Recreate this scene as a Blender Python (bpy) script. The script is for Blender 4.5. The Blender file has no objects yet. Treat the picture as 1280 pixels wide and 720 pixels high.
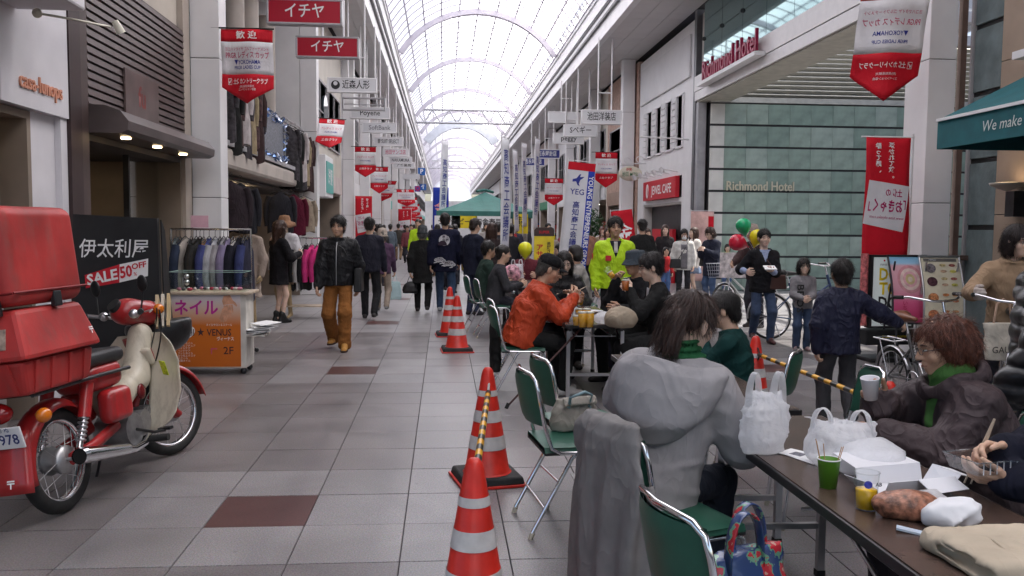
import bpy,math,random
import numpy as np
from mathutils import Vector,Matrix
R = math.radians
PI = math.pi
random.seed(7)
SC = bpy.context.scene
COL = SC.collection

# ------------------------------------------------------------------ camera, sky, sun, exposure
CAM_H = 1.55
FPX = 1078.0                      # focal length in pixels of the 1280 wide photograph
cam_data = bpy.data.cameras.new('camera')
cam_data.sensor_width = 36.0
cam_data.lens = 36.0*FPX/1280.0
cam_data.clip_start = 0.05
cam_data.clip_end = 2000.0
cam = bpy.data.objects.new('camera',cam_data)
COL.objects.link(cam)
CAM_M = (Matrix.Translation((0,0,CAM_H)) @ Matrix.Rotation(R(-4.55),4,'Z')
         @ Matrix.Rotation(R(90 - 4.0),4,'X') @ Matrix.Rotation(R(0.5),4,'Z'))
cam.matrix_world = CAM_M
SC.camera = cam

SUN_EL,SUN_AZ = 60.0,70.0       # azimuth clockwise from +Y (the street) towards +X
world = bpy.data.worlds.new('World')
SC.world = world
world.use_nodes = True
wn = world.node_tree
sky = wn.nodes.new('ShaderNodeTexSky')
sky.sky_type = 'NISHITA'
sky.sun_disc = False
sky.sun_elevation = R(SUN_EL)
sky.sun_rotation = R(SUN_AZ)
sky.air_density = 1.0
sky.dust_density = 3.0
wn.links.new(sky.outputs[0],wn.nodes['Background'].inputs[0])
wn.nodes['Background'].inputs[1].default_value = 0.14

sun_data = bpy.data.lights.new('sun','SUN')
sun_data.energy = 4.5
sun_data.angle = R(0.6)
sun_data.color = (1.0,0.95,0.88)
sun = bpy.data.objects.new('sun',sun_data)
COL.objects.link(sun)
_sd = Vector((math.sin(R(SUN_AZ))*math.cos(R(SUN_EL)),math.cos(R(SUN_AZ))*math.cos(R(SUN_EL)),math.sin(R(SUN_EL))))
sun.rotation_euler = _sd.to_track_quat('Z','Y').to_euler()

SC.view_settings.view_transform = 'Standard'
SC.view_settings.look = 'None'
SC.view_settings.gamma = 1.0
SC.view_settings.use_curve_mapping = False
SC.view_settings.exposure = 1.0
SC.render.engine = 'CYCLES'
SC.cycles.use_denoising = True
SC.cycles.max_bounces = 8
SC.cycles.diffuse_bounces = 5
SC.cycles.transparent_max_bounces = 10
SC.cycles.sample_clamp_indirect = 6.0
SC.cycles.caustics_reflective = False
SC.cycles.caustics_refractive = False


def ray(u,v):
    d = Vector(((u - 640.0)/FPX,-(v - 360.0)/FPX,-1.0))
    return (CAM_M.to_3x3() @ d)


def G(u,v,z=0.0):
    """the point of the level plane z that the photograph shows at pixel (u, v)"""
    d = ray(u,v)
    t = (z - CAM_H)/d.z
    return Vector((d.x*t,d.y*t,z))


def AT(u,v,Y):
    """the point at the distance Y down the street that the photograph shows at pixel (u, v)"""
    d = ray(u,v)
    t = Y/d.y
    return Vector((d.x*t,Y,CAM_H + d.z*t))


# ------------------------------------------------------------------ materials
MATS = {}


def M(name,col=(0.5,0.5,0.5),rough=0.5,metal=0.0,var=0.12,vs=6.0,bump=0.0,bs=60.0,coat=0.0,sheen=0.0,trans=0.0,
      alpha=1.0,emit=None,estr=0.0,ior=1.45,det=4.0):
    if name in MATS:
        return MATS[name]
    m = bpy.data.materials.new(name)
    m.use_nodes = True
    nt = m.node_tree
    b = nt.nodes['Principled BSDF']
    b.inputs['Roughness'].default_value = rough
    b.inputs['Metallic'].default_value = metal
    b.inputs['IOR'].default_value = ior
    b.inputs['Coat Weight'].default_value = coat
    b.inputs['Coat Roughness'].default_value = 0.08
    b.inputs['Sheen Weight'].default_value = sheen
    b.inputs['Transmission Weight'].default_value = trans
    b.inputs['Alpha'].default_value = alpha
    if emit:
        b.inputs['Emission Color'].default_value = (*emit,1)
        b.inputs['Emission Strength'].default_value = estr
    tc = nt.nodes.new('ShaderNodeTexCoord')
    if var > 0:
        n = nt.nodes.new('ShaderNodeTexNoise')
        n.inputs['Scale'].default_value = vs
        n.inputs['Detail'].default_value = det
        nt.links.new(tc.outputs['Object'],n.inputs['Vector'])
        r = nt.nodes.new('ShaderNodeValToRGB')
        e = r.color_ramp.elements
        e[0].position,e[1].position = 0.32,0.68
        e[0].color = (*[max(0,c*(1 - var)) for c in col],1)
        e[1].color = (*[min(1,c*(1 + var)) for c in col],1)
        nt.links.new(n.outputs['Fac'],r.inputs['Fac'])
        nt.links.new(r.outputs['Color'],b.inputs['Base Color'])
    else:
        b.inputs['Base Color'].default_value = (*col,1)
    if bump > 0:
        n2 = nt.nodes.new('ShaderNodeTexNoise')
        n2.inputs['Scale'].default_value = bs
        n2.inputs['Detail'].default_value = 5.0
        nt.links.new(tc.outputs['Object'],n2.inputs['Vector'])
        bp = nt.nodes.new('ShaderNodeBump')
        bp.inputs['Strength'].default_value = bump
        bp.inputs['Distance'].default_value = 0.01
        nt.links.new(n2.outputs['Fac'],bp.inputs['Height'])
        nt.links.new(bp.outputs['Normal'],b.inputs['Normal'])
    MATS[name] = m
    return m


def wrinkle(m,strength=0.55,scale=7.0,weave=420.0,wstr=0.08,aniso=(1,1,0.55)):
    """creases of cloth as relief: ridged, drawn-out noise, and a fine weave"""
    nt = m.node_tree; b = nt.nodes['Principled BSDF']
    tc = nt.nodes.new('ShaderNodeTexCoord'); mp_ = nt.nodes.new('ShaderNodeMapping'); mp_.inputs['Scale'].default_value = aniso; mp_.inputs['Rotation'].default_value = (0.3,0.5,0.2)
    nt.links.new(tc.outputs['Object'],mp_.inputs[0])
    hs = None
    for sc,amp,dist in ((scale,1.0,1.6),(scale*2.4,0.28,0.8)):
        n = nt.nodes.new('ShaderNodeTexNoise'); n.inputs['Scale'].default_value = sc; n.inputs['Detail'].default_value = 1.5; n.inputs['Distortion'].default_value = dist
        nt.links.new(mp_.outputs[0],n.inputs['Vector'])
        a = nt.nodes.new('ShaderNodeMath'); a.operation = 'MULTIPLY_ADD'; a.inputs[1].default_value = 2; a.inputs[2].default_value = -1; nt.links.new(n.outputs['Fac'],a.inputs[0])
        ab = nt.nodes.new('ShaderNodeMath'); ab.operation = 'ABSOLUTE'; nt.links.new(a.outputs[0],ab.inputs[0])
        pw = nt.nodes.new('ShaderNodeMath'); pw.operation = 'POWER'; pw.inputs[1].default_value = 0.8; nt.links.new(ab.outputs[0],pw.inputs[0])
        mu = nt.nodes.new('ShaderNodeMath'); mu.operation = 'MULTIPLY'; mu.inputs[1].default_value = -amp; nt.links.new(pw.outputs[0],mu.inputs[0])
        if hs is None: hs = mu
        else:
            ad = nt.nodes.new('ShaderNodeMath'); nt.links.new(hs.outputs[0],ad.inputs[0]); nt.links.new(mu.outputs[0],ad.inputs[1]); hs = ad
    bp = nt.nodes.new('ShaderNodeBump'); bp.inputs['Strength'].default_value = strength; bp.inputs['Distance'].default_value = 0.022
    nt.links.new(hs.outputs[0],bp.inputs['Height'])
    n = nt.nodes.new('ShaderNodeTexNoise'); n.inputs['Scale'].default_value = weave; n.inputs['Detail'].default_value = 1
    nt.links.new(tc.outputs['Object'],n.inputs['Vector'])
    b2 = nt.nodes.new('ShaderNodeBump'); b2.inputs['Strength'].default_value = wstr; b2.inputs['Distance'].default_value = 0.004
    nt.links.new(n.outputs['Fac'],b2.inputs['Height']); nt.links.new(bp.outputs[0],b2.inputs['Normal'])
    nt.links.new(b2.outputs[0],b.inputs['Normal'])
    return m


def cloth(col,name=None,var=0.2,vs=9.0,bump=0.25,bs=130.0,rough=0.85):
    key = name or 'cloth_%02x%02x%02x' % tuple(int(255*c) for c in col)
    if key in MATS:
        return MATS[key]
    m = M(key,col,rough,0,var,vs,0)
    m.node_tree.nodes['Principled BSDF'].inputs['Specular IOR Level'].default_value = 0.18
    return wrinkle(m,0.25 if key.startswith(('flag','nobori','tent')) else 0.5,0.7*7.0 if key.startswith(('grey_','canvas')) else 7.0)


def ramp_mat(name,nodes_fn,rough=0.5):
    if name in MATS:
        return MATS[name]
    m = bpy.data.materials.new(name)
    m.use_nodes = True
    nodes_fn(m.node_tree,m.node_tree.nodes['Principled BSDF'])
    m.node_tree.nodes['Principled BSDF'].inputs['Roughness'].default_value = rough
    MATS[name] = m
    return m


def stripe_mat(name,axis,scale,cols,rough=0.7,offset=0.0,bump=0.0):
    """hard-edged stripes of the given colours along one object axis"""
    def fn(nt,b):
        tc = nt.nodes.new('ShaderNodeTexCoord')
        sp = nt.nodes.new('ShaderNodeSeparateXYZ')
        nt.links.new(tc.outputs['Object'],sp.inputs[0])
        mu = nt.nodes.new('ShaderNodeMath'); mu.operation = 'MULTIPLY_ADD'
        mu.inputs[1].default_value = scale; mu.inputs[2].default_value = offset
        nt.links.new(sp.outputs['XYZ'.index(axis)],mu.inputs[0])
        fr = nt.nodes.new('ShaderNodeMath'); fr.operation = 'FRACT'
        nt.links.new(mu.outputs[0],fr.inputs[0])
        r = nt.nodes.new('ShaderNodeValToRGB')
        r.color_ramp.interpolation = 'CONSTANT'
        e = r.color_ramp.elements
        e[0].color = (*cols[0][1],1); e[0].position = 0
        e[1].position = cols[1][0]; e[1].color = (*cols[1][1],1)
        for p,c in cols[2:]:
            k = e.new(p); k.color = (*c,1)
        nt.links.new(fr.outputs[0],r.inputs[0])
        nt.links.new(r.outputs[0],b.inputs['Base Color'])
    return ramp_mat(name,fn,rough)


def plastic_bag_mat(name,col=(0.95,0.95,0.97)):
    """thin polythene: part see-through, part milky"""
    if name in MATS:
        return MATS[name]
    m = bpy.data.materials.new(name); m.use_nodes = True
    nt = m.node_tree; b = nt.nodes['Principled BSDF']
    b.inputs['Base Color'].default_value = (*col,1); b.inputs['Roughness'].default_value = 0.2
    tr = nt.nodes.new('ShaderNodeBsdfTranslucent'); tr.inputs[0].default_value = (*col,1)
    mx = nt.nodes.new('ShaderNodeMixShader'); mx.inputs[0].default_value = 0.5
    nt.links.new(b.outputs[0],mx.inputs[1]); nt.links.new(tr.outputs[0],mx.inputs[2])
    cl = nt.nodes.new('ShaderNodeBsdfTransparent')
    m2 = nt.nodes.new('ShaderNodeMixShader'); m2.inputs[0].default_value = 0.3
    nt.links.new(mx.outputs[0],m2.inputs[1]); nt.links.new(cl.outputs[0],m2.inputs[2])
    tc = nt.nodes.new('ShaderNodeTexCoord'); n = nt.nodes.new('ShaderNodeTexNoise'); n.inputs['Scale'].default_value = 14; n.inputs['Distortion'].default_value = 2.5; n.inputs['Detail'].default_value = 4
    nt.links.new(tc.outputs['Object'],n.inputs['Vector'])
    bp = nt.nodes.new('ShaderNodeBump'); bp.inputs['Strength'].default_value = 0.55; bp.inputs['Distance'].default_value = 0.02
    nt.links.new(n.outputs['Fac'],bp.inputs['Height']); nt.links.new(bp.outputs[0],b.inputs['Normal']); nt.links.new(bp.outputs[0],tr.inputs['Normal'])
    nt.links.new(m2.outputs[0],nt.nodes['Material Output'].inputs[0])
    MATS[name] = m
    return m


def clear_mat(name,col=(1,1,1),refl=0.12,rough=0.03):
    """a thin clear sheet: mostly see-through with a faint reflection"""
    if name in MATS:
        return MATS[name]
    m = bpy.data.materials.new(name); m.use_nodes = True
    nt = m.node_tree
    g = nt.nodes.new('ShaderNodeBsdfGlossy'); g.inputs['Roughness'].default_value = rough
    t = nt.nodes.new('ShaderNodeBsdfTransparent'); t.inputs[0].default_value = (*col,1)
    lw = nt.nodes.new('ShaderNodeLayerWeight'); pw = nt.nodes.new('ShaderNodeMath'); pw.operation = 'POWER'; pw.inputs[1].default_value = 4.0
    nt.links.new(lw.outputs['Facing'],pw.inputs[0])
    ad = nt.nodes.new('ShaderNodeMath'); ad.operation = 'MULTIPLY_ADD'; ad.inputs[1].default_value = 0.6; ad.inputs[2].default_value = refl; ad.use_clamp = True
    nt.links.new(pw.outputs[0],ad.inputs[0])
    mx = nt.nodes.new('ShaderNodeMixShader')
    nt.links.new(ad.outputs[0],mx.inputs[0]); nt.links.new(t.outputs[0],mx.inputs[1]); nt.links.new(g.outputs[0],mx.inputs[2])
    nt.links.new(mx.outputs[0],nt.nodes['Material Output'].inputs[0])
    MATS[name] = m
    return m


def translucent_mat(name,col,clear=0.0,mixd=0.3):
    if name in MATS:
        return MATS[name]
    m = bpy.data.materials.new(name); m.use_nodes = True
    nt = m.node_tree
    d = nt.nodes.new('ShaderNodeBsdfDiffuse'); d.inputs[0].default_value = (*col,1)
    t = nt.nodes.new('ShaderNodeBsdfTranslucent'); t.inputs[0].default_value = (*col,1)
    mx = nt.nodes.new('ShaderNodeMixShader'); mx.inputs[0].default_value = 1 - mixd
    nt.links.new(d.outputs[0],mx.inputs[1]); nt.links.new(t.outputs[0],mx.inputs[2])
    out = mx
    if clear > 0:
        c = nt.nodes.new('ShaderNodeBsdfTransparent')
        m2 = nt.nodes.new('ShaderNodeMixShader'); m2.inputs[0].default_value = clear
        nt.links.new(mx.outputs[0],m2.inputs[1]); nt.links.new(c.outputs[0],m2.inputs[2]); out = m2
    nt.links.new(out.outputs[0],nt.nodes['Material Output'].inputs[0])
    MATS[name] = m
    return m


# ------------------------------------------------------------------ mesh building
def rot_to(a,b=(0,0,1)):
    return Vector(b).rotation_difference(Vector(a).normalized()).to_matrix()


class MB:
    def __init__(self):
        self.v,self.f,self.mi,self.sm = [],[],[],[]

    def add(self,verts,faces,mi=0,sm=False):
        o = len(self.v)
        self.v += [tuple(p) for p in verts]
        for f in faces:
            self.f.append([i + o for i in f]); self.mi.append(mi); self.sm.append(sm)
        return self

    def box(self,c,s,rot=None,mi=0,top=(1,1)):
        hx,hy,hz = s[0]/2,s[1]/2,s[2]/2
        tx,ty = top
        vs = [(-hx,-hy,-hz),(hx,-hy,-hz),(hx,hy,-hz),(-hx,hy,-hz),(-hx*tx,-hy*ty,hz),(hx*tx,-hy*ty,hz),(hx*tx,hy*ty,hz),(-hx*tx,hy*ty,hz)]
        vs = [Vector(p) for p in vs]
        if rot is not None:
            vs = [rot @ p for p in vs]
        c = Vector(c)
        return self.add([p + c for p in vs],[(3,2,1,0),(4,5,6,7),(0,1,5,4),(1,2,6,5),(2,3,7,6),(3,0,4,7)],mi)

    def bx(self,x0,x1,y0,y1,z0,z1,mi=0):
        return self.box(((x0 + x1)/2,(y0 + y1)/2,(z0 + z1)/2),(x1 - x0,y1 - y0,z1 - z0),None,mi)

    def cyl(self,p0,p1,r0,r1=None,n=12,mi=0,caps=True,sm=True):
        r1 = r0 if r1 is None else r1
        p0,p1 = Vector(p0),Vector(p1)
        q = rot_to(p1 - p0)
        vs = []
        for k in range(n):
            a = 2*PI*k/n
            d = q @ Vector((math.cos(a),math.sin(a),0))
            vs += [p0 + d*r0,p1 + d*r1]
        self.add(vs,[(2*k,2*((k + 1) % n),2*((k + 1) % n) + 1,2*k + 1) for k in range(n)],mi,sm)
        if caps:
            self.add([vs[2*k] for k in range(n)][::-1],[list(range(n))],mi)
            self.add([vs[2*k + 1] for k in range(n)],[list(range(n))],mi)
        return self

    def tube(self,pts,r,n=8,mi=0,closed=False,ry=None):
        pts = [Vector(p) for p in pts]
        m = len(pts)
        rs = r if isinstance(r,(list,tuple)) else [r]*m
        vs,prev = [],None
        for i,p in enumerate(pts):
            if closed:
                t = pts[(i + 1) % m] - pts[i - 1]
            else:
                t = pts[min(i + 1,m - 1)] - pts[max(i - 1,0)]
            t.normalize()
            if prev is None:
                ref = Vector((0,0,1)) if abs(t.z) < 0.9 else Vector((1,0,0))
                x = t.cross(ref).normalized()
            else:
                x = (prev - t*prev.dot(t)).normalized()
            prev = x
            y = t.cross(x)
            for k in range(n):
                a = 2*PI*k/n
                vs.append(p + x*math.cos(a)*rs[i] + y*math.sin(a)*(rs[i] if ry is None else ry))
        fs = []
        for i in range(m if closed else m - 1):
            j = (i + 1) % m
            for k in range(n):
                l = (k + 1) % n
                fs.append((i*n + k,i*n + l,j*n + l,j*n + k))
        self.add(vs,fs,mi,True)
        if not closed:
            self.add(vs[:n][::-1],[list(range(n))],mi)
            self.add(vs[-n:],[list(range(n))],mi)
        return self

    def lathe(self,prof,c=(0,0,0),n=20,mi=0,rot=None,sm=True,sx=1.0,sy=1.0):
        vs,c = [],Vector(c)
        for r,z in prof:
            for k in range(n):
                a = 2*PI*k/n
                p = Vector((r*math.cos(a)*sx,r*math.sin(a)*sy,z))
                vs.append((rot @ p if rot is not None else p) + c)
        fs = []
        for i in range(len(prof) - 1):
            for k in range(n):
                l = (k + 1) % n
                fs.append((i*n + k,i*n + l,(i + 1)*n + l,(i + 1)*n + k))
        return self.add(vs,fs,mi,sm)

    def disc(self,c,r,nrm=(0,0,1),n=20,mi=0):
        q = rot_to(nrm)
        c = Vector(c)
        return self.add([c + q @ Vector((r*math.cos(2*PI*k/n),r*math.sin(2*PI*k/n),0)) for k in range(n)],[list(range(n))],mi)

    def torus(self,c,Rr,r,nrm=(0,0,1),n=28,m=8,mi=0,a0=0.0,a1=2*PI,rx=None):
        q = rot_to(nrm)
        c = Vector(c)
        full = abs(a1 - a0 - 2*PI) < 1e-6
        pts = [c + q @ Vector((Rr*math.cos(a0 + (a1 - a0)*k/n),Rr*math.sin(a0 + (a1 - a0)*k/n),0)) for k in range(n if full else n + 1)]
        return self.tube(pts,r,m,mi,full)

    def poly(self,pts,mi=0):
        return self.add(pts,[list(range(len(pts)))],mi)

    def prism(self,outline,vec,mi=0,sm=False):
        """outline: list of 3-D points of one flat face; extruded by vec"""
        a = [Vector(p) for p in outline]
        v = Vector(vec)
        n = len(a)
        self.add(a + [p + v for p in a],[list(range(n))[::-1],list(range(n,2*n))] + [(k,(k + 1) % n,n + (k + 1) % n,n + k) for k in range(n)],mi,sm)
        return self

    def sph(self,c,r,n=12,m=8,mi=0,rot=None,zmin=-1.0):
        rr = r if isinstance(r,(tuple,list)) else (r,r,r)
        c = Vector(c)
        vs,fs = [],[]
        for i in range(m + 1):
            th = PI*i/m
            z = max(math.cos(th),zmin)
            s = math.sin(th)
            for k in range(n):
                a = 2*PI*k/n
                p = Vector((rr[0]*s*math.cos(a),rr[1]*s*math.sin(a),rr[2]*z))
                vs.append((rot @ p if rot is not None else p) + c)
        for i in range(m):
            for k in range(n):
                l = (k + 1) % n
                fs.append((i*n + k,(i + 1)*n + k,(i + 1)*n + l,i*n + l))
        return self.add(vs,fs,mi,True)

    def surf(self,fn,nu,nv,mi=0,sm=True,thick=0.0):
        vs = [Vector(fn(i/nu,j/nv)) for i in range(nu + 1) for j in range(nv + 1)]
        w = nv + 1
        fs = [(i*w + j,(i + 1)*w + j,(i + 1)*w + j + 1,i*w + j + 1) for i in range(nu) for j in range(nv)]
        return self.add(vs,fs,mi,sm)

    def mesh(self,name,mats):
        me = bpy.data.meshes.new(name)
        me.from_pydata(self.v,[],self.f)
        for m in (mats if isinstance(mats,(list,tuple)) else [mats]):
            me.materials.append(m)
        me.polygons.foreach_set('material_index',self.mi)
        me.polygons.foreach_set('use_smooth',self.sm)
        me.update()
        return me

    def build(self,name,mats,parent=None,bevel=0.0,solid=0.0,sub=0,off=-1.0):
        o = bpy.data.objects.new(name,self.mesh(name,mats))
        COL.objects.link(o)
        if parent is not None:
            o.parent = parent
        if solid:
            md = o.modifiers.new('solid','SOLIDIFY'); md.thickness = solid; md.offset = off
        if sub:
            md = o.modifiers.new('sub','SUBSURF'); md.levels = sub; md.render_levels = sub
        if bevel:
            md = o.modifiers.new('bevel','BEVEL'); md.width = bevel; md.segments = 2; md.limit_method = 'ANGLE'; md.angle_limit = R(40)
        return o


def tag(o,label=None,cat=None,group=None,kind=None):
    if label: o['label'] = label
    if cat: o['category'] = cat
    if group: o['group'] = group
    if kind: o['kind'] = kind
    return o


def thing(name,label,cat,loc=(0,0,0),rz=0.0,group=None):
    o = bpy.data.objects.new(name,None)
    COL.objects.link(o)
    o.empty_display_size = 0.1
    o.location = loc
    o.rotation_euler = (0,0,R(rz))
    return tag(o,label,cat,group)


def struct(o,kind='structure'):
    o['kind'] = kind
    return o


def inst(name,me,parent=None,loc=(0,0,0),rot=None,scale=None):
    o = bpy.data.objects.new(name,me)
    COL.objects.link(o)
    if parent is not None: o.parent = parent
    o.location = loc
    if rot is not None: o.rotation_euler = rot
    if scale is not None: o.scale = scale
    return o


def copy_thing(root,loc,rz,label,group=None,scale=None):
    def cp(o,p):
        c = o.copy()
        COL.objects.link(c)
        c.parent = p
        for ch in kids.get(o.name,[]):
            cp(ch,c)
        return c
    kids = {}
    for o in bpy.data.objects:
        if o.parent is not None:
            kids.setdefault(o.parent.name,[]).append(o)
    r = cp(root,None)
    r.location = loc
    r.rotation_euler = (0,0,R(rz))
    if scale: r.scale = scale
    r['label'] = label
    if group: r['group'] = group
    return r


# ------------------------------------------------------------------ lettering
def text(body,size,mat,parent,org,right=(1,0,0),up=(0,0,1),name='lettering',align='CENTER',bold=0.0,width=None,extrude=0.0,vertical=False,sx=1.0,shear=0.0,res=2,fn=None):
    """flat lettering: org is the middle (or left end) of the line on the baseline"""
    if vertical:
        body = '\n'.join(body)
    cu = bpy.data.curves.new('lettering','FONT')
    cu.body = body
    cu.size = size
    cu.align_x = align
    cu.align_y = 'CENTER'
    cu.resolution_u = res
    cu.offset = bold*size
    cu.extrude = extrude
    cu.shear = shear
    if vertical: cu.space_line = 0.9 if vertical is True else vertical
    tmp = bpy.data.objects.new('lettering_tmp',cu)
    me = bpy.data.meshes.new_from_object(tmp)
    bpy.data.objects.remove(tmp)
    bpy.data.curves.remove(cu)
    n = len(me.vertices)
    if n == 0 or not body:
        return None
    co = np.zeros(n*3,np.float32)
    me.vertices.foreach_get('co',co)
    co = co.reshape(-1,3)
    if width:
        w = co[:,0].max() - co[:,0].min()
        sx = width/max(w,1e-6)
    r = np.array(Vector(right).normalized()) ; u = np.array(Vector(up).normalized()); nn = np.cross(r,u)
    out = np.array(org)[None,:] + co[:,:1]*sx*r + co[:,1:2]*u + co[:,2:3]*nn
    if fn is not None:
        out = np.array([fn(Vector(p)) for p in out])
    me.vertices.foreach_set('co',out.astype(np.float32).ravel())
    me.materials.clear()
    me.materials.append(mat)
    me.update()
    me.name = name
    o = bpy.data.objects.new(name,me)
    COL.objects.link(o)
    if parent is not None: o.parent = parent
    return o
# ------------------------------------------------------------------ smooth solids (signed distance -> mesh)
F32 = np.float32


def smin(a,b,k):
    h = np.clip(0.5 + 0.5*(b - a)/k,0,1)
    return b + (a - b)*h - k*h*(1 - h)


def cone_sdf(P,a,b,ra,rb):
    a = np.array(a,F32); b = np.array(b,F32)
    ab = b - a
    L2 = float(ab @ ab) + 1e-9
    t = np.clip(((P - a) @ ab)/L2,0,1)
    d = P - a - t[:,None]*ab
    return np.sqrt((d*d).sum(1)) - (ra + (rb - ra)*t)


def ell_sdf(P,c,r,fr=None):
    q = P - np.array(c,F32)
    if fr is not None:
        q = q @ fr                      # fr: columns are the local axes
    r = np.array(r,F32)
    k0 = np.sqrt(((q/r) ** 2).sum(1)); k1 = np.sqrt(((q/(r*r)) ** 2).sum(1)) + 1e-9
    return k0*(k0 - 1)/k1


def loft_sdf(P,o,fr,prof):
    """a stack of ellipses along the local z axis: prof rows (z, rx, ry[, yoff])"""
    q = (P - np.array(o,F32)) @ fr
    pr = np.array([tuple(p) + (0,)*(4 - len(p)) for p in prof],F32)
    rx = np.interp(q[:,2],pr[:,0],pr[:,1]); ry = np.interp(q[:,2],pr[:,0],pr[:,2]); yo = np.interp(q[:,2],pr[:,0],pr[:,3])
    x = q[:,0]/rx; y = (q[:,1] - yo)/ry
    rad = np.sqrt(x*x + y*y)
    # a squarer section than a plain ellipse
    rad = 0.75*rad + 0.25*(np.abs(x) ** 4 + np.abs(y) ** 4) ** 0.25
    d = (rad - 1)*np.minimum(rx,ry)
    return np.maximum(d,np.maximum(pr[0,0] - q[:,2],q[:,2] - pr[-1,0]))


_rw = np.random.RandomState(3)
_WK = _rw.normal(size=(6,3)).astype(F32)
_WK /= np.linalg.norm(_WK,axis=1)[:,None]


def waves(P,f,ph=0.0):
    """cheap folds: a few crossing waves"""
    w = 0
    for i in range(5):
        w = w + np.sin((P @ _WK[i])*f*(0.6 + 0.35*i) + ph*(i + 1) + 1.7*np.sin((P @ _WK[(i + 1) % 6])*f*0.45 + ph))
    return w/5.0


def folds(P,f,ph=0.0):
    """cloth: soft swells with sharper creases"""
    a = waves(P,f,ph)
    b = np.abs(waves(P[:,[1,2,0]],f*0.8,ph + 2.0))
    c = np.abs(waves(P[:,[2,0,1]],f*1.7,ph + 5.0))
    return 0.45*a - 1.5*(0.2 - np.minimum(b,0.3)) - 0.6*(0.15 - np.minimum(c,0.22))


def surfnet(fn,lo,hi,h):
    lo = np.array(lo,F32) - 2*h; hi = np.array(hi,F32) + 2*h
    n = np.maximum(np.ceil((hi - lo)/h).astype(int) + 1,4)
    ax = [lo[i] + h*np.arange(n[i],dtype=F32) for i in range(3)]
    B = 4
    nb = -(-n // B)
    cx = [lo[i] + h*(B*np.arange(nb[i],dtype=F32) + (B - 1)/2) for i in range(3)]
    C = np.stack([g.ravel() for g in np.meshgrid(*cx,indexing='ij')],1).astype(F32)
    cv = fn(C).astype(F32)
    near = np.abs(cv) < h*B*1.15 + 0.03
    VB = np.repeat(np.where(cv < 0,-1,1).astype(F32)[:,None],B ** 3,1)
    off = np.stack([g.ravel() for g in np.meshgrid(*[(np.arange(B,dtype=F32) - (B - 1)/2)*h]*3,indexing='ij')],1).astype(F32)
    if near.any():
        P = (C[near][:,None,:] + off[None]).reshape(-1,3)
        VB[near] = fn(P).astype(F32).reshape(-1,B ** 3)
    V = VB.reshape(nb[0],nb[1],nb[2],B,B,B).transpose(0,3,1,4,2,5).reshape(nb*B)[:n[0],:n[1],:n[2]]
    S = V < 0
    c = [n[0] - 1,n[1] - 1,n[2] - 1]
    cor = [(i,j,k) for i in (0,1) for j in (0,1) for k in (0,1)]
    cs = np.zeros(c,np.int8)
    for a in cor: cs += S[a[0]:a[0] + c[0],a[1]:a[1] + c[1],a[2]:a[2] + c[2]]
    act = (cs > 0) & (cs < 8)
    I = np.argwhere(act)
    cvs = {a: V[I[:,0] + a[0],I[:,1] + a[1],I[:,2] + a[2]] for a in cor}
    acc = np.zeros((len(I),3),F32); cnt = np.zeros(len(I),F32)
    for a in cor:
        for d in range(3):
            if a[d]: continue
            b = list(a); b[d] = 1
            va,vb = cvs[a],cvs[tuple(b)]
            m = (va < 0) != (vb < 0)
            t = np.where(m,va/np.where(m,va - vb,1),0)
            for q in range(3):
                acc[:,q] += m*(a[q] + (t if q == d else 0))
            cnt += m
    idx = -np.ones(c,np.int64)
    idx[act] = np.arange(len(I))
    verts = lo + h*(I + acc/np.maximum(cnt,1)[:,None])
    faces = []
    for d in range(3):
        e1,e2 = (d + 1) % 3,(d + 2) % 3
        s0 = [slice(0,n[q] - 1) if q == d else slice(1,n[q] - 1) for q in range(3)]
        s1 = list(s0); s1[d] = slice(1,n[d])
        A,B = S[tuple(s0)],S[tuple(s1)]
        for flip in (False,True):
            m = (A & ~B) if not flip else (~A & B)
            pos = np.argwhere(m)
            for q in range(3):
                if q != d: pos[:,q] += 1
            if len(pos) == 0: continue
            def at(o1,o2):
                w = pos.copy(); w[:,e1] += o1; w[:,e2] += o2
                return idx[w[:,0],w[:,1],w[:,2]]
            q4 = np.stack([at(-1,-1),at(0,-1),at(0,0),at(-1,0)],1)
            faces.append(q4[:,::-1] if flip else q4)
    faces = np.concatenate(faces) if faces else np.zeros((0,4),int)
    return verts,faces


def np_mesh(name,parts,mats):
    """parts: list of (verts, quads, material index)"""
    vs,fs,mi,o = [],[],[],0
    for v,f,m in parts:
        vs.append(v); fs.append(f + o); mi.append(np.full(len(f),m)); o += len(v)
    vs = np.concatenate(vs); fs = np.concatenate(fs); mi = np.concatenate(mi)
    me = bpy.data.meshes.new(name)
    me.vertices.add(len(vs)); me.vertices.foreach_set('co',vs.astype(F32).ravel())
    me.loops.add(len(fs)*4); me.loops.foreach_set('vertex_index',fs.astype(np.int32).ravel())
    me.polygons.add(len(fs))
    me.polygons.foreach_set('loop_start',np.arange(0,len(fs)*4,4,dtype=np.int32))
    me.polygons.foreach_set('material_index',mi.astype(np.int32))
    me.polygons.foreach_set('use_smooth',np.ones(len(fs),bool))
    for m in (mats if isinstance(mats,(list,tuple)) else [mats]):
        me.materials.append(m)
    me.update(calc_edges=True)
    return me


def solid(name,fn,lo,hi,h,mat,parent=None):
    v,f = surfnet(fn,lo,hi,h)
    if len(f) == 0: return None
    o = bpy.data.objects.new(name,np_mesh(name,[(v,f,0)],mat))
    COL.objects.link(o)
    if parent is not None: o.parent = parent
    return o


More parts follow.
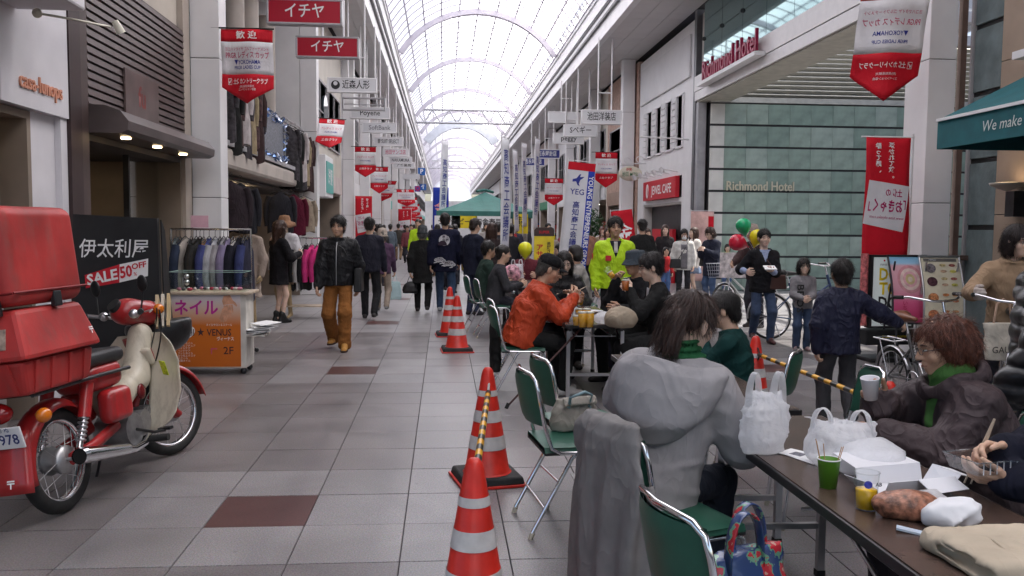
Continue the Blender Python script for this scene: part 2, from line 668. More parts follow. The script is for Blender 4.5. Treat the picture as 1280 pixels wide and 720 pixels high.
# ------------------------------------------------------------------ people
def ik(a,b,l1,l2,pole):
    a,b,pole = Vector(a),Vector(b),Vector(pole)
    d = b - a
    L = min(d.length,(l1 + l2)*0.999)
    dn = d.normalized()
    b = a + dn*L
    x = (l1*l1 - l2*l2 + L*L)/(2*L)
    h = math.sqrt(max(l1*l1 - x*x,0))
    p = pole - dn*pole.dot(dn)
    p = p.normalized() if p.length > 1e-5 else Vector((0,0,1))
    return a + dn*x + p*h,b


def npm(m):
    return np.array(m,F32)


SKIN = {}


def skin_mat(tone):
    c = {'mid': (0.6,0.38,0.27),'fair': (0.66,0.46,0.36),'tan': (0.52,0.31,0.21)}[tone]
    m = M('skin_' + tone,c,0.5,0,0.1,14,0.08,250)
    b = m.node_tree.nodes['Principled BSDF']
    b.inputs['Subsurface Weight'].default_value = 0.12
    b.inputs['Subsurface Radius'].default_value = (0.02,0.008,0.004)
    return m


def hair_mat(c):
    key = 'hair_%02x%02x%02x' % tuple(int(255*x) for x in c)
    if key in MATS: return MATS[key]
    m = M(key,c,0.42,0,0.35,40,0,1)
    nt = m.node_tree; b = nt.nodes['Principled BSDF']
    w = nt.nodes.new('ShaderNodeTexNoise'); w.inputs['Scale'].default_value = 1.0; w.inputs['Detail'].default_value = 3
    mp = nt.nodes.new('ShaderNodeMapping'); mp.inputs['Scale'].default_value = (190,190,14)
    tc = [n for n in nt.nodes if n.type == 'TEX_COORD'][0]
    nt.links.new(tc.outputs['Object'],mp.inputs[0]); nt.links.new(mp.outputs[0],w.inputs['Vector'])
    bp = nt.nodes.new('ShaderNodeBump'); bp.inputs['Strength'].default_value = 0.7; bp.inputs['Distance'].default_value = 0.006
    nt.links.new(w.outputs['Fac'],bp.inputs['Height']); nt.links.new(bp.outputs[0],b.inputs['Normal'])
    return m


def hand_prims(w,d,n,side,curl=0.5,spread=0.06,sc=1.0,thumb=0.5):
    """w wrist, d pointing to the fingers, n the way the palm faces, side +1/-1 for the thumb side (cross(d,n)*side)"""
    d = Vector(d).normalized(); n = Vector(n); n = (n - d*n.dot(d)).normalized()
    t = d.cross(n)*side           # towards the thumb
    w = Vector(w)
    pr = []
    palm_l = 0.088*sc
    ks = []
    for i,off in enumerate((0.032,0.011,-0.011,-0.031)):
        k = w + d*(palm_l - 0.006*abs(i - 1)*sc) + t*off*sc
        ks.append(k)
        pr.append((w + t*off*0.6*sc + d*0.012*sc,k,0.0155*sc,0.0115*sc))
    for i,L in enumerate((0.072,0.08,0.074,0.058)):
        p = ks[i]; ang = 0.0
        dirn = d + t*spread*(1.2 - i*0.8)
        for j,fr in enumerate((0.45,0.31,0.24)):
            ang += curl*(0.9 + 0.12*i)*(1.0 if j else 0.8)
            dd = (dirn.normalized()*math.cos(ang) + n*math.sin(ang))
            q = p + dd*L*fr*sc
            pr.append((p,q,(0.0098 - 0.0009*j)*sc,(0.0092 - 0.001*j)*sc))
            p = q
    b = w + d*0.022*sc + t*0.026*sc
    td = (d*0.62 + t*0.62 + n*0.25*(0.4 + thumb)).normalized()
    q = b + td*0.045*sc
    pr.append((b,q,0.0165*sc,0.0115*sc))
    td2 = (d*(0.85 - 0.3*thumb) + t*(0.25 - 0.3*thumb) + n*0.65*thumb).normalized()
    q2 = q + td2*0.032*sc
    pr.append((q,q2,0.011*sc,0.0098*sc))
    pr.append((q2,q2 + (td2 + n*0.15).normalized()*0.024*sc,0.0098*sc,0.0082*sc))
    return pr


def bounds(pr):
    lo = np.min([np.minimum(np.array(a) - ra,np.array(b) - rb) for a,b,ra,rb in pr],0)
    hi = np.max([np.maximum(np.array(a) + ra,np.array(b) + rb) for a,b,ra,rb in pr],0)
    return lo,hi


class Person:
    def __init__(s,label,loc,rz,H=1.68,fat=1.0,lean=0.0,side=0.0,sit=None,feet=None,hands=(None,None),head=(0,0,0),twist=0.0,
                 detail=1,skin='mid',group=None,elbow=None,hip=None,wrist_d=(None,None),palm=(None,None),curl=(0.55,0.55),
                 headscale=1.0,stride=0.0,knee_out=0.15,shoulder_w=1.0,name='person',cat='person',handscale=1.0):
        s.H,s.fat,s.detail = H,fat,detail
        s.hatted = False
        k = s.k = H/1.72
        s.hs = 1.05*headscale*(0.4 + 0.6*k) if H < 1.45 else 1.05*headscale*(0.5 + 0.5*k)
        s.root = thing(name,label,cat,loc,rz,group)
        s.res = {0: 0.026,1: 0.017,2: 0.0115}[detail]
        pz = (sit + 0.095*k) if sit is not None else 0.93*k
        s.sit = sit
        P = Vector(hip) if hip else Vector((0,0,pz))
        if stride and sit is None: P.z -= 0.02*k
        l = R(lean)
        ro = Matrix.Rotation(R(side),3,'Y') @ Matrix.Rotation(-l,3,'X') @ Matrix.Rotation(R(twist),3,'Z')
        s.fr = ro                                        # columns: x right, y forward, z up the spine
        ex,ey,ez = ro.col[0],ro.col[1],ro.col[2]
        s.P = P
        s.neck = P + ez*0.525*k + ey*0.0
        s.sh = [P + ez*0.438*k + ex*sx*0.165*k*shoulder_w for sx in (-1,1)]
        hp = Matrix.Rotation(-(l*0.55 + R(head[0])),3,'X')
        hr = Matrix.Rotation(R(side),3,'Y') @ Matrix.Rotation(R(-head[1]),3,'Z') @ hp @ Matrix.Rotation(R(head[2]),3,'Y')
        s.hfr = hr
        s.hc = s.neck + (ez*0.055*k + hr.col[2]*0.105*s.hs + hr.col[1]*0.025)
        # legs
        s.hips = [P + Vector((sx*0.088*k,0,-0.02*k)) for sx in (-1,1)]
        if sit is not None:
            df = [(-0.13*k,0.40*k,0.075*k),(0.13*k,0.40*k,0.075*k)]
        else:
            df = [(-0.1*k,stride*0.5,0.075*k),(0.1*k,-stride*0.5,0.075*k + (0.05 if stride else 0))]
        feet = feet or (None,None)
        s.ank,s.knee = [],[]
        for i in (0,1):
            f = Vector(feet[i]) if feet[i] else Vector(df[i])
            sx = -1 if i == 0 else 1
            kn,an = ik(s.hips[i],f,0.43*k,0.42*k,(sx*knee_out,1,0.35 if sit is not None else 0))
            s.knee.append(kn); s.ank.append(an)
        # arms
        s.elb,s.wri,s.hdir,s.hn = [],[],[],[]
        elbow = elbow or (None,None)
        for i in (0,1):
            sx = -1 if i == 0 else 1
            if hands[i]:
                t = Vector(hands[i])
            else:
                sw = (-1 if i == 0 else 1)*stride*0.35
                t = s.sh[i] + Vector((sx*0.075*k,0.04 + sw,-0.515*k))
            pole = Vector(elbow[i]) if elbow[i] else Vector((sx*0.5,-0.6,-0.6))
            e,w = ik(s.sh[i],t,0.285*k,0.25*k,pole)
            s.elb.append(e); s.wri.append(w)
            d = Vector(wrist_d[i]) if wrist_d[i] else (w - e)
            d.normalize()
            s.hdir.append(d)
            s.hn.append(Vector(palm[i]) if palm[i] else Vector((-sx,0.15,0)))
        s.curl = curl
        s.handscale = (0.75 + 0.25*k if H > 1.45 else 0.35 + 0.62*k)*handscale
        s.skin = skin_mat(skin)
        s.body()

    # -- frames as numpy
    @property
    def F(s): return npm(s.fr)

    @property
    def HF(s): return npm(s.hfr)

    def hp(s,x,y,z):
        """a point in the head's own axes (right, forward, up), scaled with the head"""
        return s.hc + s.hfr @ (Vector((x,y,z))*s.hs)

    def head_sdf(s,P,fine=True):
        q = ((P - npm(s.hc)) @ s.HF)/s.hs
        d = ell_sdf(q,(0,-0.018,0.035),(0.075,0.094,0.083))
        d = smin(d,ell_sdf(q,(0,0.02,-0.035),(0.062,0.066,0.078)),0.03)
        d = smin(d,ell_sdf(q,(0,0.052,-0.093),(0.027,0.026,0.022)),0.03)
        for sx in (-1,1):
            d = smin(d,ell_sdf(q,(sx*0.042,0.052,-0.03),(0.022,0.024,0.024)),0.02)
        d = smin(d,ell_sdf(q,(0,0.072,0.022),(0.045,0.016,0.012)),0.02)
        if fine:
            for sx in (-1,1):
                d = -smin(-d,ell_sdf(q,(sx*0.031,0.098,0.002),(0.017,0.017,0.012)),0.012)
            d = smin(d,cone_sdf(q,(0,0.083,0.012),(0,0.104,-0.03),0.007,0.0105),0.012)
            for sx in (-1,1):
                d = smin(d,ell_sdf(q,(sx*0.011,0.093,-0.033),(0.008,0.009,0.007)),0.008)
            d = smin(d,ell_sdf(q,(0,0.082,-0.06),(0.021,0.01,0.0065)),0.008)
            d = smin(d,ell_sdf(q,(0,0.081,-0.071),(0.018,0.01,0.006)),0.008)
        else:
            d = smin(d,cone_sdf(q,(0,0.083,0.012),(0,0.105,-0.03),0.008,0.012),0.012)
        for sx in (-1,1):
            d = smin(d,ell_sdf(q,(sx*0.077,-0.012,-0.012),(0.011,0.019,0.031)),0.008)
        return d*s.hs

    def body(s):
        k = s.k
        prims = []
        for i in (0,1):
            prims += [(s.sh[i],s.elb[i],0.043*k,0.036*k),(s.elb[i],s.wri[i],0.036*k,0.024*k),
                      (s.hips[i],s.knee[i],0.07*k,0.05*k),(s.knee[i],s.ank[i],0.05*k,0.034*k),
                      (s.ank[i],s.ank[i] + Vector((0,0.1*k,-0.045*k)),0.034*k,0.025*k)]
        tors = [(-0.1*k,0.13*k,0.09*k),(0.0,0.145*k,0.1*k),(0.13*k,0.125*k,0.088*k),(0.32*k,0.15*k,0.1*k),(0.44*k,0.15*k,0.085*k),(0.5*k,0.07*k,0.06*k)]
        nk0,nk1 = s.neck - s.fr.col[2]*0.03,s.hp(0,-0.02,-0.05)
        rn = 0.052*(0.6 + 0.4*k)

        def f(P,fine=False):
            d = loft_sdf(P,s.P,s.F,tors)
            for a,b,ra,rb in prims:
                d = smin(d,cone_sdf(P,a,b,ra,rb),0.03)
            d = smin(d,cone_sdf(P,nk0,nk1,rn*1.1,rn),0.04)
            return d
        lo,hi = bounds(prims + [(nk0,nk1,0.1,0.1),(s.P,s.sh[0],0.16,0.05)])
        parts = [(*surfnet(f,lo,hi,max(s.res,0.02)),0)]
        # head and neck, finer
        hres = {0: 0.0135,1: 0.0085,2: 0.006}[s.detail]
        def fh(P):
            return smin(s.head_sdf(P,s.detail > 0),cone_sdf(P,nk0,nk1,rn*1.1,rn),0.025)
        c = npm(s.hc); e = 0.135*s.hs
        lo = np.minimum(c - e,npm(nk0) - 0.06); hi = c + e
        parts.append((*surfnet(fh,lo,hi,hres),0))
        s.hand_pr = []
        for i in (0,1):
            pr = hand_prims(s.wri[i],s.hdir[i],s.hn[i],-1 if i == 0 else 1,s.curl[i],sc=s.handscale)
            pr.append((s.wri[i] - (s.wri[i] - s.elb[i]).normalized()*0.07,s.wri[i] + s.hdir[i]*0.02,0.027*k,0.02*k))
            s.hand_pr.append(pr)
            def fg(P,pr=pr):
                d = cone_sdf(P,*pr[0])
                for q in pr[1:]:
                    d = smin(d,cone_sdf(P,*q),0.0045)
                return d
            lo,hi = bounds(pr)
            parts.append((*surfnet(fg,lo,hi,{0: 0.0085,1: 0.0058,2: 0.004}[s.detail]),0))
        me = np_mesh('body',parts,s.skin)
        o = bpy.data.objects.new('body',me); COL.objects.link(o); o.parent = s.root
        # eyes, brows, mouth
        if s.detail >= 0:
            we = M('eye_white',(0.42,0.4,0.38),0.25,var=0); ir = M('eye_dark',(0.02,0.012,0.01),0.15,var=0); lip = M('lip',(0.36,0.13,0.11),0.45,var=0)
            for sx in (-1,1):
                mb = MB(); rot = s.hfr
                mb.sph(s.hp(sx*0.031,0.079,0.001),(0.0125*s.hs,0.0095*s.hs,0.0046*s.hs),10,6,0,rot)
                mb.sph(s.hp(sx*0.031,0.0835,0.001),(0.0064*s.hs,0.0062*s.hs,0.0050*s.hs),8,6,1,rot)
                mb.build('eye',[we,ir],s.root)
                mb = MB(); mb.tube([s.hp(sx*0.014,0.089,0.021),s.hp(sx*0.03,0.088,0.026),s.hp(sx*0.047,0.074,0.021)],[0.003*s.hs,0.0042*s.hs,0.0022*s.hs],6)
                mb.build('eyebrow',ir,s.root)
            mb = MB(); mb.tube([s.hp(-0.022,0.081,-0.066),s.hp(0,0.0915,-0.0655),s.hp(0.022,0.081,-0.066)],[0.002*s.hs,0.0052*s.hs,0.002*s.hs],6)
            mb.build('mouth',lip,s.root)

    # -- clothing
    def top(s,mat,name='jacket',hem=-0.08,t=0.02,flare=1.0,sleeve=1.0,puff=0.0,collar=0.0,fold=0.012,cuff=0.045,mats=None,open_v=None,chest=1.0,hood=None,res=None,ff=33.0,ribs=0.0,shoulder=1.0,extra=None,arms=True):
        k,ft = s.k,s.fat
        pr = [(hem*k - 0.001,(0.165*ft*flare + t),(0.122*ft*flare + t)),
              (min(-0.02,hem + 0.06)*k if hem < -0.02 else hem*k + 0.02,(0.168*ft + t),(0.125*ft + t)),
              (0.12*k,0.155*ft + t,0.122*ft + t),(0.30*k,0.17*ft*chest + t,0.128*ft*chest + t),(0.40*k,0.15*k + t,0.1*k + t),(0.455*k,0.11*k + t,0.078*k + t),(0.505*k,0.062*k + t,0.06*k + t),((0.53 + collar)*k,0.058*k + t,0.06*k + t,0.012*k)]
        pr = [tuple([p[0]] + [p[1]*(k if p[0] < 0.35*k else 1),p[2]*(k if p[0] < 0.35*k else 1)] + list(p[3:])) for p in pr]
        if s.sit is not None and hem < -0.13: pr[0] = (-0.12*k,pr[0][1],pr[0][2])
        sl = []
        if arms:
          for i in (0,1):
            w = s.elb[i].lerp(s.wri[i],max(0,sleeve*2 - 1)) if sleeve > 0.5 else s.sh[i].lerp(s.elb[i],sleeve*2)
            sl.append((s.sh[i],s.elb[i] if sleeve > 0.5 else w,(0.05*shoulder + t + puff)*1.0*(0.4 + 0.6*k),(0.042 + t + puff)*(0.4 + 0.6*k)))
            if sleeve > 0.5:
                sl.append((s.elb[i],w,(0.042 + t + puff)*(0.4 + 0.6*k),(cuff*0.75 + t*0.6 + puff*0.4)*(0.4 + 0.6*k)))
        sh2 = [s.sh[0] + s.fr.col[2]*0.004,s.sh[1] + s.fr.col[2]*0.004]
        ph = s.root.location.x*3.1 + s.root.location.y

        def f(P):
            d = loft_sdf(P,s.P,s.F,pr)
            d = smin(d,cone_sdf(P,sh2[0].lerp(sh2[1],0.22),sh2[0].lerp(sh2[1],0.78),0.05*k + t,0.05*k + t),0.05)
            for a,b,ra,rb in sl:
                d = smin(d,cone_sdf(P,a,b,ra,rb),0.035*k)
            q = (P - npm(s.P)) @ s.F
            if fold: d = d + fold*folds(P,ff,ph)
            if ribs:
                d = d + ribs*((1 - np.abs(np.sin(q[:,2]*PI/0.085))) ** 1.5 - 0.25)
            if open_v:                                       # V neck opening
                vz = open_v*k
                inside = (np.abs(q[:,0]) - np.clip((q[:,2] - vz)*0.32,0,0.07*k))
                d = np.maximum(d,-np.maximum(inside,-(q[:,1] - 0.02)))
            if extra is not None: d = extra(d,P,q)
            return d
        lo,hi = bounds(sl + [(s.P + s.fr.col[2]*(hem*k),s.neck + s.fr.col[2]*(0.05 + collar),0.24*max(1,flare)*max(1,ft),0.2)])
        return solid(name,f,lo,hi,res or s.res,mat,s.root)

    def trousers(s,mat,name='trousers',t=0.012,wide=0.0,to=1.0,fold=0.009,res=None,ff=32.0,pelvis=True):
        k,ft = s.k,s.fat
        pr = []
        for i in (0,1):
            a = s.knee[i].lerp(s.ank[i],to)
            pr.append((s.hips[i],s.knee[i],0.074*k*ft + t,0.06*k + t + wide*0.5))
            pr.append((s.knee[i],a,0.06*k + t + wide*0.5,0.044*k + t + wide))
        pel = [(-0.1*k,0.13*k*ft + t,0.1*k*ft + t),(-0.02*k,0.16*k*ft + t,0.118*k*ft + t),(0.08*k,0.145*k*ft + t,0.108*k*ft + t)]
        ph = s.root.location.x*1.7 + s.root.location.y

        def f(P):
            d = loft_sdf(P,s.P,s.F,pel)
            for q in pr: d = smin(d,cone_sdf(P,*q),0.03)
            d = np.maximum(d,0.02 - P[:,2])
            return d + fold*folds(P*np.array([1,1,1.4],F32),ff,ph)
        lo,hi = bounds(pr + [(s.P,s.P,0.2,0.2)])
        return solid(name,f,lo,hi,res or s.res,mat,s.root)

    def skirt(s,mat,name='skirt',top=0.05,bot=-0.35,w=0.24,fold=0.01):
        k = s.k
        pr = [(bot*k,w*k,w*0.8*k),(-0.05*k,0.18*k,0.14*k),(top*k,0.15*k,0.115*k)]

        def f(P):
            q = (P - npm(s.P)) @ s.F
            return loft_sdf(P,s.P,s.F,pr) + fold*np.sin(np.arctan2(q[:,1],q[:,0])*11)*np.clip(-q[:,2]*3,0,1)
        lo,hi = bounds([(s.P + s.fr.col[2]*bot*k,s.P + s.fr.col[2]*top,w + 0.03,0.2)])
        return solid(name,f,lo,hi,s.res,mat,s.root)

    def shoes(s,mat,size=1.0,boot=0.0,sole=None,name='shoe'):
        k = s.k*size
        for i in (0,1):
            a = s.ank[i]
            d = Vector((0.0,1.0,0)) + Vector(((-0.12 if i == 0 else 0.12),0,0))
            pit = Vector((0,0,0))
            heel = a + Vector((0,-0.03*k,-0.04*k)); toe = a + d*0.15*k + Vector((0,0,-0.045*k)); mid = a + d*0.07*k + Vector((0,0,-0.02*k))
            zb = a.z - 0.075*s.k
            pr = [(heel,toe,0.037*k,0.032*k),(a + Vector((0,0,0.01 + boot)),mid,0.038*k + 0.01*(boot > 0),0.034*k),(a + Vector((0,0,boot)),heel,0.04*k,0.036*k)]

            def f(P,pr=pr,zb=zb):
                dd = cone_sdf(P,*pr[0])
                for q in pr[1:]: dd = smin(dd,cone_sdf(P,*q),0.03)
                return np.maximum(dd,zb + 0.002 - P[:,2])
            lo,hi = bounds(pr)
            o = solid(name,f,lo,hi,min(s.res,0.014),mat,s.root)
            if sole:
                mb = MB()
                c = a.lerp(toe,0.45)
                pts = []
                dn = d.normalized(); sd = Vector((dn.y,-dn.x,0))
                for kk in range(16):
                    an = 2*PI*kk/16
                    r = 0.04*k if math.cos(an) < 0 else 0.045*k
                    pts.append(Vector((c.x,c.y,zb)) + dn*math.cos(an)*0.135*k + sd*math.sin(an)*r)
                mb.prism(pts,(0,0,0.022)); mb.build('sole',sole,o)

    def hair(s,col,style='short',vol=1.0,part=0.0,hairline=0.0,name='hair'):
        hs = s.hs
        hl = hairline

        def f(P):
            q = ((P - npm(s.hc)) @ s.HF)/hs
            d = ell_sdf(q,(0,-0.022,0.04),(0.083*(0.6 + 0.4*vol),0.103*(0.6 + 0.4*vol),0.09*vol))
            side_low = {'short': -0.03,'crop': -0.02}.get(style,-0.1)
            face = np.minimum(ell_sdf(q,(0,0.1,-0.035 + hl),(0.068,0.088,0.088)),ell_sdf(q,(0,0.11,-0.1),(0.1,0.1,0.1)))
            if style in ('short','crop'):
                low = side_low + 0.35*np.clip(q[:,1],-0.2,0.2) - 0.02*(np.abs(q[:,0]) < 0.05)
                d = np.maximum(d,low - q[:,2])
                back = ell_sdf(q,(0,-0.062,-0.03),(0.064,0.05,0.062))
                d = smin(d,back,0.02)
            elif style == 'bob':
                d = smin(d,ell_sdf(q,(0,-0.035,-0.035),(0.096,0.088,0.1)),0.03)
                d = np.maximum(d,-0.115 - q[:,2])
            elif style == 'long':
                d = smin(d,ell_sdf(q,(0,-0.03,-0.02),(0.094,0.09,0.11)),0.03)
                d = smin(d,loft_sdf(q.astype(F32),(0,-0.055,0),np.eye(3,dtype=F32),[(-0.36,0.04,0.022),(-0.25,0.082,0.045),(-0.1,0.088,0.06),(0.0,0.085,0.07)]),0.03)
                for sx in (-1,1):
                    d = smin(d,cone_sdf(q,(sx*0.078,0.02,0.0),(sx*0.085,0.045,-0.22),0.026,0.018),0.015)
            elif style == 'bun':
                d = np.maximum(d,-0.06 - q[:,2])
                d = smin(d,ell_sdf(q,(0,-0.115,0.03),(0.035,0.03,0.035)),0.015)
            elif style == 'pony':
                d = np.maximum(d,-0.075 + 0.3*q[:,1] - q[:,2])
                d = smin(d,cone_sdf(q,(0.02,-0.11,0.0),(0.045,-0.12,-0.115),0.045,0.03),0.03)
                d = smin(d,cone_sdf(q,(-0.02,-0.1,0.0),(-0.03,-0.115,-0.1),0.04,0.028),0.03)
            elif style == 'perm':
                d = smin(d,ell_sdf(q,(0,-0.045,0.0),(0.098,0.1,0.105)),0.03)
                d = np.maximum(d,-0.115 + 0.1*q[:,1] - q[:,2])
            ang = np.arctan2(q[:,0],q[:,1] + 0.02)
            face = face + 0.012*np.sin(ang*17 + 3*np.sin(ang*5 + s.root.location.y)) + 0.008*waves(q,60.0,s.root.location.x)
            d = np.maximum(d,-face)
            d = d + 0.0035*np.sin(ang*41 + 4*np.sin(q[:,2]*18)) 
            amp = {'crop': 0.002,'short': 0.005,'perm': 0.008}.get(style,0.004)
            d = d + amp*waves(q*np.array([1,1,0.35],F32),75.0,1.0 + s.root.location.x) + (0.014*(np.abs(waves(q*np.array([1,1,0.6],F32),46.0,2.0 + s.root.location.y)) - 0.3) if style in ('short','perm','pony') else 0.005*waves(q,30.0,2.0))
            return d*hs
        ext = 0.42 if style in ('long','pony') else 0.16
        c = npm(s.hc)
        lo = c - np.array([0.16,0.2,ext],F32)*hs; hi = c + np.array([0.16,0.17,0.16],F32)*hs
        v,fc = surfnet(f,lo,hi,{0: 0.0125,1: 0.0085,2: 0.006}[s.detail])
        parts = [(v,fc,0)]
        ns = {0: 0,1: 900,2: 5200}[s.detail]
        if ns:
            rs = np.random.RandomState(int(abs(s.root.location.y*100)))
            pick = rs.randint(0,len(v),ns)
            P = v[pick].astype(F32); e = 0.004
            if s.hatted:
                P = P[(((P - npm(s.hc)) @ s.HF)/hs)[:,2] < 0.0]; ns = len(P)
            g = np.stack([f(P + np.eye(3,dtype=F32)[a]*e) - f(P - np.eye(3,dtype=F32)[a]*e) for a in range(3)],1)
            g /= np.linalg.norm(g,axis=1)[:,None] + 1e-6
            crown = npm(s.hp(0,-0.03,0.12))
            fl = (P - crown); fl = fl/(np.linalg.norm(fl,axis=1)[:,None] + 1e-6)*0.8 + np.array([0,0,-1.0],F32)
            fl += rs.normal(0,{'perm': 0.7,'short': 0.5}.get(style,0.18),fl.shape)
            fl -= g*(fl*g).sum(1)[:,None]
            fl /= np.linalg.norm(fl,axis=1)[:,None] + 1e-6
            L = rs.uniform(0.025,0.055,ns)[:,None]*(1.5 if style in ('long','pony','bob') else 1.0)
            wd = np.cross(fl,g); wd *= (0.0006 if s.detail == 2 else 0.0015)
            lift = rs.uniform(0.0,{'perm': 0.014,'short': 0.012}.get(style,0.006),ns)[:,None]
            p0,p1,p2 = P + g*0.0005,P + fl*L*0.5 + g*(0.002 + lift*0.6),P + fl*L + g*(-0.002 + lift)
            vv = np.stack([p0 - wd,p0 + wd,p1 - wd*0.8,p1 + wd*0.8,p2 - wd*0.2,p2 + wd*0.2],1).reshape(-1,3)
            b0 = np.arange(ns)[:,None]*6
            q = np.concatenate([b0 + np.array([[0,1,3,2]]),b0 + np.array([[2,3,5,4]])])
            mi = rs.rand(len(q)) < 0.5
            parts += [(vv,q[mi],0),(vv,q[~mi],1)]
        c2 = tuple(min(1,x*1.7 + 0.004) for x in col)
        o = bpy.data.objects.new(name,np_mesh(name,parts,[hair_mat(col),hair_mat(c2)])); COL.objects.link(o); o.parent = s.root
        return o

    def child(s,mb,name,mat,**kw):
        return mb.build(name,mat,s.root,**kw)

    def cap(s,mat,kind='cap'):
        mb = MB()
        if kind == 'cap':
            prof = [(0.094,0.03),(0.096,0.055),(0.09,0.09),(0.07,0.118),(0.035,0.132),(0.0,0.136)]
        elif kind == 'bucket':
            prof = [(0.135,-0.012),(0.128,-0.004),(0.1,0.035),(0.096,0.045),(0.094,0.1),(0.085,0.117),(0.0,0.122)]
        elif kind == 'floppy':
            prof = [(0.19,-0.045),(0.17,0.005),(0.12,0.035),(0.098,0.045),(0.092,0.09),(0.075,0.13),(0.0,0.142)]
        else:                                             # cloche
            prof = [(0.12,-0.03),(0.1,0.0),(0.097,0.06),(0.08,0.115),(0.0,0.14)]
        n = 24
        pts = []
        for r,z in prof:
            for i in range(n):
                a = 2*PI*i/n
                wob = 1 + (0.05*math.sin(3*a + 1) if kind == 'floppy' and r > 0.11 else 0)
                pts.append(s.hp(r*wob*math.cos(a)*0.94,r*wob*math.sin(a)*1.1 - 0.018,z + (0.02*math.sin(2*a) if kind == 'floppy' and r > 0.15 else 0)))
        fs = [(i*n + k,i*n + (k + 1) % n,(i + 1)*n + (k + 1) % n,(i + 1)*n + k) for i in range(len(prof) - 1) for k in range(n)]
        mb.add(pts,fs,0,True)
        o = mb.build('hat',mat,s.root,solid=0.004)
        if kind == 'cap':
            mb = MB()
            mb.surf(lambda a,b: s.hp((a - 0.5)*0.17*(1 - 0.25*b),0.072 + 0.085*b*(1 - (2*a - 1) ** 2*0.75) + 0.02*(1 - (2*a - 1) ** 2),0.045 - 0.012*b - 0.03*(2*a - 1) ** 2),10,5)
            mb.build('visor',mat,o,solid=0.004)
        return o

    def glasses(s,mat=None):
        m = mat or M('glasses_metal',(0.08,0.07,0.07),0.3,0.8,var=0)
        mb = MB()
        for sx in (-1,1):
            mb.tube([s.hp(sx*0.032 + 0.022*math.cos(a),0.098,0.001 + 0.014*math.sin(a)) for a in [2*PI*i/14 for i in range(14)]],0.0014,5,closed=True)
            mb.tube([s.hp(sx*0.054,0.096,0.004),s.hp(sx*0.075,0.06,0.005),s.hp(sx*0.083,-0.02,0.004)],0.0014,5)
        mb.tube([s.hp(-0.011,0.099,0.004),s.hp(0.011,0.099,0.004)],0.0014,5)
        mb.build('glasses',m,s.root)

    def T(s,x,y,z):
        """a point in the torso's own axes from the pelvis"""
        return s.P + s.fr @ Vector((x,y,z))*s.k

    def bag(s,c,size,mat,strap=None,name='bag'):
        mb = MB(); mb.box(c,size,None,0,(0.85,0.8))
        o = mb.build(name,mat,s.root,bevel=min(size)*0.2)
        if strap:
            m2 = MB(); m2.tube(strap,0.008,6); m2.build('strap',mat,o)
        return o
# ------------------------------------------------------------------ the arcade itself
XL,XR,SOFZ,XC = -3.2,6.4,7.1,1.31
white_paint = M('white_paint',(0.74,0.73,0.74),0.45,0,0.05,2,0.03,30)
offwhite = M('offwhite_panel',(0.66,0.65,0.66),0.5,0,0.06,1.5,0.03,20)
grey_paint = M('grey_paint',(0.35,0.34,0.35),0.5,0,0.1,3)
dark_metal = M('dark_metal',(0.05,0.05,0.055),0.4,0.6,0.2,5)
steel = M('steel',(0.6,0.6,0.62),0.28,1.0,0.08,10)
chrome = M('chrome',(0.8,0.8,0.82),0.09,1.0,0.04,10)
black = M('black_plastic',(0.015,0.015,0.016),0.45,0,0.3,12,0.05,90)
rubber = M('rubber',(0.018,0.018,0.018),0.75,0,0.3,20,0.15,120)
white_print = M('white_print',(0.82,0.82,0.82),0.5,0,0.02,3)
red_print = M('red_print',(0.55,0.015,0.03),0.5,0,0.05,3)
black_print = M('black_print',(0.02,0.02,0.022),0.5,0,0)
navy_print = M('navy_print',(0.02,0.03,0.25),0.5,0,0)
magenta_print = M('magenta_print',(0.45,0.01,0.12),0.5,0,0)
rose_print = M('rose_print',(0.55,0.08,0.16),0.5,0,0)
yellow_print = M('yellow_print',(0.78,0.6,0.02),0.5,0,0.04,5)
wood = M('pale_wood',(0.5,0.4,0.3),0.5,0,0.15,14,0.1,40)


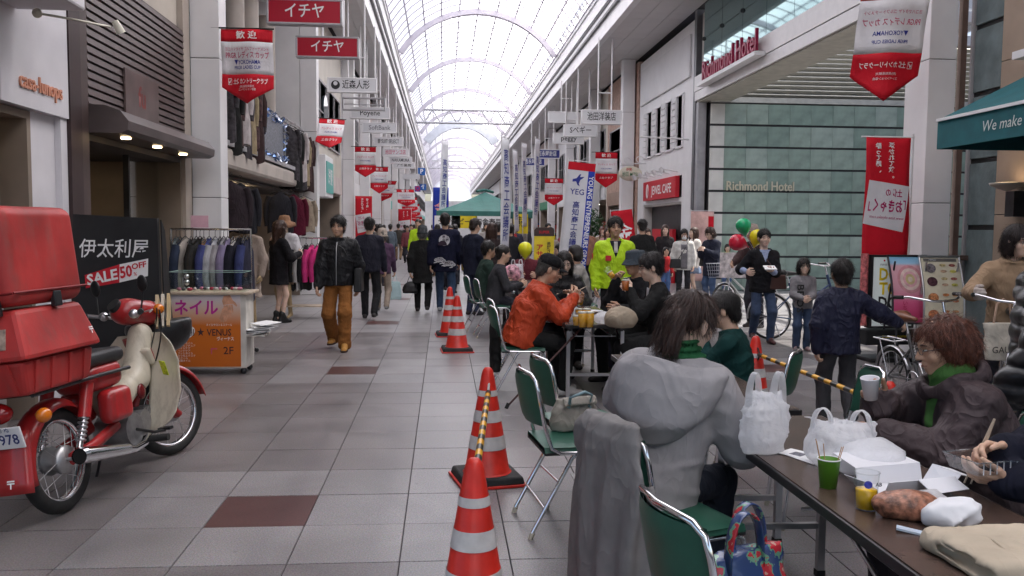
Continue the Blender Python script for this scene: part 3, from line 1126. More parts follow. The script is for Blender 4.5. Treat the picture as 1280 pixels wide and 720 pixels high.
def granite(name,c,rough=0.34):
    if name in MATS: return MATS[name]
    m = bpy.data.materials.new(name); m.use_nodes = True
    nt = m.node_tree; b = nt.nodes['Principled BSDF']; b.inputs['Roughness'].default_value = rough
    b.inputs['Specular IOR Level'].default_value = 0.45
    gm = nt.nodes.new('ShaderNodeNewGeometry')
    n1 = nt.nodes.new('ShaderNodeTexNoise'); n1.inputs['Scale'].default_value = 130; n1.inputs['Detail'].default_value = 3
    n2 = nt.nodes.new('ShaderNodeTexNoise'); n2.inputs['Scale'].default_value = 2.2; n2.inputs['Detail'].default_value = 6
    vo = nt.nodes.new('ShaderNodeTexVoronoi'); vo.inputs['Scale'].default_value = 210
    for n in (n1,n2,vo): nt.links.new(gm.outputs['Position'],n.inputs['Vector'])
    r = nt.nodes.new('ShaderNodeValToRGB'); e = r.color_ramp.elements
    e[0].position,e[1].position = 0.33,0.66
    e[0].color = (*[x*0.66 for x in c],1); e[1].color = (*[x*1.25 for x in c],1)
    nt.links.new(n1.outputs['Fac'],r.inputs[0])
    mx = nt.nodes.new('ShaderNodeMix'); mx.data_type = 'RGBA'; mx.blend_type = 'MULTIPLY'; mx.inputs['Factor'].default_value = 0.55
    r2 = nt.nodes.new('ShaderNodeValToRGB'); r2.color_ramp.elements[0].position = 0.3; r2.color_ramp.elements[1].position = 0.7
    r2.color_ramp.elements[0].color = (0.66,0.64,0.64,1); r2.color_ramp.elements[1].color = (1.1,1.08,1.08,1)
    nt.links.new(n2.outputs['Fac'],r2.inputs[0])
    nt.links.new(r.outputs[0],mx.inputs[6]); nt.links.new(r2.outputs[0],mx.inputs[7])
    m3 = nt.nodes.new('ShaderNodeMix'); m3.data_type = 'RGBA'; m3.blend_type = 'MULTIPLY'; m3.inputs['Factor'].default_value = 0.25
    nt.links.new(mx.outputs[2],m3.inputs[6]); nt.links.new(vo.outputs['Color'],m3.inputs[7])
    vs_ = nt.nodes.new('ShaderNodeTexVoronoi'); vs_.inputs['Scale'].default_value = 5.5; nt.links.new(gm.outputs['Position'],vs_.inputs['Vector'])
    rs_ = nt.nodes.new('ShaderNodeValToRGB'); rs_.color_ramp.elements[0].position = 0.045; rs_.color_ramp.elements[1].position = 0.085; rs_.color_ramp.elements[0].color = (0.55,0.53,0.53,1); rs_.color_ramp.elements[1].color = (1,1,1,1)
    nt.links.new(vs_.outputs['Distance'],rs_.inputs[0])
    n4 = nt.nodes.new('ShaderNodeTexNoise'); n4.inputs['Scale'].default_value = 0.9; n4.inputs['Detail'].default_value = 8; n4.inputs['Distortion'].default_value = 1.2; nt.links.new(gm.outputs['Position'],n4.inputs['Vector'])
    r4 = nt.nodes.new('ShaderNodeValToRGB'); r4.color_ramp.elements[0].position = 0.36; r4.color_ramp.elements[1].position = 0.56; r4.color_ramp.elements[0].color = (0.8,0.79,0.79,1); r4.color_ramp.elements[1].color = (1,1,1,1)
    nt.links.new(n4.outputs['Fac'],r4.inputs[0])
    m5 = nt.nodes.new('ShaderNodeMix'); m5.data_type = 'RGBA'; m5.blend_type = 'MULTIPLY'; m5.inputs['Factor'].default_value = 0.5
    nt.links.new(m3.outputs[2],m5.inputs[6]); nt.links.new(rs_.outputs[0],m5.inputs[7])
    m6 = nt.nodes.new('ShaderNodeMix'); m6.data_type = 'RGBA'; m6.blend_type = 'MULTIPLY'; m6.inputs['Factor'].default_value = 0.9
    nt.links.new(m5.outputs[2],m6.inputs[6]); nt.links.new(r4.outputs[0],m6.inputs[7]); m3 = m6
    oi = nt.nodes.new('ShaderNodeObjectInfo'); hs = nt.nodes.new('ShaderNodeHueSaturation')
    mm = nt.nodes.new('ShaderNodeMapRange'); mm.inputs[3].default_value = 0.93; mm.inputs[4].default_value = 1.07
    nt.links.new(oi.outputs['Random'],mm.inputs[0]); nt.links.new(mm.outputs[0],hs.inputs['Value']); nt.links.new(m3.outputs[2],hs.inputs['Color'])
    nt.links.new(hs.outputs[0],b.inputs['Base Color'])
    mr = nt.nodes.new('ShaderNodeMapRange'); mr.inputs[3].default_value = rough - 0.08; mr.inputs[4].default_value = rough + 0.14
    nt.links.new(n2.outputs['Fac'],mr.inputs[0]); nt.links.new(mr.outputs[0],b.inputs['Roughness'])
    bp = nt.nodes.new('ShaderNodeBump'); bp.inputs['Strength'].default_value = 0.12; bp.inputs['Distance'].default_value = 0.003
    nt.links.new(n1.outputs['Fac'],bp.inputs['Height']); nt.links.new(bp.outputs[0],b.inputs['Normal'])
    MATS[name] = m
    return m


g_dark = granite('granite_dark',(0.2,0.182,0.183))
g_light = granite('granite_light',(0.285,0.272,0.276))
g_red = granite('granite_red',(0.1,0.04,0.036),0.32)
ORD = ['first','second','third','fourth','fifth','sixth','seventh','eighth','ninth','tenth','eleventh','twelfth','thirteenth','fourteenth','fifteenth','sixteenth']
TS,TX0,TY0 = 0.515,-0.2,3.93


def tile_kind(ix,iy):
    """ix counted from the joint at TX0, iy from the joint at TY0"""
    sx = ix if ix < 3 else 5 - ix            # the paving is symmetrical about the arcade's axis
    row = iy % 9
    if sx == -2 and row == 1: return 'red'
    if sx >= 0: return 'light'
    if row in (0,1,2) and sx >= -3: return 'light'
    return 'dark'


# ground: one sheet to the horizon, then the street slab (a sheet patterned like the tiles beyond the built ones)
mb = MB(); mb.poly([(-600,-600,-0.05),(600,-600,-0.05),(600,900,-0.05),(-600,900,-0.05)])
struct(mb.build('ground',M('ground_asphalt',(0.09,0.09,0.09),0.8,0,0.2,0.3)))


def far_floor(nt,b):
    gm = nt.nodes.new('ShaderNodeNewGeometry')
    br = nt.nodes.new('ShaderNodeTexBrick')
    br.offset = 0.0; br.squash = 1.0
    mp = nt.nodes.new('ShaderNodeMapping'); mp.inputs['Location'].default_value = (-TX0,-TY0,0)
    nt.links.new(gm.outputs['Position'],mp.inputs[0]); nt.links.new(mp.outputs[0],br.inputs['Vector'])
    br.inputs['Color1'].default_value = (0.235,0.222,0.228,1); br.inputs['Color2'].default_value = (0.27,0.258,0.265,1)
    br.inputs['Mortar'].default_value = (0.06,0.05,0.06,1)
    br.inputs['Scale'].default_value = 1.0; br.inputs['Brick Width'].default_value = TS; br.inputs['Row Height'].default_value = TS
    br.inputs['Mortar Size'].default_value = 0.006
    nt.links.new(br.outputs['Color'],b.inputs['Base Color'])
    n2 = nt.nodes.new('ShaderNodeTexNoise'); n2.inputs['Scale'].default_value = 2.2; n2.inputs['Detail'].default_value = 6
    nt.links.new(gm.outputs['Position'],n2.inputs['Vector'])
    mr = nt.nodes.new('ShaderNodeMapRange'); mr.inputs[3].default_value = 0.27; mr.inputs[4].default_value = 0.48
    nt.links.new(n2.outputs['Fac'],mr.inputs[0]); nt.links.new(mr.outputs[0],b.inputs['Roughness'])


floor_far = ramp_mat('paving_far',far_floor,0.35)
joint_mat = M('joint_dark',(0.05,0.045,0.05),0.8,0,0.2,20)
TILE_Y1 = 17                                    # rows built piece by piece
Y_SPLIT = TY0 + TS*TILE_Y1
mb = MB()
mb.poly([(-9,Y_SPLIT,0.0),(18,Y_SPLIT,0.0),(18,170,0.0),(-9,170,0.0)],0)
mb.poly([(-9,-25,-0.008),(18,-25,-0.008),(18,Y_SPLIT,-0.008),(-9,Y_SPLIT,-0.008)],1)
pav = struct(mb.build('pavement',[floor_far,joint_mat]))
tile_me = {}
for kname,mat in (('dark',g_dark),('light',g_light),('red',g_red)):
    t = MB(); h = TS/2 - 0.003; c = 0.0015
    t.add([(-h,-h,-0.02),(h,-h,-0.02),(h,h,-0.02),(-h,h,-0.02),(-h,-h,-c),(h,-h,-c),(h,h,-c),(-h,h,-c),(-h + c,-h + c,0),(h - c,-h + c,0),(h - c,h - c,0),(-h + c,h - c,0)],
          [(0,1,5,4),(1,2,6,5),(2,3,7,6),(3,0,4,7),(4,5,9,8),(5,6,10,9),(6,7,11,10),(7,4,8,11),(8,9,10,11)])
    tile_me[kname] = t.mesh('paving_tile',mat)
n_tiles = 0
rest = {'dark': MB(),'light': MB(),'red': MB()}
for iy in range(-10,TILE_Y1):
    for ix in range(-12,25):
        x,y = TX0 + TS*(ix + 0.5),TY0 + TS*(iy + 0.5)
        kd = tile_kind(ix,iy)
        vx = (x - 0)/max(y,0.1)
        inside = y > 3.5 and -0.56*y - 0.4 < x < 0.72*y + 0.3 and -3.3 < x < 6.3
        if inside and n_tiles < 300:
            o = inst('tile',tile_me[kd],pav,(x,y,random.uniform(-0.0012,0.0006)))
            o.rotation_euler = (random.uniform(-.0012,.0012),random.uniform(-.0012,.0012),0)
            n_tiles += 1
        else:
            h = TS/2 - 0.0022
            rest[kd].poly([(x - h,y - h,0),(x + h,y - h,0),(x + h,y + h,0),(x - h,y + h,0)])
for kd in rest:
    if rest[kd].f:
        o = rest[kd].build('paving_field',{'dark': g_dark,'light': g_light,'red': g_red}[kd],pav); o['kind'] = 'stuff'
# the red swirl tiles further down the street, and the dark border bands
for iy in (10 - 0,19,28,37):
    for ix in (-2,7):
        x,y = TX0 + TS*(ix + 0.5),TY0 + TS*(iy + 0.5)
        if iy >= TILE_Y1:
            t = MB(); t.poly([(x - .25,y - .25,.003),(x + .25,y - .25,.003),(x + .25,y + .25,.003),(x - .25,y + .25,.003)]); t.build('tile',g_red,pav)
# ------------------------------------------------------------------ arched translucent roof
roof_glass = translucent_mat('roof_polycarbonate',(0.97,0.96,0.98),0.06,0.02)
SPAN,RISE,EAV = 3.1,1.7,8.3
RAD = (SPAN ** 2 + RISE ** 2)/(2*RISE)
TH = math.asin(SPAN/RAD)
BAY,Y_R0,Y_R1 = 9.5,-23.0,148.0


def arc(t,dr=0.0):
    a = -TH + 2*TH*t
    return XC + (RAD + dr)*math.sin(a),EAV - RAD + RISE + (RAD + dr)*math.cos(a)


mb = MB()
ybays = [Y_R0 + BAY*i for i in range(19)]
for y in ybays:                                  # main ribs
    for i in range(20):
        (x0,z0),(x1,z1) = arc(i/20,-0.06),arc((i + 1)/20,-0.06)
        (x2,z2),(x3,z3) = arc(i/20,-0.24),arc((i + 1)/20,-0.24)
        mb.add([(x0,y - .09,z0),(x1,y - .09,z1),(x1,y + .09,z1),(x0,y + .09,z0),(x2,y - .09,z2),(x3,y - .09,z3),(x3,y + .09,z3),(x2,y + .09,z2)],
               [(0,1,5,4),(2,3,7,6),(4,5,6,7),(0,3,2,1)],0,False)
roof_frame_mat = M('roof_frame',(0.5,0.47,0.53),0.45,0,0.04,2)
roof = struct(mb.build('roof',roof_frame_mat))
mb = MB()
for j in range(11):                              # mullions along the arcade
    x,z = arc(j/10,-0.03)
    mb.bx(x - 0.024,x + 0.024,Y_R0,Y_R1,z - 0.03,z + 0.03)
mb.build('mullion',roof_frame_mat,roof)
mb = MB()
y = Y_R0
while y < Y_R1:                                  # glazing bars across
    mb.tube([(arc(i/14,-0.03)[0],y,arc(i/14,-0.03)[1]) for i in range(15)],0.025,4)
    y += 0.95
mb.build('glazing_bar',roof_frame_mat,roof)['kind'] = 'stuff'
pm = []
for j in range(10):
    t = MB()
    t.surf(lambda a,b: (arc((j + a)/10)[0],b*BAY,arc((j + a)/10)[1]),3,1,0,True)
    pm.append(t.mesh('roof_panel',roof_glass))
t = MB()
for i,y in enumerate(ybays[:-1]):
    for j in range(10):
        if 4 <= i <= 13:
            inst('panel',pm[j],roof,(0,y,0))
        else:
            t.surf(lambda a,b: (arc((j + a)/10)[0],y + b*BAY,arc((j + a)/10)[1]),2,1,0,True)
t.build('glazing',roof_glass,roof)['kind'] = 'stuff'

# eaves beams with their rails
def eave(side):
    s = side
    e = lambda d: XC + s*(3.4 - d)
    x0,x1 = (e(0),e(0.34))
    mb = MB()
    def b(d0,d1,z0,z1,mi=0):
        a,c = sorted((e(d0),e(d1)))
        mb.bx(a,c,Y_R0,Y_R1,z0,z1,mi)
    b(-0.06,0.12,SOFZ,SOFZ + 0.42)
    b(0.0,0.2,SOFZ + 0.42,SOFZ + 0.5,1)
    b(-0.02,0.2,SOFZ + 0.5,SOFZ + 0.62)
    b(0.05,0.24,SOFZ + 0.62,SOFZ + 0.68,1)
    b(0.02,0.27,SOFZ + 0.68,SOFZ + 1.05)
    b(0.1,0.32,SOFZ + 1.05,SOFZ + 1.22)
    b(-0.5,0.1,SOFZ + 1.22,SOFZ + 1.3)
    o = mb.build('eaves_beam',[white_paint,M('beam_groove',(0.2,0.19,0.2),0.6)],roof)
    return o


eave(1); eave(-1)
mb = MB()                                         # the ladder-like walkway rail above the right eave
xw = XC + 3.02
y = -5.0
for y in np.arange(10,140,0.55):
    mb.bx(xw - 0.015,xw + 0.015,y,y + 0.16,SOFZ + 1.24,SOFZ + 1.52)
mb.bx(xw - 0.02,xw + 0.02,-5,140,SOFZ + 1.5,SOFZ + 1.56)
mb.build('walkway_rail',grey_paint,roof)
# ring beam where the vault steps down, and lattice trusses
mb = MB()
for (yy,r0,r1) in ((66.0,-0.3,-0.95),):
    for i in range(24):
        (x0,z0),(x1,z1) = arc(i/24,r0),arc((i + 1)/24,r0)
        (x2,z2),(x3,z3) = arc(i/24,r1),arc((i + 1)/24,r1)
        mb.add([(x0,yy,z0),(x1,yy,z1),(x3,yy,z3),(x2,yy,z2),(x0,yy + .5,z0),(x1,yy + .5,z1),(x3,yy + .5,z3),(x2,yy + .5,z2)],[(3,2,1,0),(4,5,6,7),(0,1,5,4),(2,3,7,6)])
mb.build('ring_beam',M('ring_beam',(0.55,0.58,0.64),0.4,0,0.1,3),roof)
for yy in (54.5,96.0):
    mb = MB()
    for z in (8.05,8.85):
        mb.cyl((XC - 3.05,yy,z),(XC + 3.05,yy,z),0.045,n=6); mb.cyl((XC - 3.05,yy + .35,z),(XC + 3.05,yy + .35,z),0.045,n=6)
    for i in range(12):
        x0 = XC - 3.05 + 6.1*i/12; x1 = x0 + 6.1/12
        a,b_ = (8.05,8.85) if i % 2 else (8.85,8.05)
        mb.cyl((x0,yy,a),(x1,yy,b_),0.035,n=6); mb.cyl((x0,yy + .35,a),(x1,yy + .35,b_),0.03,n=6)
        mb.cyl((x0,yy,8.85),(x0,yy + .35,8.85),0.025,n=5)
    tag(mb.build('lattice_truss',M('truss_steel',(0.5,0.5,0.53),0.45,0.3)),'grey steel lattice truss spanning under the vault, %s' % ('nearer one' if yy < 60 else 'far one'),'truss','lattice trusses')

# soffits (white ceiling boards over the shop fronts)
sof_mat = M('soffit_board',(0.62,0.6,0.6),0.5,0,0.06,1.2)
mb = MB()
mb.bx(XL - 0.3,XC - 3.4 - 0.06,Y_R0,Y_R1,SOFZ + 0.06,SOFZ + 0.3)
mb.bx(XC + 3.46,XR + 0.3,Y_R0,Y_R1,SOFZ + 0.06,SOFZ + 0.3)
sof = struct(mb.build('ceiling',joint_mat))
bd = {}
for nm,w in (('l',0.34),('r',0.545)):
    t = MB(); t.bx(-w/2 + .006,w/2 - .006,0.006,2.36,0,0.02); bd[nm] = t.mesh('board',sof_mat)
tt = MB()
for i in range(62):
    y = -3.0 + 2.37*i
    for j in range(3):
        for nm,x,ok in (('l',-2.15 - 0.17 - 0.34*j,6 < i < 22),('r',4.77 + 0.273 + 0.545*j,9 < i < 26)):
            if ok:
                inst('board',bd[nm],sof,(x,y,SOFZ + 0.035))
            else:
                w = 0.34 if nm == 'l' else 0.545
                tt.bx(x - w/2 + .006,x + w/2 - .006,y,y + 2.35,SOFZ + 0.035,SOFZ + 0.055)
tt.build('boarding',sof_mat,sof)['kind'] = 'stuff'
# upper blind walls above the soffits
mb = MB()
mb.bx(XL - 8,XL - 0.31,Y_R0,Y_R1,SOFZ + 0.31,SOFZ + 2.6)
mb.bx(XR + 0.31,XR + 9,22.5,Y_R1,SOFZ + 0.31,SOFZ + 2.6)
mb.bx(XR + 0.31,XR + 9,Y_R0,10.2,SOFZ + 0.31,SOFZ + 2.6)
struct(mb.build('wall_upper',offwhite))

# ------------------------------------------------------------------ columns of the arcade
def column(x0,x1,y0,y1,label,mat=None,top=SOFZ + 0.03):
    t = thing('arcade_column',label,'column',((x0 + x1)/2,(y0 + y1)/2,0),0,'white columns of the arcade')
    w,d = (x1 - x0)/2,(y1 - y0)/2
    zs = [0.0,0.12,1.9,3.65,5.4,top]
    for a,b in zip(zs[:-1],zs[1:]):
        m = MB(); m.bx(-w,w,-d,d,a + 0.004,b - 0.004)
        m.build('base' if b < 0.2 else 'panel',mat or white_paint,t,bevel=0.008)
    m = MB(); m.bx(-w + .01,w - .01,-d + .01,d - .01,0.0,top); m.build('core',joint_mat,t)
    return t


lcols = [11.5,19.9,27.9,33.5,39.5,46.5,54.0,63.0,73.0,85.0]
for i,y in enumerate(lcols):
    column(XL + 0.01,XL + 0.37,y - 0.18,y + 0.18,['white square column beside the rack of hanging clothes','white column past the clothes balcony'][i] if i < 2 else '%s white column counted along the left row of shops' % ORD[i])
column(5.9,6.25,10.26,10.8,'wide white column beside the hanging red banner and menu stands')
for i,y in enumerate([28.7,35.0,42.0,49.0,58.0,68.0,80.0]):
    column(5.9,6.3,y - 0.2,y + 0.2,'white column beyond the white jewellery cafe' if i == 0 else '%s white column counted beyond the jewellery cafe' % ORD[i])
# ------------------------------------------------------------------ buildings; a front is drawn in (y along the street, z up, d out of the wall)
class Front:
    def __init__(s,side,name,label,y0,y1,x=None,cat='building',group=None):
        s.n = 1 if side == 'L' else -1
        s.x = x if x is not None else (XL if side == 'L' else XR)
        s.y0,s.y1 = y0,y1
        s.t = thing(name,label,cat,(s.x,(y0 + y1)/2,0),0,group)
        s.c = (y0 + y1)/2

    def box(s,name,y0,y1,z0,z1,d0,d1,mat,bevel=0.0,parent=None):
        m = MB()
        a,b = sorted((d0*s.n,d1*s.n))
        m.bx(a,b,y0 - s.c,y1 - s.c,z0,z1)
        return m.build(name,mat,parent or s.t,bevel=bevel)

    def cy(s,name,y,z0,z1,d,r,mat,parent=None,n=14):
        m = MB(); m.cyl((d*s.n,y - s.c,z0),(d*s.n,y - s.c,z1),r,n=n)
        return m.build(name,mat,parent or s.t)

    def txt(s,body,size,y,z,d,mat,parent=None,**kw):
        return text(body,size,mat,parent or s.t,(d*s.n,y - s.c,z),right=(0,s.n,0),**kw)

    def window(s,y0,y1,z0,z1,d,frame,glass,cols=1,rows=1,fw=0.05):
        w = s.box('window',y0 + fw,y1 - fw,z0 + fw,z1 - fw,d - 0.06,d - 0.02,glass)
        m = MB()
        def bar(a0,a1,b0,b1):
            x0,x1 = sorted(((d - 0.05)*s.n,(d + 0.03)*s.n)); m.bx(x0,x1,a0 - s.c,a1 - s.c,b0,b1)
        bar(y0,y1,z0,z0 + fw); bar(y0,y1,z1 - fw,z1); bar(y0,y0 + fw,z0 + fw,z1 - fw); bar(y1 - fw,y1,z0 + fw,z1 - fw)
        for i in range(1,cols):
            yy = y0 + (y1 - y0)*i/cols; bar(yy - fw/3,yy + fw/3,z0 + fw,z1 - fw)
        for i in range(1,rows):
            zz = z0 + (z1 - z0)*i/rows; bar(y0 + fw,y1 - fw,zz - fw/3,zz + fw/3)
        m.build('frame',frame,w)
        return w


win_glass = M('window_glass',(0.05,0.06,0.07),0.06,0,0.3,0.7)
lamp_warm = M('lamp_warm',(1,0.85,0.6),0.5,0,0,emit=(1.0,0.72,0.4),estr=9.0)
lamp_white = M('lamp_white',(1,0.97,0.9),0.5,0,0,emit=(1.0,0.95,0.85),estr=6.0)
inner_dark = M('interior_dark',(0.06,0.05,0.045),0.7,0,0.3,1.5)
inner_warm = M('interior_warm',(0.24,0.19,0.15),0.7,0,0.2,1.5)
inner_white = M('interior_white',(0.6,0.58,0.55),0.7,0,0.1,1.5)


def goods(fr,y0,y1,z0,z1,d,n,seed,pal):
    """a packed display of boxes and clothes inside a far shop front, read as one mass"""
    rnd = random.Random(seed)
    mats = [cloth(c) for c in pal]
    m = MB()
    for i in range(n):
        y = rnd.uniform(y0,y1) - fr.c; z = rnd.uniform(z0,z1); w = rnd.uniform(.08,.3); h = rnd.uniform(.12,.5)
        dd = d - rnd.uniform(0,.5)
        m.box((dd*fr.n,y,z),(rnd.uniform(.1,.3),w,h),Matrix.Rotation(rnd.uniform(-.3,.3),3,'Z'),rnd.randrange(len(mats)))
    o = m.build('goods',mats,fr.t); o['kind'] = 'stuff'
    return o


def shop_hole(fr,y0,y1,z1,depth,mat,floor_mat=None,ceil=None,lights=2,light=None):
    """an open shop front: side walls, back wall, ceiling, downlights"""
    m = MB()
    n = fr.n
    def b(d0,d1,a,c,z0,z2):
        x0,x1 = sorted((d0*n,d1*n)); m.bx(x0,x1,a - fr.c,c - fr.c,z0,z2)
    b(-depth - .1,-depth,y0,y1,0,z1); b(-depth,-0.02,y0 - .0,y0 + .06,0,z1); b(-depth,-0.02,y1 - .06,y1,0,z1)
    m.build('interior_wall',mat,fr.t)
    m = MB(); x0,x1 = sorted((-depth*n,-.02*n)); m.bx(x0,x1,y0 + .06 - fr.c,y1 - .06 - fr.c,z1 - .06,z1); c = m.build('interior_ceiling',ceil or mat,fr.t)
    for i in range(lights):
        for d in (-depth*0.3,-depth*0.7):
            y = y0 + (y1 - y0)*(i + .5)/lights
            l = MB(); l.cyl((d*n,y - fr.c,z1 - .075),(d*n,y - fr.c,z1 - .062),0.07,n=12); l.build('downlight',light or lamp_warm,fr.t)


# ---- left row -----------------------------------------------------------------------------------
stone = M('grey_stone',(0.27,0.25,0.24),0.7,0,0.15,4,0.3,90)
f = Front('L','stone_building','grey stone building front with a moulded recessed panel at the picture edge',3.0,6.5)
f.box('wall',3.0,6.5,2.4,7.0,-5,0,stone)
f.box('pillar',5.95,6.5,0,2.39,-0.5,0.02,stone)
f.box('pillar',3.0,4.4,0,2.39,-0.5,0.02,stone)
m = f.box('recess',4.9,6.3,2.68,3.35,0.0,0.012,stone)
for a in ((4.86,6.34,2.60,2.68),(4.86,6.34,3.35,3.43)): f.box('moulding',a[0],a[1],a[2],a[3],0,0.06,stone,0.01)
for a in ((4.82,4.90),(6.30,6.38)): f.box('moulding',a[0],a[1],2.60,3.43,0,0.055,stone,0.01)
f.box('window',4.4,5.95,0.3,2.38,-0.3,-0.25,win_glass)

white_wall = M('white_render',(0.66,0.64,0.67),0.6,0,0.05,3,0.06,60)
f = Front('L','white_shopfront','narrow white shopfront with raised coral lettering and a pink poster inside',6.5,7.62)
f.box('wall',6.5,7.62,2.43,7.0,-5,0.05,white_wall)
f.box('canopy',4.2,6.75,3.12,3.75,0.051,0.55,white_wall,0.02)
f.txt('casa-lunops',0.17,7.12,2.62,0.052,M('coral_letters',(0.62,0.27,0.17),0.4),extrude=0.012,bold=0.012,width=0.72)
f.box('pillar',7.08,7.5,0,2.43,-0.45,-0.02,white_wall)
f.box('glass',6.55,7.07,0.05,2.4,-0.42,-0.4,clear_mat('shop_glass',(0.9,0.92,0.92)))
f.box('window_post',6.98,7.02,0.0,2.42,-0.4,-0.34,dark_metal)
shop_hole(f,6.52,7.08,2.42,2.2,inner_warm,lights=1)
p = f.box('poster',6.6,6.95,1.15,1.95,-0.5,-0.49,M('poster_pink',(0.6,0.3,0.26),0.5,0,0.5,7))
f.box('notice',6.68,6.9,0.9,1.1,-0.5,-0.485,M('orange_notice',(0.6,0.1,0.03),0.5))
f.box('switch_box',7.5,7.56,1.25,1.5,0.03,0.06,grey_paint)
f.box('bulkhead',7.5,7.62,0,2.43,-0.5,0.03,white_wall)
# an arm with a small spotlight
sp = thing('spotlight_arm','cream spotlight on a long thin arm above the white shopfront','lamp',(XL + 0.26,6.62,3.07))
m = MB(); m.tube([(0,0,0),(0.2,0.12,-0.01),(0.4,0.3,-0.02)],0.009,8); m.build('arm',M('cream_metal',(0.6,0.57,0.48),0.4,0.2),sp)
m = MB(); m.sph((0,0,0),0.035); m.build('bracket',MATS['cream_metal'],sp)
m = MB(); q = Vector((0.35,0.3,-0.85)).normalized(); p0 = Vector((0.43,0.31,0.03)); m.cyl(p0,p0 + q*0.1,0.026,0.036,n=14); m.build('lamp_head',MATS['cream_metal'],sp)

brown = M('brown_metal',(0.075,0.05,0.047),0.5,0,0.15,3,0.05,60)
brown_d = M('brown_dark',(0.04,0.022,0.022),0.5,0,0.15,3)
f = Front('L','brown_boutique','dark brown boutique front with slatted cladding and a rounded awning',7.63,11.28)
f.box('pillar',7.63,7.86,0,7.0,-0.4,0.06,brown_d)
f.box('pillar',7.87,8.08,0,7.0,-0.4,0.03,brown)
f.box('pillar',11.0,11.27,0,7.0,-0.4,0.02,M('beige_wall',(0.42,0.36,0.31),0.7,0,0.1,2))
m = f.box('backing',8.09,10.99,2.45,3.95,-0.4,-0.03,brown_d)
sl = MB(); sl.bx(-0.012,0.025,-1.45,1.45,-0.031,0.031); slm = sl.mesh('slat',brown)
for i in range(18):
    o = inst('slat',slm,f.t,(0,9.54 - f.c,2.58 + 0.076*i)); o.rotation_euler = (0,R(-14),0)
f.box('upper_wall',8.09,10.99,3.96,7.0,-5,-0.05,M('upper_cream',(0.48,0.43,0.37),0.7,0,0.15,1.2))
f.box('plaque',8.95,9.95,2.62,3.1,0.03,0.05,M('brown_plaque',(0.12,0.085,0.08),0.45,0,0.2,4))
f.txt('fu',0.3,9.42,2.86,0.052,M('dull_red',(0.2,0.035,0.03),0.5),bold=0.02)
m = MB()
aw = [(0.0,2.62),(0.16,2.62),(0.3,2.57),(0.37,2.48),(0.36,2.4),(0.3,2.37),(0.0,2.37)]
m.prism([(a,8.09 - f.c,z) for a,z in aw],(0,2.95,0),0,False)
m.build('awning',M('brown_awning',(0.09,0.07,0.068),0.4,0.1,0.2,4),f.t)
for y in (8.5,9.4,10.3): 
    m = MB(); m.cyl((0.2,y - f.c,2.355),(0.2,y - f.c,2.368),0.045,n=12); m.build('downlight',lamp_warm,f.t)
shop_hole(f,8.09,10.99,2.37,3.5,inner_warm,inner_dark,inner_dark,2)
f.box('partition',8.1,8.55,0,2.3,-2.6,-2.5,inner_white)
f.box('glass',9.9,10.98,0.02,2.36,-0.3,-0.28,clear_mat('shop_glass'))
f.box('door_post',9.86,9.9,0.0,2.36,-0.32,-0.26,dark_metal)
mr = f.box('mirror',8.75,9.1,0.9,1.75,-2.4,-2.38,M('mirror',(0.5,0.5,0.5),0.05,1.0,0))
f.box('mirror_frame',8.68,9.17,0.83,1.82,-2.42,-2.401,brown_d)
f.box('cabinet',8.8,9.7,0,0.8,-2.3,-1.8,brown_d)

# clothing shop with a first-floor balcony
beige = M('beige_stone',(0.43,0.38,0.34),0.65,0,0.12,2.5,0.08,50)
f = Front('L','clothing_shop','clothing shop with beige pilasters and a clothes-hung balcony over racks',11.29,20.7)
f.box('lintel',11.7,19.7,2.32,2.62,-1.2,0.28,beige,0.06)
f.box('balcony_floor',11.7,19.7,2.63,2.7,-1.2,0.3,grey_paint)
f.box('upper_wall',11.29,20.7,2.7,7.0,-5,-1.2,beige)
for y in (12.1,14.0,16.0,17.2,18.8):
    f.cy('pilaster',y,2.7,6.9,-0.55 if y != 14.0 else -0.5,0.2,beige)
    f.box('capital',y - .3,y + .3,5.9,6.15,-0.85,-0.22,white_paint)
for y0 in (12.4,14.4,17.5):
    f.window(y0,y0 + 1.5,2.75,5.4,-1.14,grey_paint,M('teal_glass',(0.12,0.2,0.2),0.08,0,0.2,1),2,2)
f.box('cornice',11.75,19.7,6.15,6.5,-1.0,-0.1,white_paint,0.03)
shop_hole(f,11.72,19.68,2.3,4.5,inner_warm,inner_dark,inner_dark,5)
goods(f,12.3,19.0,0.3,1.9,-1.6,150,4,[(.03,.03,.035),(.1,.03,.05),(.3,.27,.24),(.05,.05,.1),(.2,.12,.07),(.4,.38,.38),(.02,.02,.02)])
for y in (12.2,12.9,13.6,14.5,15.5):
    m = MB(); m.sph((-0.25,y - f.c,2.16),0.06,10,6); m.build('lamp',lamp_warm if y != 13.6 else steel,f.t)
bal = f.box('balustrade',14.3,16.4,2.71,3.42,0.2,0.24,M('balustrade_net',(0.16,0.17,0.2),0.5,0.2,0.5,30))
m = MB(); rnd = random.Random(5)
for i in range(260):                              # tinsel garland round the balustrade
    e = rnd.random()*5.6
    y,z = (14.3 + e*2.1/2.1,3.44) if e < 2.1 else ((14.3 + e - 2.1,2.74) if e < 4.2 else ((14.32,2.74 + (e - 4.2)) if e < 4.9 else (16.38,2.74 + e - 4.9)))
    a = Vector((0.25 + rnd.uniform(-.05,.06),y - f.c + rnd.uniform(-.07,.07),z + rnd.uniform(-.06,.06)))
    d = Vector((rnd.uniform(-1,1),rnd.uniform(-1,1),rnd.uniform(-1,1)))*0.05; e2 = Vector((rnd.uniform(-1,1),rnd.uniform(-1,1),rnd.uniform(-1,1)))*0.02
    m.add([a - d - e2,a + d - e2,a + d + e2,a - d + e2],[(0,1,2,3)],i % 2)
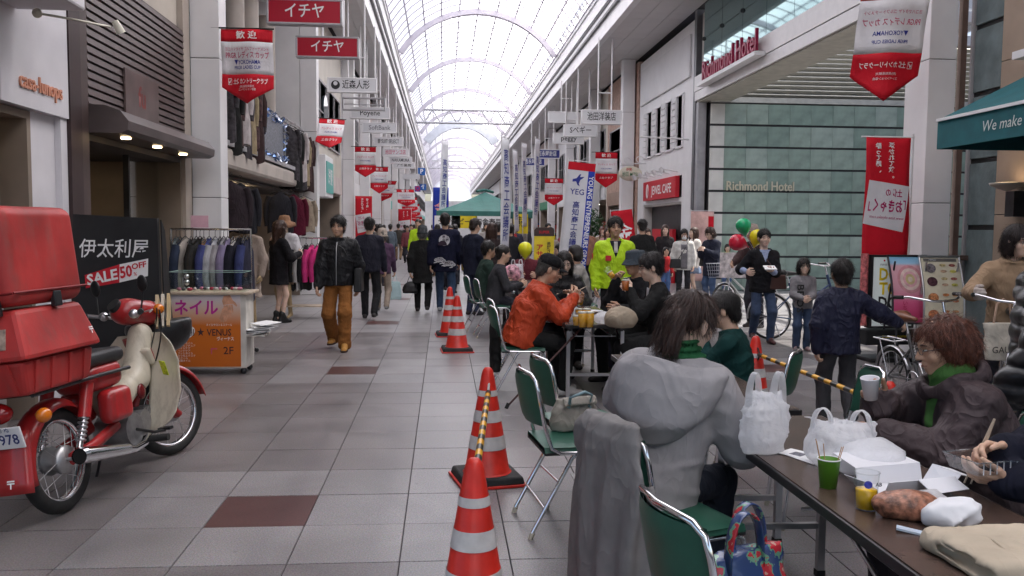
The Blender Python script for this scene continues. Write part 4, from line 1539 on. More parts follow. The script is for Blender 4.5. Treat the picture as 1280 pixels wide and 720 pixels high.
o = m.build('tinsel',[M('tinsel_blue',(0.2,0.32,0.6),0.2,0.8,0),M('tinsel_silver',(0.7,0.75,0.85),0.2,0.9,0)],f.t); o['kind'] = 'stuff'
f.box('end_panel',19.71,20.7,0,7.0,-0.9,0.0,white_paint)

# further left fronts
def far_front(side,y0,y1,label,wall,shop_z=2.6,sign=None,signcol=None,win=None,fascia=None,seed=0,depth=2.0,inner=None,light=lamp_white,top=7.0,x=None,pal=None,step=0.0):
    f = Front(side,'shop_building',label,y0,y1,x,'building','shop buildings along the arcade')
    f.box('wall',y0 + .01,y1 - .01,shop_z + 0.5,top,-5,step,wall)
    f.box('pier',y0 + .01,y0 + .35,0,shop_z + 0.49,-1.0,step,wall); f.box('pier',y1 - .35,y1 - .01,0,shop_z + 0.49,-1.0,step,wall)
    sg = f.box('fascia',y0 + .35,y1 - .35,shop_z,shop_z + 0.49,-0.6,step + 0.06,fascia or white_paint,0.01)
    if sign: f.txt(sign,0.3,(y0 + y1)/2,shop_z + 0.24,step + 0.064,signcol or black_print,bold=0.01)
    shop_hole(f,y0 + .36,y1 - .36,shop_z,depth,inner or inner_warm,lights=max(1,int((y1 - y0)/2.5)),light=light)
    goods(f,y0 + .7,y1 - .7,0.3,1.8,-0.6,int((y1 - y0)*9),seed,pal or [(.4,.05,.05),(.05,.05,.06),(.5,.48,.45),(.3,.2,.1),(.08,.1,.25),(.5,.35,.05)])
    for k in range(win or 0):
        w = (y1 - y0 - 1.0)/win
        a = y0 + .5 + w*k
        f.window(a + .15,a + w - .15,shop_z + 1.2,shop_z + 2.8,step + 0.02,grey_paint,win_glass,2,2)
    return f


cream = M('cream_wall',(0.56,0.52,0.46),0.6,0,0.08,1.2)
pinkish = M('pink_panel',(0.56,0.48,0.46),0.55,0,0.12,1.5)
tealsign = M('teal_sign',(0.1,0.42,0.38),0.4,0,0.05,3)
f = far_front('L',20.71,27.5,'white upper-wall shop with a teal sign box past the clothes balcony',cream,2.5,win=2,seed=1,fascia=pinkish,pal=[(.02,.02,.02),(.1,.03,.05),(.35,.3,.22),(.5,.5,.5)])
f.box('sign_box',20.9,22.3,2.25,3.25,0.07,0.4,white_paint,0.02); f.box('sign_face',21.0,22.2,2.35,3.1,0.4,0.42,tealsign)
f.txt('洋服',0.4,21.6,2.72,0.424,white_print,bold=0.02)
m = MB(); m.cyl((0.0,23.6 - f.c,4.6),(0.06,23.6 - f.c,4.6),0.42,n=24); m.build('round_window',win_glass,f.t)
LF = [(27.51,33.2,offwhite,'third'),(33.21,39.2,pinkish,'fourth'),(39.21,46.2,white_paint,'fifth'),(46.21,53.7,cream,'sixth'),(53.71,62.7,offwhite,'seventh'),(62.71,80,pinkish,'eighth'),(80.01,110,white_paint,'ninth'),(110.01,148,offwhite,'tenth')]
for i,(a,b,wmat,o_) in enumerate(LF):
    far_front('L',a,b,'%s shop building along the row past the clothes balcony' % o_,wmat,2.6 + 0.2*(i % 3),win=3,seed=20 + i,fascia=[white_paint,cream,M('red_fascia',(.45,.03,.04),.5),tealsign][i % 4])

# ---- right row ----------------------------------------------------------------------------------
slate = M('slate_grey',(0.13,0.165,0.17),0.55,0,0.25,4,0.5,18)
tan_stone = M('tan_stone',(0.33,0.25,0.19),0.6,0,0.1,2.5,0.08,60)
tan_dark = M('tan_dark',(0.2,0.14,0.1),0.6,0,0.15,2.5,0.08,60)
f = Front('R','coffee_building','tan and slate stone coffee shop building with teal awning and wall lamp',2.0,10.2)
for i in range(9):
    f.box('slate_block',9.62,10.14,0.8*i + .03 - (0 if i else .03),0.8*i + 0.77,-0.5,0.0,slate,0.006)
f.box('band',9.6,10.16,0,7.0,-0.6,-0.03,black)
f.box('quoin',10.161,10.2,0,7.0,-4,0.02,grey_paint)
zs = [0,1.75,3.5,5.2,7.0]
for a,b in zip(zs[:-1],zs[1:]):
    f.box('stone_panel',8.93,9.59,a + .004,b - .004,-0.5,0.02,tan_stone,0.004)
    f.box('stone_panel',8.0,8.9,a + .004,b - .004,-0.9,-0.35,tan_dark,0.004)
f.box('upper_wall',2.0,8.92,3.3,7.0,-5,0.0,tan_stone)
f.box('wall',2.0,3.0,0,3.29,-5,0.0,tan_stone)
f.box('back_wall',3.0,8.0,0,3.29,-3.0,-2.9,inner_warm)
f.box('drain_pipe',10.22,10.3,0,7.0,0.05,0.12,M('brown_pipe',(.12,.075,.06),.5))
for z in (1.2,2.9,5.0): f.box('pipe_bracket',10.05,10.31,z,z + .06,0.021,0.14,M('brown_pipe'))
# wall lamp
m = MB(); m.lathe([(0.03,0),(0.2,0.08),(0.21,0.1),(0.0,0.09)],(0.0,0,0),18); 
wl = f.box('lamp_bracket',9.05,9.2,1.72,2.0,0.02,0.16,dark_metal)
m = MB(); m.lathe([(0.02,0),(0.17,0.06),(0.18,0.09),(0.0,0.08)],(-0.2,9.12 - f.c,2.0),18); m.build('lamp_bowl',M('bowl',(.4,.35,.3),.4),wl)
m = MB(); m.disc((-0.2,9.12 - f.c,2.093),0.14); m.build('lamp_glow',M('lamp_dim',(1,.85,.6),.5,0,0,emit=(1,.72,.4),estr=2.5),wl)
f.box('switch_box',9.1,9.17,1.35,1.5,0.021,0.04,grey_paint)
# projecting black and yellow sign
sb = f.box('sign_box',7.15,7.75,2.95,3.95,0.02,0.75,black,0.02)
for z in (3.5,3.38): f.box('yellow_bar',7.14,7.76,z,z + .09,0.01,0.78,yellow_print,parent=sb)
# teal awning
teal = M('teal_canvas',(0.006,0.1,0.118),0.7,0,0.12,6,0.2,200)
aw = thing('awning','teal canvas awning with white lettering on the coffee building','awning',(XR,6.8,0))
ya,yb = -3.4,1.85
m = MB()
m.add([(-0.05,ya,3.33),(-0.05,yb,3.33),(-1.3,yb,2.70),(-1.3,ya,2.70)],[(0,1,2,3)])
m.build('canopy',teal,aw,solid=0.012)
m = MB(); m.add([(-1.305,ya,2.68),(-1.305,yb,2.68),(-1.305,yb,2.40),(-1.305,ya,2.40)],[(0,1,2,3)]); m.build('valance',teal,aw,solid=0.008)
m = MB(); m.add([(-0.05,yb + .004,3.33),(-1.3,yb + .004,2.70),(-0.05,yb + .004,2.70)],[(0,1,2)]); m.add([(-0.05,yb + .004,2.70),(-1.3,yb + .004,2.70),(-1.3,yb + .004,2.40),(-0.05,yb + .004,2.40)],[(0,1,2,3)]); m.build('side_panel',teal,aw,solid=0.006)
m = MB(); m.bx(-1.325,-1.29,ya,yb,2.68,2.71); m.build('edge_rail',white_paint,aw)
m = MB(); m.bx(-0.5,0.0,ya,yb + .05,3.34,3.42); m.build('cover_board',white_paint,aw)
text('We make a difference',0.145,M('pale_print',(.6,.66,.64),.6,0,0),aw,(-1.313,yb - 0.75,2.54),right=(0,-1,0),align='LEFT',shear=0.2)

# hotel: tiled wall across the end of the forecourt, louvres, glass front over the street
YH = 21.4
slate_green = []
for i,c in enumerate([(0.25,0.335,0.285),(0.29,0.375,0.32),(0.215,0.3,0.255),(0.32,0.4,0.35)]):
    mt = M('green_slate_%d' % i,c,0.38,0,0.3,2.2,0.12,12,det=8)
    slate_green.append(mt)
hot = thing('hotel_building','green slate hotel with metal name lettering, louvres and a glazed front','building',(6.66,YH,0))
m = MB(); m.bx(0.0,9.5,0.03,6.0,0,4.78); m.build('wall',dark_metal,hot)
TW,THh = 0.56,0.55
tl = []
for mt in slate_green:
    q = MB(); q.bx(0.003,TW - .003,-0.02,0.03,0.028,THh - .028); tl.append(q.mesh('tile',mt))
rnd = random.Random(11)
for r_ in range(9):
    for c_ in range(15):
        z = 4.72 - THh*(r_ + 1)
        if z < -0.4: continue
        o = inst('slate_tile',tl[rnd.choice([0,0,1,1,2,3])],hot,(0.36 + TW*c_,rnd.uniform(-.004,.004),max(z,0) if z > -.3 else 0))
        if z < 0: o.location.z = 0.0; o.scale = (1,1,(z + THh)/THh)
m = MB(); 
for r_ in range(9):
    z = max(4.72 - THh*(r_ + 1),0)
    q = MB(); q.bx(0.0,0.355,-0.025,0.03,z + .03,4.72 - THh*r_ - .03); q.build('corner_block',M('sunlit_edge_pale',(.62,.62,.58),.5,0,.08,3),hot)  # sunlit left edge of the wall, its brightness put into a paler colour
m = MB(); m.bx(-0.02,9.5,-0.05,0.1,4.73,4.86); m.build('coping',M('pale_metal',(.5,.5,.46),.4,.2),hot)
text('Richmond Hotel',0.33,M('brushed_metal',(.62,.57,.44),.4,.35,.05),hot,(7.12 + .85 - 6.66,-0.045,2.64),right=(1,0,0),extrude=0.015,width=1.75,bold=0.012)
lv = MB(); lv.box((0,0,0),(8.6,0.12,0.03),Matrix.Rotation(R(-35),3,'X')); lvm = lv.mesh('louvre',M('louvre_metal',(.62,.61,.54),.4,.3,.05))
for i in range(12): inst('louvre',lvm,hot,(4.9,0.25,4.95 + 0.115*i))
for x in (2.1,4.9,7.6):
    q = MB(); q.bx(x - .05,x + .05,0.32,0.4,4.86,6.4); q.build('louvre_post',MATS['louvre_metal'],hot)
m = MB(); m.bx(0.6,9.5,0.6,0.7,4.86,6.5); m.build('louvre_backing',inner_dark,hot)
# fascia beam along the street line, glass above, name in red
m = MB(); m.bx(-0.3,0.55,-10.6,0.4,4.8,5.02); m.bx(-0.32,0.5,-10.6,0.4,5.03,5.4); m.build('fascia',M('fascia_white',(.68,.66,.66),.35,.1,.04),hot)
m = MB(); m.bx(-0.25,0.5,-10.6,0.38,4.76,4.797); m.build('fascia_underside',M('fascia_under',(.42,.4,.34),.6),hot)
hotel_glass = M('hotel_glass',(0.2,0.33,0.33),0.04,0.0,0.05,1); MATS['hotel_glass'].node_tree.nodes['Principled BSDF'].inputs['Metallic'].default_value = 0.75
gp = MB(); gp.bx(-0.012,0.012,0.006,1.39,0.006,0.85); gpm = gp.mesh('glass_pane',hotel_glass)
for i in range(8):
    for j in range(2):
        inst('glass_pane',gpm,hot,(-0.22,-0.05 - 1.4*(i + 1) + .0,5.41 + 0.86*j))
m = MB()
for i in range(9):
    m.cyl((-0.2,-0.05 - 1.4*i,5.4),(-0.2,-0.05 - 1.4*i,7.1),0.012,n=6)
    m.sph((-0.24,-0.05 - 1.4*i,6.27),0.05,10,6)
m.build('glass_fitting',dark_metal,hot)
m = MB(); m.bx(-0.14,0.1,-10.6,0.4,5.41,7.0); m.build('glass_backing',inner_white,hot)
m = MB(); m.bx(-0.55,-0.33,-4.5,-0.6,5.0,5.08); lg = m.build('name_ledge',white_paint,hot)
red_letters = M('red_letters',(0.33,0.01,0.06),0.4)
text('Richmond Hotel',0.62,red_letters,hot,(-0.45,-2.55,5.32),right=(0,-1,0),extrude=0.03,width=3.6,bold=0.01)
# forecourt skylight
m = MB(); m.bx(0.6,9.5,-10.4,-0.1,6.45,6.47); m.build('skylight',clear_mat('skylight_glass',(.97,.98,.98),0.03),hot)
for i in range(5):
    q = MB(); q.bx(0.55,9.5,-0.4 - 2.3*i,-0.25 - 2.3*i,6.2,6.44); q.build('skylight_beam',MATS['fascia_white'],hot)
for x in (2.5,5.2,7.9):
    q = MB(); q.bx(x - .06,x + .06,-10.4,-0.1,6.25,6.43); q.build('skylight_beam',MATS['fascia_white'],hot)
m = MB(); m.bx(9.0,9.2,-10.4,0.0,0,7.5); m.build('end_wall',white_wall,hot)
m = MB(); m.bx(-0.28,0.42,0.42,0.62,0,7.1); m.build('corner_pier',M('dark_pier',(.12,.12,.13),.4,.3,.1),hot)
m = MB(); m.bx(-0.26,-0.05,0.2,0.41,0,4.75); m.build('drain_cover',M('grey_pier',(.36,.36,.38),.4,.2),hot)

# jewellery cafe
f = Front('R','jewellery_cafe','bright white cafe building with slit windows and a red name sign',22.05,28.2)
f.box('wall',22.06,28.2,3.3,6.9,-5,0.0,white_paint)
f.box('surround',22.3,27.9,5.5,6.6,0.0,0.06,offwhite,0.01)
for i in range(4):
    f.window(22.9 + 1.15*i,23.55 + 1.15*i,3.75,5.2,0.02,white_paint,win_glass,1,1,0.05)
    for k in range(8):
        f.box('block',23.6 + 1.15*i,24.0 + 1.15*i,3.78 + .18*k,3.92 + .18*k,0.0,0.05,offwhite)
f.box('pier',22.06,22.9,0,3.29,-1,0.02,white_paint); f.box('pier',27.4,28.2,0,3.29,-1,0.02,white_paint)
sg = f.box('name_sign',23.2,27.0,2.42,3.0,0.0,0.12,red_print,0.01)
f.box('header',22.9,27.4,3.01,3.29,-0.6,0.015,white_paint); f.box('header',22.9,27.4,2.3,2.41,-0.6,0.015,white_paint)
f.txt('JEWEL CAFE',0.36,24.75,2.69,0.124,white_print,bold=0.018,width=2.3)
m = MB(); m.tube([(-0.124,26.4 - f.c + .1*math.cos(a),2.7 + .2*math.sin(a)) for a in [2*PI*i/16 for i in range(16)]],0.025,5,closed=True); m.build('emblem',white_print,sg)
shop_hole(f,22.91,27.39,2.3,3,inner_white,lights=3,light=lamp_white)
goods(f,23.3,27,.3,1.6,-1,40,77,[(.5,.03,.04),(.7,.7,.7),(.4,.3,.2)])
f.box('poster_wall',24.2,26.6,0.0,1.55,-0.2,-0.1,red_print)
for i in range(5):
    m = MB(); y = 23.4 + .85*i - f.c; m.tube([(0,y,3.12),(-.5,y,3.2)],0.015,6); m.cyl((-.5,y,3.22),(-.42,y,3.08),.05,.06,n=8); m.build('sign_lamp',offwhite,f.t)
m = MB(); m.tube([(0.0,22.4 - f.c,3.9),(-1.3,22.4 - f.c,3.95)],0.025,6); m.build('pole',offwhite,f.t)

brick_m = M('peach_brick',(0.45,0.3,0.24),0.7,0,0.2,8,0.2,40)
f = far_front('R',28.21,33.5,'peach brick building with oval hanging sign beyond the white cafe',brick_m,2.4,win=1,seed=40,fascia=M('tan_fascia',(.3,.2,.15),.5),step=0.05)
RF = [(33.51,41,cream,'first'),(41.01,48.5,white_paint,'second'),(48.51,57.5,pinkish,'third'),(57.51,70,offwhite,'fourth'),(70.01,100,cream,'fifth'),(100.01,148,white_paint,'sixth')]
for i,(a,b,wmat,o_) in enumerate(RF):
    far_front('R',a,b,'%s pale shop building beyond the peach brick building' % o_,wmat,2.7,win=3,seed=50 + i,fascia=[offwhite,white_paint,M('green_fascia',(.03,.2,.1),.5)][i % 3])
# closing front at the far end of the arcade
mb = MB(); mb.bx(-12,16,150,156,0,6.0); struct(mb.build('wall_far_end',offwhite))
mb = MB(); mb.poly([(XC - 3.5,147.9,6.0)] + [(arc(i/20)[0],147.9,arc(i/20)[1]) for i in range(21)] + [(XC + 3.5,147.9,6.0)]); struct(mb.build('gable',roof_glass))
# ------------------------------------------------------------------ folding tables, pipe chairs, cones
laminate = M('dark_laminate',(0.075,0.048,0.038),0.27,0,0.25,5,0.03,40)
edge_black = M('edge_black',(0.02,0.018,0.018),0.4,0,0.1)


def folding_table(label,x0,x1,y0,y1):
    cx,cy = (x0 + x1)/2,(y0 + y1)/2
    t = thing('folding_table',label,'table',(cx,cy,0),0,'folding tables in a row')
    w,l = (x1 - x0)/2,(y1 - y0)/2
    m = MB(); m.bx(-w + .012,w - .012,-l + .012,l - .012,0.672,0.702); m.build('table_top',laminate,t)
    m = MB()
    for a in ((-w,-w + .0115,-l,l),(w - .0115,w,-l,l),(-w + .0115,w - .0115,-l,-l + .0115),(-w + .0115,w - .0115,l - .0115,l)):
        m.bx(*a,0.666,0.7)
    m.build('edge_band',edge_black,t,bevel=0.004)
    m = MB(); m.bx(-w + .05,-w + .075,-l + .1,l - .1,0.63,0.666); m.bx(w - .075,w - .05,-l + .1,l - .1,0.63,0.666); m.build('apron',dark_metal,t)
    for sy in (-1,1):
        for sx in (-1,1):
            q = MB(); x,y = sx*(w - .05),sy*(l - .14)
            q.bx(x - .016,x + .016,y - .016,y + .016,0.02,0.63); lg = q.build('leg',steel,t)
            q = MB(); q.bx(x - .019,x + .019,y - .019,y + .019,0.0,0.03); q.build('foot_cap',black,lg)
        q = MB(); y = sy*(l - .14); q.bx(-w + .066,w - .066,y - .012,y + .012,0.22,0.245); q.build('crossbar',steel,t)
        for sx in (-1,1):
            q = MB(); q.cyl((sx*(w - .05),y,.5),(sx*(w - .05),y - sy*.35,.64),.008,n=6); q.build('brace',steel,t)
    q = MB()
    for x in (-.16,0,.16): q.cyl((x,-l + .2,.58),(x,l - .2,.58),.006,n=6)
    for y in (-l + .2,0,l - .2): q.cyl((-.2,y,.574),(.2,y,.574),.006,n=6)
    q.build('wire_shelf',steel,t)
    return t


folding_table('dark brown folding table with food, bags and cups in the foreground',1.17,1.74,1.95,3.8)
folding_table('dark folding table between the grey hoodie and the green sweater boy',1.13,1.7,3.92,5.72)
folding_table('dark folding table crowded with beer cups beside the orange jacket',1.07,1.66,7.5,9.3)
folding_table('distant folding table beside the seated green jacket',1.05,1.65,12.2,14.0)
folding_table('farthest folding table under the green tent',1.4,3.2,34.5,35.2)

vinyl = M('green_vinyl',(0.02,0.095,0.062),0.4,0,0.15,9,0.06,160)
tip_m = M('cream_rubber',(0.5,0.45,0.36),0.6)


def make_chair():
    t = thing('pipe_chair','x','chair',(0,0,0),0,'green vinyl pipe chairs')
    m = MB()
    m.surf(lambda a,b: ((a - .5)*.4*(1 - .06*abs(2*b - 1) ** 4),(b - .5)*.4,.455 + .02*(1 - abs(2*a - 1) ** 4)*(1 - abs(2*b - 1) ** 4)),12,12)
    m.surf(lambda a,b: ((.5 - a)*.4,(b - .5)*.4,.43),1,1)
    for sx in (-1,1): m.add([(sx*.2,-.2,.43),(sx*.2,.2,.43),(sx*.188,.2,.456),(sx*.188,-.2,.456)],[(0,1,2,3)])
    m.build('seat',vinyl,t)
    m = MB(); m.bx(-.2,.2,-.2,.2,.415,.431); m.build('seat_pan',black,t,bevel=.004)
    m = MB()
    def bk(a,b,f):
        x = (a - .5)*.36; z = .56 + .25*b
        e = (1 - abs(2*a - 1) ** 6)*(1 - abs(2*b - 1) ** 6)
        return (x,-.195 - (z - .45)*.2 + f*(.006 + .013*e) + .05*(2*a - 1) ** 2 - .03,z)
    m.surf(lambda a,b: bk(a,b,1),12,8); m.surf(lambda a,b: bk(1 - a,b,-1),12,8)
    m.build('backrest',vinyl,t)
    def arc_pts(pts,n=5):
        return pts
    for sx in (-1,1):
        m = MB(); m.tube([(sx*.205,.235,.015),(sx*.205,.2,.36),(sx*.203,.18,.41),(sx*.203,.14,.425),(sx*.203,0,.425)],.0105,8); lg = m.build('leg',chrome,t)
        m = MB(); m.cyl((sx*.205,.237,0),(sx*.205,.233,.03),.014,n=8); m.build('foot_cap',tip_m,lg)
        m = MB(); m.tube([(sx*.205,-.27,.015),(sx*.204,-.06,.4),(sx*.204,-.03,.42)],.0105,8); lg = m.build('leg',chrome,t)
        m = MB(); m.cyl((sx*.205,-.272,0),(sx*.205,-.26,.03),.014,n=8); m.build('foot_cap',tip_m,lg)
    m = MB()
    pts = []
    side = [(.203,.0,.425),(.203,-.12,.428),(.2,-.165,.45),(.195,-.2,.56),(.192,-.235,.74),(.18,-.245,.79),(.15,-.262,.818),(.0,-.29,.825)]
    pts = side + [(-x,y,z) for x,y,z in side[-2::-1]]
    m.tube(pts,.0105,8); m.build('back_frame',chrome,t)
    m = MB(); m.cyl((-.2,-.2,.15),(.2,-.2,.15),.008,n=6); m.build('stretcher',chrome,t)
    return t


chair0 = make_chair()
CH = [  # x, y, rotation (0 = sitter faces down the street), label
    (0.68,4.42,-83,'empty green pipe chair holding the small beige handbag'),
    (0.8,4.88,-80,'empty green pipe chair just beyond the one with the handbag'),
    (0.87,3.18,-70,'pipe chair with a grey coat hung over it, under the grey hoodie'),
    (0.85,2.27,-78,'green pipe chair at the bottom edge beside the floral bag'),
    (2.02,4.4,80,'empty green pipe chair standing alone across the brown table'),
    (1.9,5.17,62,'green pipe chair under the boy in the green sweater'),
    (2.14,3.2,85,'pipe chair under the person in the brown jacket'),
    (2.26,2.5,85,'pipe chair under the person holding chopsticks'),
    (0.72,7.95,-88,'chrome pipe chair under the orange jacket'),
    (0.74,8.75,-88,'pipe chair behind the orange jacket one'),
    (2.02,7.85,92,'pipe chair under the person in a black cardigan'),
    (2.02,8.65,88,'pipe chair under the grey bucket hat'),
    (1.36,9.75,180,'green pipe chair at the table end under the black quilted coat'),
    (0.60,13.0,-84,'pipe chair under the dark green jacket'),
    (2.05,13.2,90,'distant pipe chair on the far side of the third table'),
]
for i,(x,y,rz,lab) in enumerate(CH):
    if i == 0:
        chair0.location = (x,y,0); chair0.rotation_euler = (0,0,R(rz)); chair0['label'] = lab
    else:
        copy_thing(chair0,(x,y,0),rz,lab)

cone_red = M('cone_red',(0.56,0.024,0.014),0.4,0,0.22,9,0.05,40,det=8)
cone_white = M('cone_white',(0.56,0.54,0.53),0.45,0,0.18,14,det=8)


def make_cone():
    t = thing('traffic_cone','x','traffic cone',(0,0,0),0,'red and white traffic cones')
    r = lambda z: .14 - (.14 - .036)*(z - .05)/.62
    def seg(z0,z1,e=0.0):
        return [(r(z0) + e,z0),(r(z1) + e,z1)]
    m = MB(); m.lathe([(.155,.045),(.15,.06),(.142,.066)] + seg(.07,.66)[0:1] + [(r(.66),.66),(.03,.685),(.018,.7),(0,.702)],n=28); m.build('body',cone_red,t)
    for z0,z1 in ((.21,.29),(.375,.445),(.53,.565)):
        m = MB(); m.lathe(seg(z0,z1,.0025),n=28); m.build('band',cone_white,t)
    m = MB(); m.box((0,0,.035),(.38,.38,.05),None,0,(.94,.94)); m.build('base',rubber,t,bevel=.012)
    m = MB(); m.box((0,0,.009),(.4,.4,.016)); m.build('foot_plate',cone_red,t,bevel=.004)
    return t


cone0 = make_cone()
CN = [(0.115,3.13,8,'nearest red and white traffic cone, cut by the bottom edge'),(0.27,5.2,12,'traffic cone at the far end of the near striped bar'),(0.17,10.75,4,'front cone of the pair behind the orange jacket'),
      (0.09,12.3,4,'rear cone of the pair behind the orange jacket'),(2.5,6.7,0,'traffic cone beside the boy in the green sweater'),(2.52,4.65,0,'traffic cone behind the white paper cup')]
for i,(x,y,rz,lab) in enumerate(CN):
    if i == 0: cone0.location = (x,y,0); cone0['label'] = lab
    else: copy_thing(cone0,(x,y,0),rz,lab)


def cone_bar(label,a,b):
    a,b = Vector(a),Vector(b)
    L = (b - a).length
    t = thing('barrier_bar',label,'barrier bar',a)
    t.rotation_mode = 'QUATERNION'; t.rotation_quaternion = Vector((0,0,1)).rotation_difference((b - a).normalized())
    n = int(L/.09)
    for k in range(2):
        for i in range(k,n,2):
            m = MB(); m.cyl((0,0,L*i/n),(0,0,L*(i + 1)/n),.0165,n=14,caps=False)
            m.build('stripe',M('bar_yellow',(.72,.36,.02),.35,0,.1,20) if k else M('bar_black',(.02,.02,.02),.35),t)
    for z,r in ((-.045,.06),(L + .045,.06)):
        m = MB(); m.torus((0,0,z),.05,.007,(1,0,0),20,6); m.build('ring',black if z < 0 else cone_white,t)


cone_bar('black and yellow bar running between the two nearest cones',(0.115,3.2,0.56),(0.27,5.13,0.56))
cone_bar('black and yellow bar ending behind the white paper cup',(2.5,6.62,0.56),(2.52,4.72,0.56))

# ------------------------------------------------------------------ hanging signs over the shop fronts
sign_face = M('sign_white',(0.66,0.66,0.68),0.35,0,0.03,2)
sign_red = M('sign_red',(0.42,0.01,0.03),0.35,0,0.05,2)
sign_blue = M('sign_blue',(0.03,0.04,0.2),0.35,0,0.05,2)


def hang_sign(label,x,y,z,w,h,face,body,tmat,size=None,frame=white_paint,empty=False,emblem=False,tw=None,side='L'):
    t = thing('hanging_sign',label,'hanging sign',(x,y,z),0,'signs hanging from the arcade ceiling')
    d = .09
    fw = .035
    if not empty:
        m = MB(); m.bx(-w/2 + fw,w/2 - fw,-d + .01,d - .01,-h/2 + fw,h/2 - fw); m.build('panel',face,t)
    m = MB()
    for a in ((-w/2,w/2,h/2 - fw,h/2),(-w/2,w/2,-h/2,-h/2 + fw)): m.bx(a[0],a[1],-d,d,a[2],a[3])
    for a in ((-w/2,-w/2 + fw),(w/2 - fw,w/2)): m.bx(a[0],a[1],-d,d,-h/2 + fw,h/2 - fw)
    if empty: m.bx(-w/2 + fw,w/2 - fw,-.02,.02,-.03,.0)
    m.build('frame',frame,t,bevel=.01)
    for sx in (-.2,.2):
        m = MB(); m.cyl((sx + .1,0,h/2),(sx + .1,0,SOFZ + .03 - z),.022,n=8); m.build('rod',white_paint,t)
    m = MB(); m.cyl((-.1,0,h/2 + .5),(.3,0,h/2 + .5),.018,n=6); m.build('tie_rod',white_paint,t)
    if body:
        text(body,size or h*.62,tmat,t,(.08*w if emblem else 0,-d + .006,0),bold=.01,width=tw)
    if emblem:
        m = MB(); m.disc((-w*.33,-d + .006,0),h*.3,(0,-1,0)); m.build('emblem',black_print,t)
        m = MB(); m.disc((-w*.33,-d + .003,h*.1),h*.14,(0,-1,0)); m.build('emblem_figure',sign_face,t)
    return t


def zs(v,Zr=3.43): return 1078*Zr/(284 - v)


LS = [(27.5,'イチヤ',sign_red,white_print,'nearer of two red hanging signs reading イチヤ',.62),(68.5,'イチヤ',sign_red,white_print,'farther of two red hanging signs reading イチヤ',.62),(113,'近森人形',sign_face,black_print,'white hanging sign with round emblem and 近森人形',.66),
      (135,None,None,None,'empty white hanging sign frame',0),(146,'Poyene',sign_face,black_print,'white hanging sign in Latin letters just behind the empty frame',.6),(163.5,'SoftBank',sign_face,M('grey_print',(.2,.2,.22),.5,0,0),'pale hanging sign reading SoftBank',.75),
      (180,'▦ SUIT SELECT',sign_face,black_print,'white hanging sign reading SUIT SELECT',.85),(193,'池田サンゴ店',sign_face,rose_print,'white hanging sign with red 池田サンゴ店',.95),(202.5,'NAKAMURA',sign_face,black_print,'small white hanging sign reading NAKAMURA',.9),(208.5,'アイ薬局',sign_face,black_print,'far white hanging sign under the NAKAMURA sign',.8),(222,None,sign_face,None,'blank white hanging sign farthest down the left row',0)]
for v,body,face,tm,lab,tw in LS:
    y = zs(v)
    h = .41 if v < 100 else .36
    fr = M('sign_frame_grey',(.45,.44,.46),.4,.2) if (body == 'イチヤ' or v == 135) else white_paint
    hang_sign(lab,-2.24 if v > 30 else -2.24,y,CAM_H + 3.43,1.2,h,face,body,tm,frame=fr,empty=(face is None),emblem=(v == 113),tw=tw)
RS = [(145.5,'池田洋装店',sign_face,black_print,'white hanging sign reading 池田洋装店',.85,4.62,3.27),(146.5,None,sign_face,None,'blank white hanging sign behind the 池田洋装店 one',0,4.55,3.9),(162.5,'Sペギー',sign_face,black_print,'white hanging sign reading Sペギー',.75,4.75,3.4),(172.5,'peggy',sign_face,black_print,'white hanging sign reading peggy',.6,4.72,3.4),
      (192,'吉永時計店',sign_blue,white_print,'nearer dark blue hanging sign reading 吉永時計店',.85,4.74,3.4),(202,'吉永時計店',sign_blue,white_print,'farther dark blue hanging sign reading 吉永時計店',.85,4.6,3.4)]
for v,body,face,tm,lab,tw,x,zr in RS:
    y = 1078*zr/(284 - v)
    if v == 146.5: y = 33.0; zr = y*(284 - v)/1078
    hang_sign(lab,x,y,CAM_H + zr,1.2,.42,face,body,tm,tw=tw)
# small blue parking sign and traffic signs far down the left row
def board_sign(label,u,v,Y,w,h,mat,body,tm,size):
    p = AT(u,v,Y)
    t = thing('street_sign',label,'sign',p,0)
    m = MB(); m.bx(-w/2,w/2,-.04,.04,-h/2,h/2); m.build('plate',mat,t,bevel=.01)
    m = MB(); m.cyl((0,0,h/2),(0,0,SOFZ - p.z),.03,n=6); m.build('rod',white_paint,t)
    text(body,size,tm,t,(0,-.043,0),bold=.03)


p_blue = M('parking_blue',(.02,.12,.42),.4)
board_sign('small blue parking sign reading P',527,214.5,60,.5,.5,p_blue,'P',white_print,.42)
board_sign('far small blue square sign with a white arrow',529,234,64,.45,.45,p_blue,'↑',white_print,.4)
board_sign('far small round-marked blue and red sign',522,236,64,.42,.42,M('sign_purple',(.12,.05,.3),.4),'○',red_print,.4)

# oval hanging sign by the brick front
p = AT(788,217,27.2)
ov = thing('oval_sign','cream oval sign with scrolled iron bracket by the brick building','sign',p)
m = MB(); m.lathe([(0,-.03),(.36,-.03),(.38,0),(.36,.03),(0,.03)],(0,0,0),28,rot=Matrix.Rotation(R(90),3,'X'),sx=1.0,sy=.62); m.build('plate',M('cream_enamel',(.66,.62,.5),.4),ov)
text('池田 MITSU',.16,M('green_print',(.03,.2,.1),.5),ov,(0,-.034,-.03),width=.55,bold=.01); text('伊勢',.1,red_print,ov,(-.05,-.034,.12),bold=.01)
m = MB(); m.tube([(-.3,0,.3),(.9,0,.34)],.02,6); m.tube([(-.1 + .1*math.cos(a),0,.42 + .08*math.sin(a)) for a in np.linspace(0,5,12)],.012,5); m.tube([(.3 + .12*math.cos(a),0,.45 + .1*math.sin(a)) for a in np.linspace(0,5,12)],.012,5); m.build('bracket',offwhite,ov)

